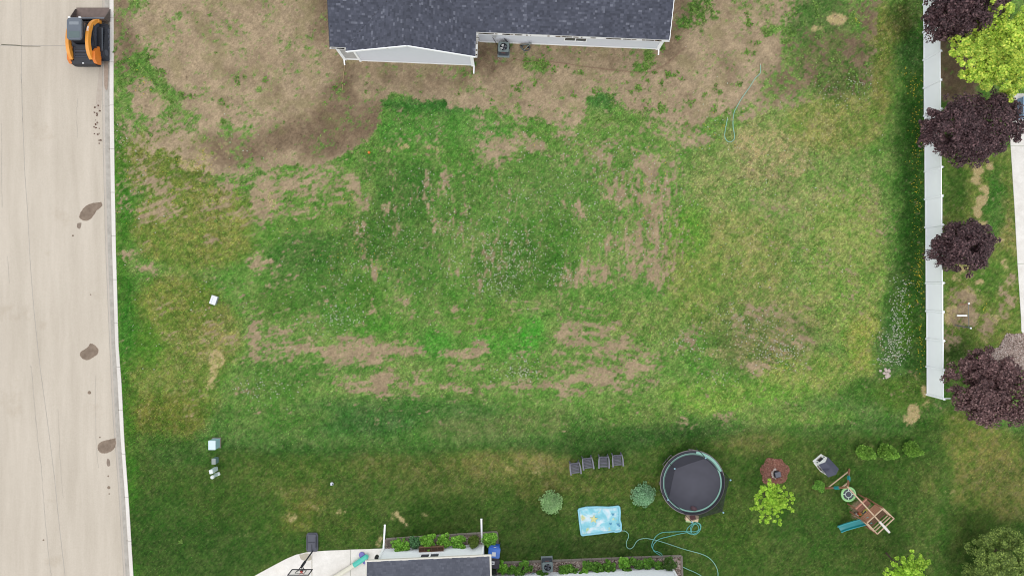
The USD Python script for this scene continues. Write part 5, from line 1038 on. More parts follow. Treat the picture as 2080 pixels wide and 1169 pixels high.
part(ldr, 'chassis', extr_x([(-1.55, 0.30), (0.75, 0.26), (0.90, 0.45), (0.90, 0.75), (0.55, 1.05), (-1.45, 1.10), (-1.70, 0.9)], -0.66, 0.66), M_DGREY)
hood = part(ldr, 'engine_hood', extr_x([(-1.78, 0.95), (-1.80, 1.22), (-1.60, 1.34), (-0.80, 1.40), (-0.70, 1.05)], -0.50, 0.50), M_BLACK, smooth=False)
part(hood, 'grille_frame', [Lb(0, -1.18, 1.385, 0.84, 0.04, 0.03), Lb(0, -0.84, 1.42, 0.90, 0.05, 0.04), Lb(0, -1.52, 1.36, 0.84, 0.04, 0.03), Lb(-0.40, -1.18, 1.39, 0.03, 0.7, 0.03), Lb(0.40, -1.18, 1.39, 0.03, 0.7, 0.03)], M_DGREY)
for k in range(6): part(hood, 'grille_bar', Lb(0, -1.44 + 0.1 * k, 1.38, 0.76, 0.03, 0.02), M_CAB if k == 5 else M_DGREY)
part(ldr, 'rear_door', extr_x([(-1.92, 0.50), (-1.98, 0.8), (-1.92, 1.15), (-1.74, 1.24), (-1.70, 0.5)], -0.74, 0.74), M_BLACK)
part(ldr, 'rear_lamp', Lb(0.03, -1.90, 1.20, 0.09, 0.05, 0.05), M_WHITE)
# cab
def rrect(x0, x1, y0, y1, r): return Polygon([(x0, y0), (x1, y0), (x1, y1), (x0, y1)]).buffer(-r).buffer(r, quad_segs=5)
cab = part(ldr, 'cab', extr_x([(-0.68, 1.0), (-0.60, 1.96), (0.50, 1.96), (0.74, 1.15), (0.74, 0.75), (-0.4, 0.75)], -0.43, 0.43), M_BLACK)
def ltop(poly, z0, z1): m = prism(poly, z0, z1); m.apply_translation((LX, LY, LZ)); return m
part(cab, 'cab_roof', [ltop(rrect(-0.46, 0.46, -0.72, 0.66, 0.19), 1.96, 2.05), ltop(rrect(-0.43, 0.43, -0.69, 0.63, 0.18), 2.05, 2.075)], M_CAB)
part(cab, 'roof_hatch', ltop(rrect(-0.36, 0.36, -0.60, -0.18, 0.06), 2.075, 2.085), mat('hatch_green_grey', C(96, 112, 112), 0.35, 0.08, 5))
part(cab, 'roof_vent', [ltop(rrect(-0.30, 0.30, 0.22, 0.42, 0.03), 2.075, 2.083)], mat('vent_pale', C(140, 147, 154), 0.6, 0.15, 30))
for s in (-1, 1): part(cab, 'side_window', Lb(s * 0.437, -0.02, 1.5, 0.012, 1.0, 0.62), M_GLASS)
part(cab, 'front_window', quadmesh([L_(-0.38, 0.56, 1.88), L_(0.38, 0.56, 1.88), L_(0.38, 0.755, 1.2), L_(-0.38, 0.755, 1.2)]), M_GLASS)
part(cab, 'work_lamp', [Lb(-0.33, 0.70, 2.02, 0.14, 0.06, 0.06)], M_WHITE); part(cab, 'work_lamp', [Lb(0.33, 0.70, 2.02, 0.14, 0.06, 0.06)], M_WHITE)
# lift arms
for s in (-1, 1):
    path = np.array([(-1.60, 1.25), (-1.30, 1.52), (-0.75, 1.66), (-0.1, 1.60), (0.45, 1.36), (0.82, 0.98), (1.02, 0.62)])
    p = spline(np.c_[np.zeros(7), path], 5)[:, 1:]; d = np.gradient(p, axis=0); d /= np.linalg.norm(d, axis=1, keepdims=True); nn = np.c_[-d[:, 1], d[:, 0]]
    w = np.interp(np.arange(len(p)), [0, 8, 20, len(p) - 1], [0.17, 0.15, 0.13, 0.10])[:, None]
    xo = s * (0.62 + 0.0); pr = np.vstack([p + nn * w, (p - nn * w)[::-1]])
    arm = part(ldr, 'lift_arm', extr_x(pr, xo - 0.10, xo + 0.10), M_ORANGE, smooth=35)
    if s > 0:
        tx = meshkit.text_mesh('CASE', 0.10, 0.004, bold=True); tx.apply_translation((-tx.bounds[1, 0] / 2, -0.05, 0))
        rot(tx, 90, (0, 0, 1)); rot(tx, -12, (1, 0, 0)); tx.apply_translation(L_(xo, 0.12, 1.695)); part(arm, 'lettering', tx, M_WHITE)
    part(ldr, 'arm_tower', extr_x([(-1.86, 0.72), (-1.90, 1.15), (-1.70, 1.38), (-1.2, 1.40), (-0.75, 0.95), (-0.9, 0.72)], s * 0.80 - 0.09, s * 0.80 + 0.10), M_ORANGE2)
    part(ldr, 'lift_cylinder', [cyl(L_(s * 0.80, -1.15, 1.0), L_(s * 0.74, 0.1, 1.36), 0.045, 10), cyl(L_(s * 0.74, 0.1, 1.36), L_(s * 0.72, 0.55, 1.22), 0.026, 8)], M_BLACK)
    part(ldr, 'tilt_cylinder', cyl(L_(s * 0.38, 0.62, 0.80), L_(s * 0.34, 1.02, 0.66), 0.04, 8), M_CAB)
    part(ldr, 'arm_foot', Lb(s * 0.66, 0.98, 0.62, 0.26, 0.22, 0.34, bevel=0.03), M_ORANGE)
part(ldr, 'cross_tube', cyl(L_(-0.6, 0.80, 0.90), L_(0.6, 0.80, 0.90), 0.07, 10), M_BLACK)
part(ldr, 'hitch_plate', Lb(0, 1.08, 0.55, 1.1, 0.06, 0.42), M_BLACK)
bprof = [(1.10, 0.78), (1.06, 0.40), (1.14, 0.16), (1.34, 0.06), (2.02, 0.03), (2.02, 0.06), (1.36, 0.10), (1.19, 0.19), (1.12, 0.40), (1.16, 0.78)]
bk = part(ldr, 'bucket', extr_x(bprof, -1.12, 1.12), M_BUCKET)
for s in (-1, 1): part(bk, 'bucket_side', extr_x([(1.10, 0.80), (1.06, 0.40), (1.14, 0.14), (1.34, 0.04), (2.02, 0.02), (1.96, 0.16)], s * 1.13 - 0.02, s * 1.13 + 0.02), mat('bucket_dark', C(84, 74, 70), 0.6, 0.25, 6))
part(bk, 'cutting_edge', Lb(0, 2.05, 0.045, 2.26, 0.10, 0.03), M_BUCKET)
part(bk, 'top_lip', Lb(0, 1.13, 0.80, 2.28, 0.10, 0.05), mat('lip_grey', C(112, 114, 120), 0.5, 0.1, 6))
crumbs = []
rc_ = np.random.default_rng(12)
cxy = np.vstack([np.c_[rc_.normal(P(195, 222)[0], 0.12, 14), rc_.normal(P(0, 224)[1], 0.35, 14)], np.c_[rc_.normal(P(194, 255)[0], 0.10, 14), rc_.normal(P(0, 256)[1], 0.25, 14)], np.c_[rc_.normal(P(196, 270)[0], 0.1, 6), rc_.normal(P(0, 276)[1], 0.3, 6)]])
single('dirt_crumbs', stones(cxy, 0.02, 0.06, ZR, rc_), mat('clod_brown', C(108, 78, 66), 0.95, 0.2, 20), 'brown clods of dirt dropped on the road near the kerb', 'dirt', kind='stuff')

# ------------------------------------------------------------------ air conditioners and the pipe frame
M_ACG = mat('green_grey_metal', C(124, 138, 138), 0.5, 0.06, 5)
M_ACD = mat('ac_grille', C(70, 76, 84), 0.55, 0.12, 10)
def condenser(label, cx, cy, w, d, rz, face, fan=0.24, pale=True):
    """face: +1 when the grille with the badge looks to +y (house coordinates), -1 otherwise."""
    t = thing('air_conditioner', label, 'air conditioner', (cx, cy, 0), 'air conditioners beside the two houses', rz=rz)
    A = lambda m: m
    def pl(name, mesh, m, par=t, **k): return part(par, name, mesh, m, local=True, **k)
    pl('pad', prism(rrect(-w / 2 - 0.06, w / 2 + 0.06, -d / 2 - 0.10, d / 2 + 0.10, 0.03), 0.0, 0.07), mat('pad_grey_green', C(138, 150, 150), 0.8, 0.1, 4))
    body = pl('body', prism(Polygon(rrect(-w / 2, w / 2, -d / 2, d / 2, 0.06)).difference(Point(0, 0).buffer(fan + 0.004, quad_segs=12)), 0.07, 0.82), M_ACD)
    for k in range(14): pl('louvre', prism(Polygon(rrect(-w / 2 - 0.006, w / 2 + 0.006, -d / 2 - 0.006, d / 2 + 0.006, 0.06)).difference(Point(0, 0).buffer(fan + 0.01, quad_segs=12)), 0.10 + 0.05 * k, 0.122 + 0.05 * k), M_ACD, body)
    ring = Polygon(rrect(-w / 2 - 0.015, w / 2 + 0.015, -d / 2 - 0.015, d / 2 + 0.015, 0.07)).difference(Point(0, -0.0).buffer(fan, quad_segs=12))
    pl('top_cover', prism(ring, 0.82, 0.875), M_ACG)
    pl('fan_well', lathe([(fan, 0.875), (fan - 0.01, 0.70), (0.0, 0.695)], (0, 0, 0), 28), mat('well_black', C(30, 30, 36), 0.6))
    hub = pl('fan_hub', cyl((0, 0, 0.70), (0, 0, 0.80), 0.055, 12), M_DGREY)
    for k in range(4):
        a = math.radians(90 * k + 25); pts = []
        for r_, da, z in [(0.05, -0.3, 0.76), (0.22, -0.42, 0.80), (0.225, 0.42, 0.74), (0.05, 0.5, 0.74)]:
            pts.append((r_ * math.cos(a + da), r_ * math.sin(a + da), z))
        pl('fan_blade', quadmesh(pts), M_WHITE if (pale and k in (1, 2)) else mat('blade_grey', C(150, 154, 164), 0.4), par=hub)
    gr = [tube([(r_ * math.cos(q), r_ * math.sin(q), 0.878) for q in np.linspace(0, 2 * np.pi, 28)[:-1]], 0.004, 4, closed=True) for r_ in (0.08, 0.13, 0.18, 0.225)] + [bar((0, 0, 0.878), (fan * math.cos(q), fan * math.sin(q), 0.878), 0.006) for q in np.linspace(0, 2 * np.pi, 9)[:-1]]
    pl('fan_guard', gr, M_ACD)
    pl('badge', box(0, face * (d / 2 + 0.012), 0.62, 0.26, 0.012, 0.06), mat('badge_red', C(150, 96, 90), 0.4))
    return t
condenser('grey-green air conditioner with white fan blades against the grey house wall', -0.54, 15.42, 0.66, 0.60, HA, -1)
condenser('grey-green air conditioner standing in the long gravel bed at the bottom', 2.28, -17.86, 0.64, 0.58, BA, 1, fan=0.22, pale=False)
pf = thing('conduit', 'dark pipes running from the upper condenser up the grey house wall', 'pipes', P(1010, 92))
part(pf, 'pipe', tube([P(1011, 110, 0.05), P(1010.5, 92, 0.3), HL(1.28, 1.46, 1.15)], 0.02, 6), M_BLACK)
part(pf, 'pipe', tube([P(1034.5, 100, 0.3), P(1033.5, 88, 0.6), HL(2.02, 1.46, 1.0)], 0.035, 6), M_BLACK)
part(pf, 'switch_box', HR(box(1.40, 1.47, 1.35, 0.22, 0.10, 0.30)), mat('box_pale', C(196, 198, 200), 0.5))
M_PIPEG = mat('grey_metal', C(128, 138, 140), 0.4, 0.08, 6, 0.5, 0.4)
cart = thing('metal_cart', 'grey metal tube frame cart with dark coil against the grey house wall', 'cart', P(1068, 97))
q0, q1, q2 = P(1064.5, 102, 0.55), P(1079, 87, 0.75), P(1057.5, 94, 0.4)
part(cart, 'frame', [tube([q0, q1], 0.024, 7), tube([q2, q0], 0.024, 7), tube([q2 + [0, 0.1, -0.1], q1 + [0, 0.05, -0.3]], 0.02, 7), tube([q1, q1 + [0.02, 0.15, -0.6]], 0.022, 7), tube([q1 + [-0.13, 0.05, 0], q1 + [-0.11, 0.2, -0.6]], 0.022, 7), tube([q0, [q0[0], q0[1] - 0.02, 0.02]], 0.022, 7), tube([q2, [q2[0], q2[1], 0.02]], 0.022, 7)], M_PIPEG)
part(cart, 'coil', [tube([P(1068, 97, 0.15 + 0.06 * k) + [0.26 * math.cos(a), 0.2 * math.sin(a), 0] for a in np.linspace(0, 2 * np.pi, 20)[:-1]], 0.03, 6, closed=True) for k in range(4)], mat('coil_dark', C(82, 88, 90), 0.6, 0.2, 12))
part(cart, 'wheel', cyl(P(1059, 93, 0.12) + [0, -0.03, 0], P(1059, 93, 0.12) + [0, 0.03, 0], 0.12, 14), mat('wheel_brown', C(76, 58, 52), 0.7))
part(cart, 'wheel', cyl(P(1074, 96, 0.12) + [0, -0.03, 0], P(1074, 96, 0.12) + [0, 0.03, 0], 0.12, 14), MATS['wheel_brown'])

# ------------------------------------------------------------------ hoses
M_MINT = mat('mint_hose', C(150, 206, 188), 0.45, 0.08, 4)
M_TEALH = mat('teal_hose', C(110, 196, 184), 0.45, 0.08, 4)
M_BRASS = mat('pale_brass', C(206, 190, 170), 0.4, 0.1, 6)
def hose(label, px, r, m, z=0.055, wig=0.0, name='garden_hose', cat='hose'):
    p = spline(Ps(px), 9); p[:, 2] = z + (NZ(np.arange(len(p)), np.zeros(len(p)), 6, 91, 2) - 0.5) * 0.03
    t = thing(name, label, cat, p[len(p) // 2] * [1, 1, 0], 'garden hoses')
    part(t, 'tube', tube(p, r, 7), m, smooth=True)
    part(t, 'fitting', tube([p[0], p[0] + (p[0] - p[1]) / np.linalg.norm(p[0] - p[1]) * 0.09], r * 1.35, 8), M_BRASS); part(t, 'fitting', tube([p[-1], p[-1] + (p[-1] - p[-2]) / np.linalg.norm(p[-1] - p[-2]) * 0.09], r * 1.35, 8), M_BRASS)
hose('mint green hose looped on the soil near the upper right', [(1544, 133), (1544.5, 142), (1543, 150), (1536, 157), (1531, 163), (1523, 176), (1514, 189), (1505, 202), (1496, 218), (1491, 228), (1488.5, 242), (1488.5, 258), (1490.5, 270), (1491.5, 280), (1488, 286), (1482, 289), (1475, 285), (1471.5, 276), (1473, 262), (1475.5, 250), (1477, 241)], 0.021, M_MINT)
hose('mint hose running from the blue mat in a loop across the lawn', [(1264, 1076.5), (1270, 1077), (1276, 1083), (1275.5, 1091), (1272, 1100), (1273, 1109), (1279, 1113), (1286, 1109), (1292, 1099), (1300, 1093.5), (1312, 1092), (1326, 1094), (1345, 1099), (1366, 1106), (1390, 1114), (1420, 1122), (1438, 1130), (1450, 1142), (1457, 1157), (1457, 1172), (1450, 1190)], 0.020, M_MINT)
hose('teal hose coiled in rings under the trampoline edge and trailing to the long bed', [(1346.5, 1131), (1343, 1123), (1336, 1119), (1328, 1116), (1323.5, 1107), (1327, 1095), (1335, 1085), (1347, 1079.5), (1364, 1078.5), (1384, 1078), (1398, 1077), (1411, 1078), (1421, 1073), (1423, 1065), (1417, 1060), (1407, 1061), (1400, 1067), (1395, 1073), (1396, 1080), (1405, 1083), (1415, 1080), (1419, 1071), (1414, 1063), (1405, 1065), (1402, 1075), (1408, 1084), (1417, 1081), (1423, 1071), (1419, 1062), (1412, 1061), (1405, 1070), (1403, 1080), (1394, 1080), (1378, 1083), (1358, 1088), (1342, 1092), (1332, 1098), (1326, 1107), (1327, 1116), (1334, 1122), (1342, 1127), (1347, 1133)], 0.020, M_TEALH)
hose('mint hose end running from the long bed to the bottom edge of the photo', [(1385, 1149), (1398, 1155), (1412, 1161), (1428, 1170), (1445, 1180)], 0.020, M_MINT)
hose('thin brown hose lying on the soil in front of the grey house', [(1014, 122), (1018, 131), (1024, 134), (1031, 131), (1038, 124), (1046, 121), (1055, 123), (1068, 126), (1085, 124.5), (1110, 126), (1140, 128.5), (1170, 133), (1205, 138), (1250, 143), (1290, 147), (1318, 146), (1340, 138), (1356, 128), (1372, 114), (1392, 96)], 0.014, mat('brown_hose', C(150, 116, 96), 0.6, 0.1, 5), z=0.04)

# ------------------------------------------------------------------ utility boxes by the road
M_PED = mat('utility_pale_green', C(196, 216, 212), 0.5, 0.05, 4)
M_PEDW = mat('utility_white', C(232, 238, 236), 0.45, 0.03, 4)
M_PEDG = mat('utility_grey', C(150, 160, 156), 0.5, 0.06, 4)
t = thing('utility_box', 'largest pale green utility box at the top of a row of four near the road', 'utility box', P(441, 898), 'row of utility boxes near the road')
b = P(430.2, 903.7, 0.76); zb = 0.70
part(t, 'cabinet', box(b[0], b[1], 0.35, 0.46, 0.58, 0.70, 0, 0.03), mat('utility_blue_green', C(150, 190, 196), 0.45, 0.05, 4))
part(t, 'lid', box(b[0], b[1], 0.73, 0.48, 0.60, 0.07, 0, 0.025), mat('utility_lid', C(214, 234, 240), 0.4, 0.03, 4))
part(t, 'base', box(b[0], b[1], 0.03, 0.56, 0.68, 0.06), M_EDGE)
t = thing('utility_box', 'small grey utility box, second in the row of four', 'utility box', P(440, 934), 'row of utility boxes near the road'); b = P(433.8, 936.7, 0.5)
part(t, 'cabinet', box(b[0], b[1], 0.23, 0.25, 0.36, 0.46, 0, 0.02), mat('utility_dark', C(96, 124, 120), 0.5)); part(t, 'lid', box(b[0], b[1], 0.48, 0.27, 0.38, 0.05, 0, 0.015), M_PEDG)
t = thing('utility_pedestal', 'square white telecom pedestal, third in the row of four', 'pedestal', P(440, 950), 'row of utility boxes near the road'); b = P(428.5, 957.5, 0.80)
part(t, 'shell', box(b[0], b[1], 0.38, 0.24, 0.26, 0.76, 12, 0.03), M_PED); part(t, 'cap', box(b[0], b[1], 0.79, 0.25, 0.27, 0.07, 12, 0.03), M_PEDW)
t = thing('utility_pedestal', 'round white telecom pedestal at the bottom of the row of four', 'pedestal', P(441, 962), 'row of utility boxes near the road'); b = P(430.5, 968.8, 0.85)
part(t, 'shell', cyl((b[0], b[1], 0.0), (b[0], b[1], 0.74), 0.10, 18), M_PED); part(t, 'cap', lathe([(0.115, 0.70), (0.118, 0.82), (0.08, 0.87), (0, 0.885)], (b[0], b[1], 0), 20), M_PEDW); part(t, 'base', box(b[0] + 0.02, b[1], 0.07, 0.30, 0.22, 0.14, 20, 0.02), M_PEDW)
t = thing('white_enclosure', 'low white box with a fold line standing alone in the grass near the road', 'utility box', P(434, 609)); b = P(433.2, 609.2, 0.3)
part(t, 'body', box(b[0], b[1], 0.14, 0.37, 0.54, 0.28, -19, 0.015), M_PEDG); part(t, 'lid', box(b[0], b[1], 0.29, 0.40, 0.57, 0.03, -19, 0.01), mat('white_paint', C(236, 238, 244), 0.4, 0.03)); part(t, 'lid_seam', box(b[0] - 0.075, b[1] - 0.02, 0.307, 0.008, 0.5, 0.006, -19), M_PEDG)
t = thing('ball', 'small white and dark blue ball lying on the lower lawn', 'ball', P(674, 982)); b = P(674, 982, 0.11)
bs = trimesh.creation.icosphere(3, 0.115); bs.apply_translation((b[0], b[1], 0.115))
part(t, 'skin', bs, usdkit.material(stage, '/World/Looks/ball_panels', {'tc': ('texture_coordinate', {}), 'v': ('voronoi_texture', {'scale': 9.0}), 'r': ('rgb_ramp', {'ramp': [(0.0, C(30, 40, 70)), (0.40, C(30, 40, 70)), (0.46, C(226, 232, 238)), (1.0, C(236, 240, 244))]}), 'p': ('principled_bsdf', {'roughness': 0.4})}, [('tc.object', 'v.vector'), ('v.distance', 'r.fac'), ('r.color', 'p.base_color')], surface='p.BSDF'), smooth=True)
ob = trimesh.creation.icosphere(2, 0.09); ob.apply_translation(P(750, 310) + [0, 0, 0.07]); single('ball', ob, mat('orange_plastic', C(224, 130, 50), 0.5), 'tiny orange ball in the grass below the grey house', 'ball', smooth=True)
rk = np.random.default_rng(6); kx = np.c_[rk.normal(P(1799, 0)[0], 0.14, 14), rk.normal(P(0, 759)[1], 0.16, 14)]
t = thing('rock_pile', 'little pile of pale pinkish rocks in the grass near the fence end', 'rocks', P(1799, 759))
for k in range(14): part(t, 'rock', stones(kx[k:k + 1], 0.06, 0.14, 0.0, rk), mat('pale_rock', C(206, 190, 180), 0.9, 0.15, 8))

# ------------------------------------------------------------------ patio chairs
M_RESIN = mat('grey_resin', C(98, 98, 110), 0.5, 0.06, 6); M_RESIN2 = mat('arm_grey', C(124, 124, 134), 0.45, 0.05, 6)
chair = thing('garden_chair', 'dark grey resin garden chair, leftmost and lowest of four in a row', 'chair', (0, 0, 0), 'four grey garden chairs')
def ch(name, m, mt=M_RESIN): return part(chair, name, m, mt, local=True)
for k in range(6): ch('seat_slat', box(0, -0.26 + 0.088 * k, 0.36 - 0.018 * k + 0.02 * (k == 0), 0.50, 0.076, 0.022, 0, 0.006))
ch('seat_frame', [bar((-0.25, -0.30, 0.33), (-0.25, 0.42, 0.17), 0.035, 0.07), bar((0.25, -0.30, 0.33), (0.25, 0.42, 0.17), 0.035, 0.07), box(0, -0.31, 0.33, 0.54, 0.025, 0.09)])
for k in range(5):
    x = (k - 2) * 0.102; ch('back_slat', bar((x * 0.92, 0.20, 0.26), (x * 1.12, 0.47, 0.90 - 0.04 * abs(k - 2)), 0.088, 0.022))
ch('back_rail', box(0, 0.37, 0.60, 0.56, 0.03, 0.06)); ch('back_rail', box(0, 0.45, 0.80, 0.52, 0.03, 0.05))
for s in (-1, 1):
    ch('arm', prism([(s * 0.28, -0.36), (s * 0.38, -0.36), (s * 0.375, 0.10), (s * 0.32, 0.40), (s * 0.27, 0.40), (s * 0.29, 0.05)], 0.53, 0.555), M_RESIN2)
    ch('leg', box(s * 0.31, -0.30, 0.265, 0.05, 0.09, 0.53)); ch('leg', bar((s * 0.30, 0.40, 0.0), (s * 0.30, 0.34, 0.53), 0.045, 0.08))
cps = [(1168.5, 951, 8, None), (1194, 941, 8, 'dark grey resin garden chair, second from the left of four in a row'), (1226.5, 938.5, 1, 'dark grey resin garden chair, third from the left of four in a row'), (1254.5, 935, 5, 'dark grey resin garden chair, rightmost of four, nearest the trampoline')]
for x, y, r, lab in cps:
    loc = P(x, y, 0.45) * [1, 1, 0]
    if lab is None:
        pr = stage.GetPrimAtPath(chair); pr.GetAttribute('xformOp:translate').Set(Gf.Vec3d(*[float(v) for v in loc])); xf = UsdGeom.Xformable(pr)
        ro = xf.AddRotateZOp(); ro.Set(float(r)); xf.SetXformOpOrder([UsdGeom.XformOp(pr.GetAttribute('xformOp:translate')), ro])
    else: copy_of(chair, 'garden_chair', lab, loc, r, 'chair', 'four grey garden chairs')

# ------------------------------------------------------------------ splash mat
def rounded_px(pts, r, z):
    return Polygon(XY(pts, z)).buffer(-r).buffer(r, quad_segs=5)
mp = [(1173.5, 1032.5), (1190, 1028.5), (1214, 1027.5), (1236, 1028.5), (1259.3, 1026), (1261, 1040), (1260, 1054), (1263, 1064), (1263, 1078.5), (1250, 1081), (1247, 1079.5), (1215, 1084), (1180, 1088), (1176.5, 1062)]
pg = rounded_px(mp, 0.14, 0.1); mc = np.array(pg.centroid.coords[0])
sm = thing('splash_mat', 'pale blue inflatable splash mat on the lawn with a fish-coloured print', 'splash mat', (mc[0], mc[1], 0))
gxx, gyy = np.meshgrid(np.linspace(pg.bounds[0], pg.bounds[2], 60), np.linspace(pg.bounds[1], pg.bounds[3], 44)); gp = np.c_[gxx.ravel(), gyy.ravel()]
inside = contains_xy(pg.buffer(-0.03), gp[:, 0], gp[:, 1]); gp = gp[inside]
from scipy.spatial import Delaunay
rp = np.array([pg.buffer(-0.03).exterior.interpolate(t, normalized=True).coords[0] for t in np.linspace(0, 1, 120, endpoint=False)]); gp = np.vstack([gp, rp])
tri = Delaunay(gp).simplices; cen = gp[tri].mean(1); tri = tri[contains_xy(pg.buffer(-0.025), cen[:, 0], cen[:, 1])]
hz = 0.07 + 0.05 * (NZ(gp[:, 0], gp[:, 1], 0.35, 95, 3) - 0.5)
tv = np.cross(gp[tri[:, 1]] - gp[tri[:, 0]], gp[tri[:, 2]] - gp[tri[:, 0]]); tri[tv < 0] = tri[tv < 0][:, ::-1]
M_MAT = usdkit.material(stage, '/World/Looks/splash_print', {
    'g': ('geometry', {}), 'n1': ('noise_texture', {'scale': 1.5, 'detail': 3.0, 'distortion': 0.6}), 'r1': ('rgb_ramp', {'ramp': [(0.30, C(112, 196, 214)), (0.46, C(140, 212, 228)), (0.56, C(196, 228, 238)), (0.66, C(222, 232, 238))]}),
    'n2': ('noise_texture', {'scale': 2.3, 'detail': 3.0}), 'r2': ('rgb_ramp', {'ramp': [(0.60, (0, 0, 0)), (0.68, (1, 1, 1))]}), 'n3': ('noise_texture', {'scale': 4.0, 'detail': 2.0, 'distortion': 1.0}), 'r3': ('rgb_ramp', {'ramp': [(0.3, C(120, 206, 190)), (0.5, C(206, 220, 150)), (0.7, C(226, 190, 190))]}),
    'm': ('mix_color', {'blend_type': 'mix'}), 'p': ('principled_bsdf', {'roughness': 0.28, 'specular_ior_level': 0.5})},
    [('g.position', 'n1.vector'), ('n1.fac', 'r1.fac'), ('g.position', 'n2.vector'), ('n2.fac', 'r2.fac'), ('g.position', 'n3.vector'), ('n3.fac', 'r3.fac'), ('r1.color', 'm.a'), ('r3.color', 'm.b'), ('r2.color', 'm.fac'), ('m.result', 'p.base_color')], surface='p.BSDF')
sheet = part(sm, 'sheet', (np.c_[gp, hz], tri), M_MAT, smooth=True)
rim = np.array(pg.buffer(-0.05).exterior.coords)[:-1]
part(sm, 'rim', tube(np.c_[rim, np.full(len(rim), 0.075)], 0.068, 9, closed=True), mat('rim_aqua', C(150, 214, 232), 0.3, 0.06, 3), smooth=True)
def flatshape(pts, z): return prism(XY(pts, z), z, z + 0.004)
st_ = [(1206 + (9 if k % 2 == 0 else 4) * math.sin(k * math.pi / 5 + 0.1), 1053.5 - (9 if k % 2 == 0 else 4) * math.cos(k * math.pi / 5 + 0.1)) for k in range(10)]
part(sheet, 'star_print', flatshape(st_, 0.112), mat('print_yellow', C(216, 216, 150), 0.4, 0.1, 5))
for x, y, c in [(1245, 1044, 1), (1255, 1064, 1), (1258, 1067, 1), (1240, 1063, 0)]:
    part(sheet, 'fish_print', flatshape([(x - 3, y - 2), (x + 1, y - 1), (x + 3, y - 3), (x + 2.4, y + 1), (x - 1, y + 2.4)], 0.112), mat('print_blue', C(70, 150, 190), 0.4, 0.1, 5))

# ------------------------------------------------------------------ trampoline
TC = P(1406.5, 979.5, 0.86); TZ = 0.86
tp = thing('trampoline', 'large round black trampoline with mint rim and netting poles', 'trampoline', (TC[0], TC[1], 0))
def ang(r, deg, z): return np.array([TC[0] + r * math.cos(math.radians(deg)), TC[1] + r * math.sin(math.radians(deg)), z])
def annulus(r0, r1, z, th, a0=0, a1=360, n=96):
    aa = np.linspace(a0, a1, n); full = abs(a1 - a0) >= 359
    v = []; 
    for a in aa[:-1] if full else aa: v += [ang(r0, a, z), ang(r1, a, z), ang(r1, a, z - th), ang(r0, a, z - th)]
    m = len(v) // 4; f = []
    for k in range(m if full else m - 1):
        l = (k + 1) % m
        for c in range(4):
            d = (c + 1) % 4; f += [(4 * k + c, 4 * k + d, 4 * l + d), (4 * k + c, 4 * l + d, 4 * l + c)]
    return trimesh.Trimesh(np.array(v), f, process=False)
M_TMAT = mat('trampoline_mat', C(90, 90, 101), 0.8, 0.10, 1.6)
M_NETPAD = mat('black_fabric', C(66, 67, 76), 0.85, 0.12, 5)
M_MINTP = mat('mint_pad', C(172, 226, 208), 0.5, 0.05, 3)
mv = [np.array([TC[0], TC[1], TZ - 0.05])]; nr = 10; na = 72
for i in range(1, nr + 1):
    for k in range(na): mv.append(ang(1.80 * i / nr, k * 5, TZ - 0.05 * (1 - (i / nr) ** 2) - 0.01))
mf = [(0, 1 + k, 1 + (k + 1) % na) for k in range(na)]
for i in range(nr - 1):
    for k in range(na):
        a, b_, c_, d_ = 1 + i * na + k, 1 + i * na + (k + 1) % na, 1 + (i + 1) * na + (k + 1) % na, 1 + (i + 1) * na + k; mf += [(a, d_, c_), (a, c_, b_)]
part(tp, 'mat', trimesh.Trimesh(np.array(mv), mf, process=False), M_TMAT, smooth=True)
part(tp, 'pad', annulus(1.84, 2.05, TZ + 0.012, 0.03), M_NETPAD)
part(tp, 'mint_rim', annulus(1.79, 1.885, TZ + 0.03, 0.03), M_MINTP)
part(tp, 'mint_pad', annulus(1.82, 2.02, TZ + 0.036, 0.02, 22, 83, 40), M_MINTP, label='wide mint pad segment folded out on the upper right')
part(tp, 'frame_ring', tube([ang(2.06, a, TZ) for a in np.arange(0, 360, 5)], 0.028, 8, closed=True), mat('galvanised', C(150, 140, 142), 0.4, 0.1, 6, 0.5, 0.5), smooth=True)
PANG = [139, 79, 18, -43, -103, -163]
for k, a in enumerate(PANG):
    pole = part(tp, 'net_pole', tube([ang(2.10, a, 0.25), ang(2.10, a, 1.2), ang(2.02, a, 2.46)], 0.020, 8), M_BLACK)
    part(pole, 'pole_cap', trimesh.creation.icosphere(2, 0.055).apply_translation(ang(2.02, a, 2.50)), mat('cap_blue', C(150, 190, 206), 0.4))
    lg = part(tp, 'leg', tube([ang(2.02, a - 12, TZ), ang(1.97, a - 12, 0.04), ang(1.97, a + 12, 0.04), ang(2.02, a + 12, TZ)], 0.022, 7), MATS['galvanised'])
M_NET = usdkit.material(stage, '/World/Looks/black_netting', {'t': ('transparent_bsdf', {}), 'd': ('diffuse_bsdf', {'color': (0.018, 0.018, 0.022)}), 'x': ('mix_closure', {'fac': 0.64})}, [('t.BSDF', 'x.closure1'), ('d.BSDF', 'x.closure2')], surface='x.closure')
nv, nf = [], []; NA, NZZ = 120, 8
for i in range(NZZ + 1):
    u = i / NZZ; z = TZ + 0.03 + (2.42 - TZ) * u
    for k in range(NA):
        a = k * 3.0; da = min(abs((a - p + 180) % 360 - 180) for p in PANG); hexr = 2.0 * math.cos(math.radians(30)) / math.cos(math.radians(30 - min(30, da)))
        r = 1.86 * (1 - u) + (hexr - 0.03) * u - 0.10 * math.sin(math.pi * u) * (da / 30); zz = z - (0.10 * (da / 30) if u > 0.5 else 0) * (2 * u - 1)
        nv.append(ang(r, a, zz))
for i in range(NZZ):
    for k in range(NA):
        l = (k + 1) % NA; nf += [(i * NA + k, i * NA + l, (i + 1) * NA + l), (i * NA + k, (i + 1) * NA + l, (i + 1) * NA + k)]
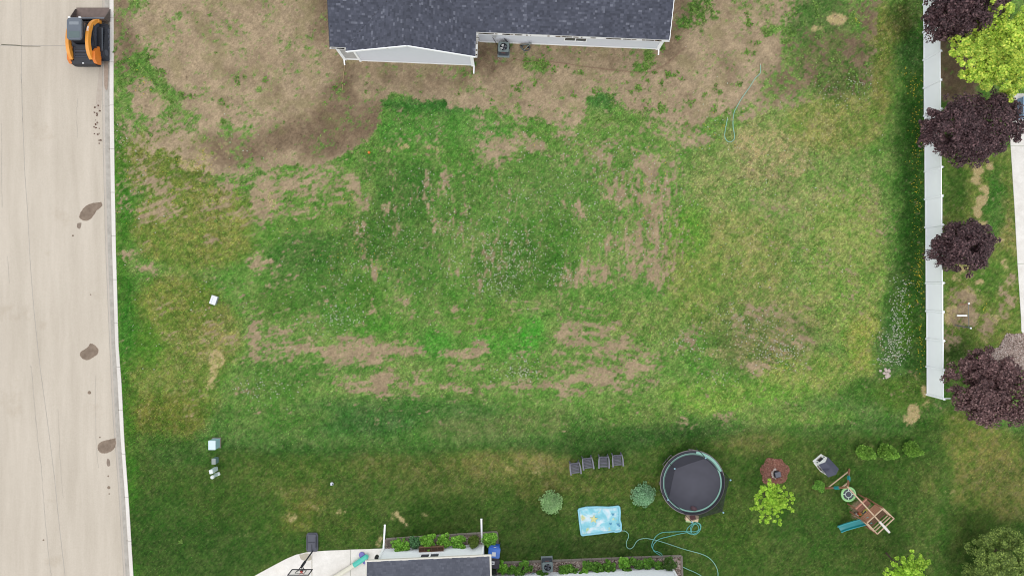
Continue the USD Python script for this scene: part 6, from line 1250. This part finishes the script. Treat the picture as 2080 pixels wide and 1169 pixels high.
part(tp, 'net', trimesh.Trimesh(np.array(nv), nf, process=False), M_NET, smooth=True)
t = thing('step_box', 'cream and reddish brown box at the foot of the trampoline beside the coiled hose', 'box', P(1405, 1052)); b = P(1405.5, 1050.5, 0.2)
part(t, 'body', box(b[0], b[1], 0.15, 0.82, 0.42, 0.30, -8, 0.02), mat('cream_card', C(226, 200, 166), 0.7, 0.2, 5)); part(t, 'red_flap', box(b[0] + 0.02, b[1] + 0.06, 0.312, 0.36, 0.30, 0.02, 14), mat('red_brown', C(128, 70, 62), 0.7, 0.15, 6)); part(t, 'green_flap', box(b[0] - 0.12, b[1] - 0.26, 0.10, 0.5, 0.14, 0.03, -6), mat('pale_green', C(190, 214, 160), 0.6, 0.1, 6))
t = thing('bag', 'small reddish grey bag lying inside the trampoline near its lower rim', 'bag', P(1408, 1033, 0.8)); b = P(1403, 1029, 0.85)
part(t, 'body', tube(spline([b, P(1409, 1032, 0.9), P(1415, 1034, 0.85)], 5), [0.06, 0.09, 0.12, 0.13, 0.13, 0.14, 0.14, 0.13, 0.12, 0.1, 0.05], 8), mat('maroon_grey', C(112, 84, 92), 0.7, 0.25, 5))

# ------------------------------------------------------------------ fire pit in its mulch circle
rm = np.random.default_rng(15); mc_ = P(1573, 958)
q = rm.normal(0, 1, (2600, 2)); q /= np.linalg.norm(q, axis=1, keepdims=True); a_ = np.arctan2(q[:, 1], q[:, 0]); R_ = 0.92 * (1 + 0.04 * np.sin(3 * a_ + 1) + 0.06 * np.sin(7 * a_))
q = q * (R_ * rm.random(2600) ** 0.62)[:, None] + mc_[:2]
M_MULCH = leafmat('red_mulch_chips', [(0, C(112, 72, 60)), (0.5, C(142, 94, 80)), (0.9, C(164, 116, 100)), (1, C(182, 144, 126))], 0.0, 0.9, 0.15)
single('mulch', stones(q, 0.018, 0.045, 0.004, rm, 0.4), M_MULCH, 'circle of red mulch on the lower lawn above the young tree', 'mulch', kind='stuff')
single('mulch_base', prism(Polygon([(mc_[0] + 0.72 * math.cos(t_) * (1 + 0.05 * math.sin(3 * t_ + 1) + 0.05 * math.sin(8 * t_)), mc_[1] + 0.72 * math.sin(t_) * (1 + 0.05 * math.sin(3 * t_ + 1) + 0.05 * math.sin(8 * t_))) for t_ in np.linspace(0, 6.28, 40)[:-1]]), -0.05, 0.012), mat('mulch_dark', C(122, 92, 72), 0.95, 0.2, 10), 'reddish soil under the mulch circle', kind='structure')
t = thing('fire_pit', 'small fire pit with grey lid and pale stones in the red mulch circle', 'fire pit', P(1578, 961)); b = P(1580, 963, 0.2)
part(t, 'lid', box(b[0], b[1], 0.24, 0.36, 0.34, 0.03, 12, 0.01), mat('lid_grey', C(112, 112, 122), 0.5, 0.1, 6)); part(t, 'bowl', lathe([(0.20, 0.0), (0.24, 0.20), (0.22, 0.22), (0.1, 0.10), (0, 0.09)], (b[0] - 0.02, b[1], 0), 20), M_BLACK)
for k in range(8):
    a = 2.0 + k * 0.34; part(t, 'stone', stones(np.array([[b[0] + 0.31 * math.cos(a), b[1] + 0.31 * math.sin(a)]]), 0.06, 0.09, 0.03, rm), MATS['pale_rock'])

# ------------------------------------------------------------------ playhouse
def Q(px, py, z): return P(px, py, z)
ZW, ZRF = 0.95, 1.30
c0, c1 = Q(1664, 936.0, 0)[:2], None
# roof eave corners seen at (1662.5,943.5) (1681,927.5) (1704,952) (1683,968)
e = [Q(1662.5, 943.2, ZW), Q(1681.5, 927.2, ZW), Q(1704, 951.5, ZW), Q(1682.5, 968.5, ZW)]
ph = thing('playhouse', 'white toy playhouse with dark grey roof on the lower lawn', 'playhouse', np.mean(e, 0) * [1, 1, 0])
ctr = np.mean(e, 0); w_ = [ctr + (p - ctr) * [0.88, 0.88, 1] for p in e]
M_PHW = mat('playhouse_white', (0.84, 0.83, 0.82), 0.45, 0.02, 3); M_PHR = mat('playhouse_roof', C(78, 80, 98), 0.5, 0.06, 4)
for i in range(4):
    a, b_ = w_[i], w_[(i + 1) % 4]; wl = part(ph, 'wall', bar([a[0], a[1], ZW / 2], [b_[0], b_[1], ZW / 2], 0.04, ZW), M_PHW)
    d = (b_ - a) / np.linalg.norm(b_ - a); n_ = np.array([d[1], -d[0], 0]); n_ = n_ if (n_ @ ((a + b_) / 2 - ctr)) > 0 else -n_; mid = (a + b_) / 2
    if i in (0, 3):
        part(wl, 'window', bar(mid * [1, 1, 0] + n_ * 0.025 - d * 0.17 + [0, 0, 0.52], mid * [1, 1, 0] + n_ * 0.025 + d * 0.17 + [0, 0, 0.52], 0.012, 0.34), M_BLACK)
        part(wl, 'shutter', bar(mid * [1, 1, 0] + n_ * 0.03 + d * 0.24 + [0, 0, 0.55], mid * [1, 1, 0] + n_ * 0.03 + d * 0.30 + [0, 0, 0.55], 0.012, 0.2), M_DGREY); part(wl, 'shutter', bar(mid * [1, 1, 0] + n_ * 0.03 - d * 0.24 + [0, 0, 0.55], mid * [1, 1, 0] + n_ * 0.03 - d * 0.30 + [0, 0, 0.55], 0.012, 0.2), M_DGREY)
        part(wl, 'sill', bar(mid * [1, 1, 0] + n_ * 0.05 - d * 0.2 + [0, 0, 0.33], mid * [1, 1, 0] + n_ * 0.05 + d * 0.2 + [0, 0, 0.33], 0.06, 0.03), mat('sill_tan', C(170, 160, 146), 0.6))
        part(wl, 'skirting', bar(mid * [1, 1, 0] + n_ * 0.03 - d * 0.36 + [0, 0, 0.05], mid * [1, 1, 0] + n_ * 0.03 + d * 0.36 + [0, 0, 0.05], 0.04, 0.1), M_PHW)
r0, r1 = (e[0] + e[1]) / 2 * [1, 1, 0] + [0, 0, ZRF], (e[2] + e[3]) / 2 * [1, 1, 0] + [0, 0, ZRF]
g0, g1 = r0 * 0.82 + r1 * 0.18, r1
for tri_ in ([e[0], r0 * 1.0, r1, e[3]], [r0, e[1], e[2], r1]):
    tri_ = [np.array(p) for p in tri_]; low = [p - [0, 0, 0.035] for p in tri_]
    v = np.array(tri_ + low); f = [(0, 1, 2), (0, 2, 3), (4, 6, 5), (4, 7, 6)] + [x for k in range(4) for x in ((k, 4 + k, 4 + (k + 1) % 4), (k, 4 + (k + 1) % 4, (k + 1) % 4))]
    m_ = trimesh.Trimesh(v, f, process=False); part(ph, 'roof_panel', m_, M_PHR)
rv = [r1 * 0.5 + r0 * 0.5 + [0, 0, 0.06], (e[2] + r1) / 2 + [0, 0, 0.09]]
part(ph, 'gable_wall', [trimesh.Trimesh([w_[0], w_[1], (w_[0] + w_[1]) / 2 + [0, 0, ZRF - ZW - 0.05]], [(0, 1, 2)], process=False), trimesh.Trimesh([w_[2], w_[3], (w_[2] + w_[3]) / 2 + [0, 0, ZRF - ZW - 0.05]], [(0, 1, 2)], process=False)], M_PHW)
dm = (e[0] + e[3]) / 2; dr = dm * 0.45 + ((r0 + r1) / 2) * 0.55
part(ph, 'dormer', trimesh.convex.convex_hull(np.array([dm * 0.7 + e[0] * 0.3 + [0, 0, 0.03], dm * 0.7 + e[3] * 0.3 + [0, 0, 0.03], dm + [0, 0, 0.26], (r0 + r1) / 2 + [0, 0, -0.02], (r0 + r1) / 2 + [0, 0, 0.0]])), M_PHR)

# ------------------------------------------------------------------ play set
M_CEDAR2 = mat('cedar_wood', C(158, 112, 84), 0.7, 0.2, 8); M_CEDARP = mat('pale_cedar', C(208, 180, 150), 0.65, 0.12, 8); M_TEALP = mat('teal_plastic', C(36, 146, 150), 0.35, 0.06, 3); M_TEALL = mat('teal_light', C(84, 184, 190), 0.3, 0.06, 3)
APX = P(1723, 989.5, 2.1); BE = P(1806, 1080, 2.1)
ps = thing('play_set', 'wooden swing set with deck tower, teal slide and white roll on the beam', 'play set', P(1745, 1020))
f1, f2 = P(1725, 952, 0), P(1676, 990.5, 0)
bd_ = (BE - APX) / np.linalg.norm(BE - APX)
part(ps, 'beam', bar(APX - bd_ * 0.1, APX + (BE - APX) * 0.80, 0.07, 0.12), M_CEDARP)
part(ps, 'canopy_roll', tube([APX + (BE - APX) * 0.755 + [0, 0, 0.03], APX + (BE - APX) * 0.85 + [0, 0, 0.03], APX + (BE - APX) * 0.87 + [0, 0, 0.03], APX + (BE - APX) * 1.0 + [0, 0, 0.03]], [0.07, 0.075, 0.09, 0.07], 10), mat('white_canvas', C(236, 230, 222), 0.6, 0.04))
for f_ in (f1, f2):
    lg = part(ps, 'leg', bar(f_, APX - [0, 0, 0.05], 0.09, 0.09), M_CEDAR2)
    u0, u1 = 0.42, 0.62
    part(ps, 'leg_bracket', bar(f_ + (APX - f_) * u0, f_ + (APX - f_) * u1, 0.16, 0.13), M_TEALP)
part(ps, 'ground_bar', bar(f1 + (APX - f1) * 0.10, f2 + (APX - f2) * 0.10, 0.06, 0.06), M_CEDARP)
part(ps, 'brace', bar(f1 + (APX - f1) * 0.72, f2 + (APX - f2) * 0.72, 0.06, 0.10), M_CEDARP)
TA, TB, TCc, TD = P(1794, 1031.2, 2.15), P(1815.8, 1052, 2.15), P(1782, 1083.4, 2.15), P(1761, 1061, 2.15)
cr = [TA, TB, TCc, TD]
for p in cr: part(ps, 'post', bar([p[0], p[1], 0], p, 0.075), M_CEDAR2)
for i in range(4): part(ps, 'top_rail', bar(cr[i], cr[(i + 1) % 4], 0.055, 0.06), M_CEDARP)
mid_ = lambda p, z: np.array([p[0], p[1], z])
DZ = 1.25
for i in (0, 1, 2):
    part(ps, 'guard_rail', bar(mid_(cr[i], 1.78), mid_(cr[(i + 1) % 4], 1.78), 0.05, 0.06), M_CEDARP); part(ps, 'guard_rail', bar(mid_(cr[i], 1.5), mid_(cr[(i + 1) % 4], 1.5), 0.04, 0.05), M_CEDARP)
nb = 9
for k in range(nb):
    u = (k + 0.5) / nb; part(ps, 'deck_board', bar(mid_(TA + (TB - TA) * u, DZ), mid_(TD + (TCc - TD) * u, DZ), np.linalg.norm(TB - TA) / nb - 0.012, 0.03), M_CEDAR2 if k < 5 else mat('dark_cedar', C(116, 86, 62), 0.75, 0.2, 8))
PA, PD = TA * 1.0, TD * 1.0; up_ = (TA - TB) / np.linalg.norm(TA - TB)
part(ps, 'step_platform', [bar(mid_(PA * 0.88 + PD * 0.12 + up_ * (0.10 + 0.14 * k), 0.95), mid_(PD * 0.80 + PA * 0.20 + up_ * (0.10 + 0.14 * k), 0.95), 0.13, 0.03) for k in range(3)], mat('red_cedar', C(142, 96, 76), 0.7, 0.2, 8))
part(ps, 'platform_rail', bar(mid_(PA * 0.88 + PD * 0.12 + up_ * 0.50, 1.05), mid_(PD * 0.80 + PA * 0.20 + up_ * 0.50, 1.05), 0.07, 0.12), mat('pinkish_rail', C(196, 136, 116), 0.6, 0.1, 8))
for p in (PA * 0.88 + PD * 0.12, PD * 0.80 + PA * 0.20): part(ps, 'post', bar(mid_(p + up_ * 0.50, 0), mid_(p + up_ * 0.50, 1.05), 0.07), M_CEDAR2)
for k in range(3): part(ps, 'ladder_rung', bar(mid_(TB + (TCc - TB) * 0.62 - up_ * 0.08, 0.3 + 0.3 * k), mid_(TB + (TCc - TB) * 0.95 - up_ * 0.08, 0.3 + 0.3 * k), 0.05), M_CEDARP)
part(ps, 'rope_ladder', [bar(mid_(TD + (TCc - TD) * u - np.array([0.06, 0.06, 0]), 0.15), mid_(TD + (TCc - TD) * u, DZ), 0.02) for u in (0.15, 0.4)], M_CEDARP)
# slide
s_top, s_bot = P(1766, 1053, 1.15), P(1704.5, 1072.5, 0.10)
sp_ = spline([s_top + (s_top - s_bot) * 0.02, s_top * 0.82 + s_bot * 0.18 + [0, 0, 0.02], s_top * 0.5 + s_bot * 0.5 - [0, 0, 0.04], s_top * 0.2 + s_bot * 0.8 - [0, 0, 0.06], s_bot], 5)
d = np.gradient(sp_, axis=0); d /= np.linalg.norm(d, axis=1, keepdims=True); sd_ = np.cross(d, [0, 0, 1.0]); sd_ /= np.linalg.norm(sd_, axis=1, keepdims=True); un = np.cross(sd_, d)
prof = [(-0.22, 0.14), (-0.20, 0.15), (-0.17, 0.02), (-0.08, 0.0), (0.08, 0.0), (0.17, 0.02), (0.20, 0.15), (0.22, 0.14), (0.19, -0.03), (-0.19, -0.03)]
v = np.vstack([sp_ + sd_ * a + un * b_ for a, b_ in prof]); m_ = len(sp_); f = []
for c_ in range(len(prof)):
    e_ = (c_ + 1) % len(prof)
    for k in range(m_ - 1): f += [(c_ * m_ + k, c_ * m_ + k + 1, e_ * m_ + k + 1), (c_ * m_ + k, e_ * m_ + k + 1, e_ * m_ + k)]
slide = part(ps, 'slide', trimesh.Trimesh(v, f, process=False), M_TEALP, smooth=40)
part(slide, 'slide_edge', tube(sp_ - un * 0 + sd_ * -0.22 + un * 0.15, 0.02, 6), M_TEALL); part(slide, 'slide_edge', tube(sp_ + sd_ * 0.22 + un * 0.15, 0.02, 6), M_TEALL)
# saucer swing hanging from the beam
sz = 0.45; sc_ = P(1723.5, 1003, sz)
sw = thing('saucer_swing', 'round mint saucer swing with dark web seat hanging from the play set beam', 'swing', (sc_[0], sc_[1], sz))
def ring_(c, R, r, m, name, n=40): return part(sw, name, tube([c + [R * math.cos(a), R * math.sin(a), 0] for a in np.linspace(0, 2 * np.pi, n)[:-1]], r, 8, closed=True), m, smooth=True)
ring_(sc_, 0.42, 0.075, mat('mint_foam', C(166, 222, 150), 0.55, 0.06, 5), 'rim')
part(sw, 'seat', prism(Polygon([(sc_[0] + 0.40 * math.cos(a), sc_[1] + 0.40 * math.sin(a)) for a in np.linspace(0, 2 * np.pi, 41)[:-1]]), sz - 0.02, sz - 0.005), mat('web_dark', C(76, 78, 90), 0.7, 0.1, 12))
ring_(sc_ + [0, 0, 0.0], 0.20, 0.026, mat('mint_white', C(206, 224, 210), 0.5), 'inner_ring')
for k in range(4):
    a = math.radians(90 * k); u_ = np.array([math.cos(a), math.sin(a), 0]); part(sw, 'spoke', bar(sc_ + u_ * 0.2, sc_ + u_ * 0.37, 0.06, 0.03), MATS['mint_white'])
hp = APX + (BE - APX) * 0.22
for k in range(4):
    a = math.radians(45 + 90 * k); part(sw, 'rope', tube([sc_ + [0.42 * math.cos(a), 0.42 * math.sin(a), 0.06], hp + bd_ * (0.12 if k % 2 else -0.12) - [0, 0, 0.06]], 0.008, 5), mat('rope_pale', C(150, 170, 150), 0.8))
# toys in the dirt patch
t = thing('toy_truck', 'orange and white toy truck on the dirt patch by the play set', 'toy', P(1741, 1041)); b = P(1740.5, 1041.5)
part(t, 'cab', box(b[0] + 0.12, b[1], 0.13, 0.16, 0.18, 0.18, 20, 0.02), mat('toy_orange', C(222, 124, 44), 0.4)); part(t, 'bed', box(b[0] - 0.10, b[1] - 0.08, 0.12, 0.24, 0.2, 0.12, 20, 0.02), mat('toy_white', C(226, 220, 210), 0.4))
part(t, 'red_load', box(b[0] - 0.02, b[1] + 0.03, 0.2, 0.12, 0.10, 0.06, 40, 0.01), mat('toy_red', C(166, 62, 40), 0.5))
for sx, sy in ((-0.16, 0.06), (-0.10, -0.20), (0.10, 0.13), (0.17, -0.1)): part(t, 'wheel', cyl((b[0] + sx, b[1] + sy - 0.015, 0.05), (b[0] + sx, b[1] + sy + 0.015, 0.05), 0.05, 10), M_BLACK)
t = thing('toy_digger', 'yellow toy digger arm and frame beside the play set platform', 'toy', P(1754, 1034)); b = P(1754.5, 1034)
part(t, 'frame', [bar(b + [-0.12, -0.14, 0.12], b + [0.02, 0.16, 0.30], 0.05), bar(b + [0.14, -0.14, 0.12], b + [0.02, 0.16, 0.30], 0.05), bar(b + [-0.14, -0.02, 0.14], b + [0.16, 0.06, 0.16], 0.05)], mat('toy_yellow', C(226, 206, 96), 0.45)); part(t, 'base', box(b[0], b[1] - 0.1, 0.06, 0.34, 0.2, 0.10, 15, 0.02), M_DGREY)

# ------------------------------------------------------------------ basketball hoop
hoop = thing('basketball_hoop', 'portable basketball hoop with dark base on the lawn at the driveway corner', 'basketball hoop', P(634, 1102))
bc = P(633.5, 1101, 0.15)
bs_ = part(hoop, 'base', trimesh.util.concatenate([prism(Polygon([(bc[0] + sx * x, bc[1] + y) for sx, x, y in [(-1, 0.30, 0.60), (1, 0.30, 0.60), (1, 0.37, 0.46), (1, 0.38, -0.48), (1, 0.30, -0.60), (-1, 0.30, -0.60), (-1, 0.38, -0.48), (-1, 0.37, 0.46)]]), 0.0, 0.13), prism(rrect(bc[0] - 0.30, bc[0] + 0.28, bc[1] - 0.55, bc[1] + 0.54, 0.1), 0.13, 0.19)]), mat('base_resin', C(82, 84, 96), 0.55, 0.12, 3))
part(bs_, 'base_ridge', [box(bc[0] - 0.30, bc[1] + 0.0, 0.2, 0.03, 0.9, 0.04, 0, 0.008), box(bc[0] + 0.27, bc[1] + 0.05, 0.2, 0.05, 0.7, 0.05, 0, 0.01), box(bc[0] - 0.02, bc[1] + 0.04, 0.2, 0.44, 0.04, 0.03, 0, 0.008), box(bc[0], bc[1] - 0.3, 0.195, 0.05, 0.4, 0.03, 0, 0.008)], mat('ridge_dark', C(58, 60, 70), 0.6))
pb_ = P(635.5, 1117.5, 0.1); pt = np.array([pb_[0] - 0.02, pb_[1] - 0.10, 2.55])
part(hoop, 'pole', tube([pb_ * [1, 1, 0] + [0, 0, 0.1], pt], 0.05, 10), M_BLACK)
part(hoop, 'pole_clamp', tube([pb_ * [1, 1, 0] + [-0.01, -0.06, 1.75], pb_ * [1, 1, 0] + [-0.02, -0.09, 2.35]], 0.085, 8), M_BLACK)
BZ0, BZ1, BW = 2.62, 3.46, 1.30
by_ = P(614, 1155.5, BZ0)[1]; bx_ = P(614, 1155.5, BZ0)[0]
for s in (-1, 1): part(hoop, 'bracket', [bar(pt + [s * 0.06, 0, -0.12], [bx_ + s * 0.16, by_ + 0.04, BZ0 + 0.12], 0.03, 0.04), bar(pt + [s * 0.06, 0, 0.05], [bx_ + s * 0.16, by_ + 0.04, BZ0 + 0.40], 0.03, 0.04)], M_BLACK)
bb = part(hoop, 'backboard', box(bx_, by_, (BZ0 + BZ1) / 2, BW - 0.06, 0.018, BZ1 - BZ0 - 0.06), usdkit.material(stage, '/World/Looks/clear_acrylic', {'t': ('transparent_bsdf', {'color': (0.93, 0.93, 0.93)}), 'g': ('glossy_bsdf', {'roughness': 0.05}), 'x': ('mix_closure', {'fac': 0.06})}, [('t.BSDF', 'x.closure1'), ('g.BSDF', 'x.closure2')], surface='x.closure'))
part(hoop, 'board_frame', [box(bx_, by_, z, BW, 0.04, 0.06) for z in (BZ0, BZ1)] + [box(bx_ + s * (BW / 2 - 0.03), by_, (BZ0 + BZ1) / 2, 0.06, 0.04, BZ1 - BZ0 - 0.06) for s in (-1, 1)], M_BLACK)
part(bb, 'target_square', [box(bx_, by_ - 0.012, z, 0.60, 0.008, 0.05) for z in (BZ0 + 0.10, BZ0 + 0.52)] + [box(bx_ + s * 0.28, by_ - 0.012, BZ0 + 0.31, 0.045, 0.008, 0.37) for s in (-1, 1)], M_BLACK)
part(hoop, 'rim', [tube([(bx_ + 0.225 * math.cos(a), by_ - 0.40 + 0.225 * math.sin(a), BZ0 + 0.16) for a in np.linspace(0, 2 * np.pi, 28)[:-1]], 0.010, 6, closed=True), box(bx_, by_ - 0.10, BZ0 + 0.15, 0.13, 0.17, 0.02), box(bx_, by_ - 0.025, BZ0 + 0.18, 0.16, 0.02, 0.18)], mat('rim_red', C(214, 74, 66), 0.45))
for k in range(10):
    a = 2 * np.pi * k / 10; part(hoop, 'net_cord', tube([(bx_ + 0.22 * math.cos(a), by_ - 0.40 + 0.22 * math.sin(a), BZ0 + 0.15), (bx_ + 0.12 * math.cos(a + 0.5), by_ - 0.40 + 0.12 * math.sin(a + 0.5), BZ0 - 0.22)], 0.005, 4), M_WHITE)

# ------------------------------------------------------------------ toy tube, grate, bins, bucket
t = thing('toy_tube', 'cream and teal toy tube with purple foot lying on the driveway', 'toy', P(720, 1150))
a0, a1, a2 = P(744, 1130, 0.2), P(719, 1147, 0.2), P(660, 1184, 0.2)
part(t, 'teal_sleeve', tube([a0 + (a0 - a1) * 0.14, a0 + (a0 - a1) * 0.08, a0, a1], [0.07, 0.14, 0.165, 0.165], 18), mat('toy_teal', C(88, 210, 190), 0.4, 0.05, 3), smooth=35); part(t, 'cream_tube', tube([a1, a2], 0.14, 18), mat('toy_cream', C(238, 234, 214), 0.5, 0.05, 2), smooth=35)
for cx_, cy_, rx_ in [(735, 1126, 0.20), (742, 1139, 0.20)]:
    c_ = P(cx_, cy_, 0.08); part(t, 'foot', lathe([(0.16, 0.035), (rx_, 0.08), (0.17, 0.13), (0.0, 0.14)], (c_[0], c_[1], 0), 20), mat('toy_purple', C(116, 110, 190), 0.45, 0.05, 3), smooth=40)
t = thing('slatted_grate', 'weathered grey slatted grate at the driveway end of the garage bed', 'grate', P(790, 1101)); gs = [P(785.5 + k * 1.75, 1101) for k in range(7)]
for k, p in enumerate(gs): part(t, 'slat', box(p[0], p[1], 0.08, 0.036, 0.52, 0.03, BA), mat('weathered_wood', C(128, 116, 108), 0.85, 0.2, 9))
for dy in (-0.2, 0.2): part(t, 'bearer', box(gs[3][0], gs[3][1] + dy, 0.05, 0.42, 0.04, 0.03, BA), MATS['weathered_wood'])
def bin_(label, px, py, h, w, d, rz, col, name, lidcol=None):
    c_ = P(px, py, h); t = thing(name, label, 'wheelie bin', (c_[0], c_[1], 0), 'wheelie bins beside the garage', rz=rz)
    body = trimesh.convex.convex_hull(np.array([(sx * w * 0.40, sy * d * 0.38, 0.06) for sx in (-1, 1) for sy in (-1, 1)] + [(sx * w * 0.48, sy * d * 0.47, h - 0.08) for sx in (-1, 1) for sy in (-1, 1)]))
    part(t, 'body', body, col, local=True)
    lid = part(t, 'lid', trimesh.util.concatenate([prism(rrect(-w / 2, w / 2, -d / 2, d / 2, 0.09), h - 0.08, h - 0.03), prism(rrect(-w / 2 + 0.04, w / 2 - 0.04, -d / 2 + 0.05, d / 2 - 0.05, 0.08), h - 0.03, h + 0.02)]), lidcol or col, local=True)
    part(lid, 'hinge', box(0, d / 2 + 0.04, h - 0.08, w * 0.72, 0.10, 0.08, 0, 0.02), col, local=True)
    part(t, 'handle', cyl((-w * 0.36, d / 2 + 0.11, h - 0.10), (w * 0.36, d / 2 + 0.11, h - 0.10), 0.02, 8), col, local=True)
    for s in (-1, 1): part(t, 'wheel', cyl((s * w * 0.40, d * 0.40, 0.11), (s * w * 0.47, d * 0.40, 0.11), 0.11, 14), M_BLACK, local=True)
    return t, lid, h
t, lid, h_ = bin_('blue wheelie bin with white lid sticker beside the garage corner', 1003.5, 1122.5, 1.08, 0.76, 0.66, -6, mat('bin_blue', C(48, 98, 190), 0.45, 0.06, 4), 'wheelie_bin', mat('bin_lid_blue', C(70, 124, 214), 0.4, 0.05, 4))
part(lid, 'sticker', box(0.0, -0.06, h_ + 0.024, 0.24, 0.26, 0.006), mat('sticker_white', C(232, 232, 234), 0.5, 0.06, 20), local=True)
part(lid, 'hinge_mark', box(0.02, 0.37, h_ - 0.035, 0.16, 0.03, 0.006, 15), MATS['sticker_white'], local=True)
t, lid, h_ = bin_('dark grey wheelie bin with white sticker below the blue bin', 1004.5, 1145, 1.02, 0.62, 0.60, -6, mat('bin_dark', C(66, 62, 70), 0.5, 0.08, 4), 'wheelie_bin')
part(lid, 'sticker', box(-0.12, 0.08, h_ + 0.024, 0.22, 0.22, 0.006), MATS['sticker_white'], local=True); part(lid, 'sticker_print', box(-0.12, 0.08, h_ + 0.030, 0.09, 0.07, 0.004), M_BLACK, local=True)
t = thing('bar_rack', 'dark slatted rack between garage and bins at the bottom edge', 'rack', P(1003, 1160))
for k in range(5): part(t, 'bar', bar(P(998 + k * 2.2, 1156, 0.5), P(1000 + k * 2.2, 1172, 0.6), 0.04), M_BLACK)
part(t, 'foot', [bar(P(999, 1158, 0.0), P(999, 1158, 0.52), 0.04), bar(P(1008, 1160, 0.0), P(1008, 1160, 0.52), 0.04)], M_BLACK)
t = thing('bucket', 'small pale blue bucket at the bottom edge beside the condenser', 'bucket', P(1083, 1167)); b = P(1083, 1167, 0.2)
part(t, 'pail', lathe([(0.0, 0.01), (0.10, 0.01), (0.14, 0.26), (0.125, 0.26), (0.09, 0.04), (0, 0.04)], (b[0], b[1], 0), 18), mat('pale_blue_plastic', C(170, 200, 214), 0.5)); part(t, 'handle', tube([(b[0] + 0.14 * math.cos(a), b[1] - 0.03, 0.25 + 0.1 * math.sin(a)) for a in np.linspace(0, math.pi, 10)], 0.006, 5), M_WHITE)

# ------------------------------------------------------------------ behind the fence
t = thing('ground_rack', 'thin dark low rack with a white bar standing on bare dirt behind the fence', 'rack', P(1955, 640))
part(t, 'white_bar', bar(P(1944, 640.7, 0.25), P(1964, 640.7, 0.25), 0.10, 0.06), M_WHITE); part(t, 'side_bar', bar(P(1947, 618.5, 0.2), P(1966, 617, 0.2), 0.05), M_CEDAR2); part(t, 'side_bar', bar(P(1940, 660, 0.2), P(1972, 665.5, 0.2), 0.05), M_DGREY); part(t, 'rail', bar(P(1967.5, 617, 0.22), P(1968, 665, 0.22), 0.025), M_PIPEG)
part(t, 'foot', [bar(P(x, y, 0), P(x, y, 0.24), 0.03) for x, y in [(1947, 618.5), (1966, 617), (1940, 660), (1971, 665), (1944, 640.7), (1964, 640.7)]], M_DGREY)
part(t, 'white_cap', box(*(P(1968, 616, 0.26)), 0.1, 0.1, 0.05), M_WHITE); part(t, 'white_cap', box(*(P(1972, 666, 0.26)), 0.1, 0.1, 0.05), M_WHITE)
t = thing('storage_box', 'pale blue lidded box on the concrete at the right edge of the photo', 'box', P(2087, 218)); b = P(2090, 218, 0.5)
part(t, 'body', box(b[0], b[1], 0.28, 0.84, 1.34, 0.5, 0, 0.03), mat('box_blue', C(136, 166, 200), 0.5, 0.05, 3)); part(t, 'lid', box(b[0], b[1], 0.56, 0.88, 1.38, 0.07, 0, 0.025), mat('box_lid_blue', C(150, 180, 214), 0.4, 0.05, 3))
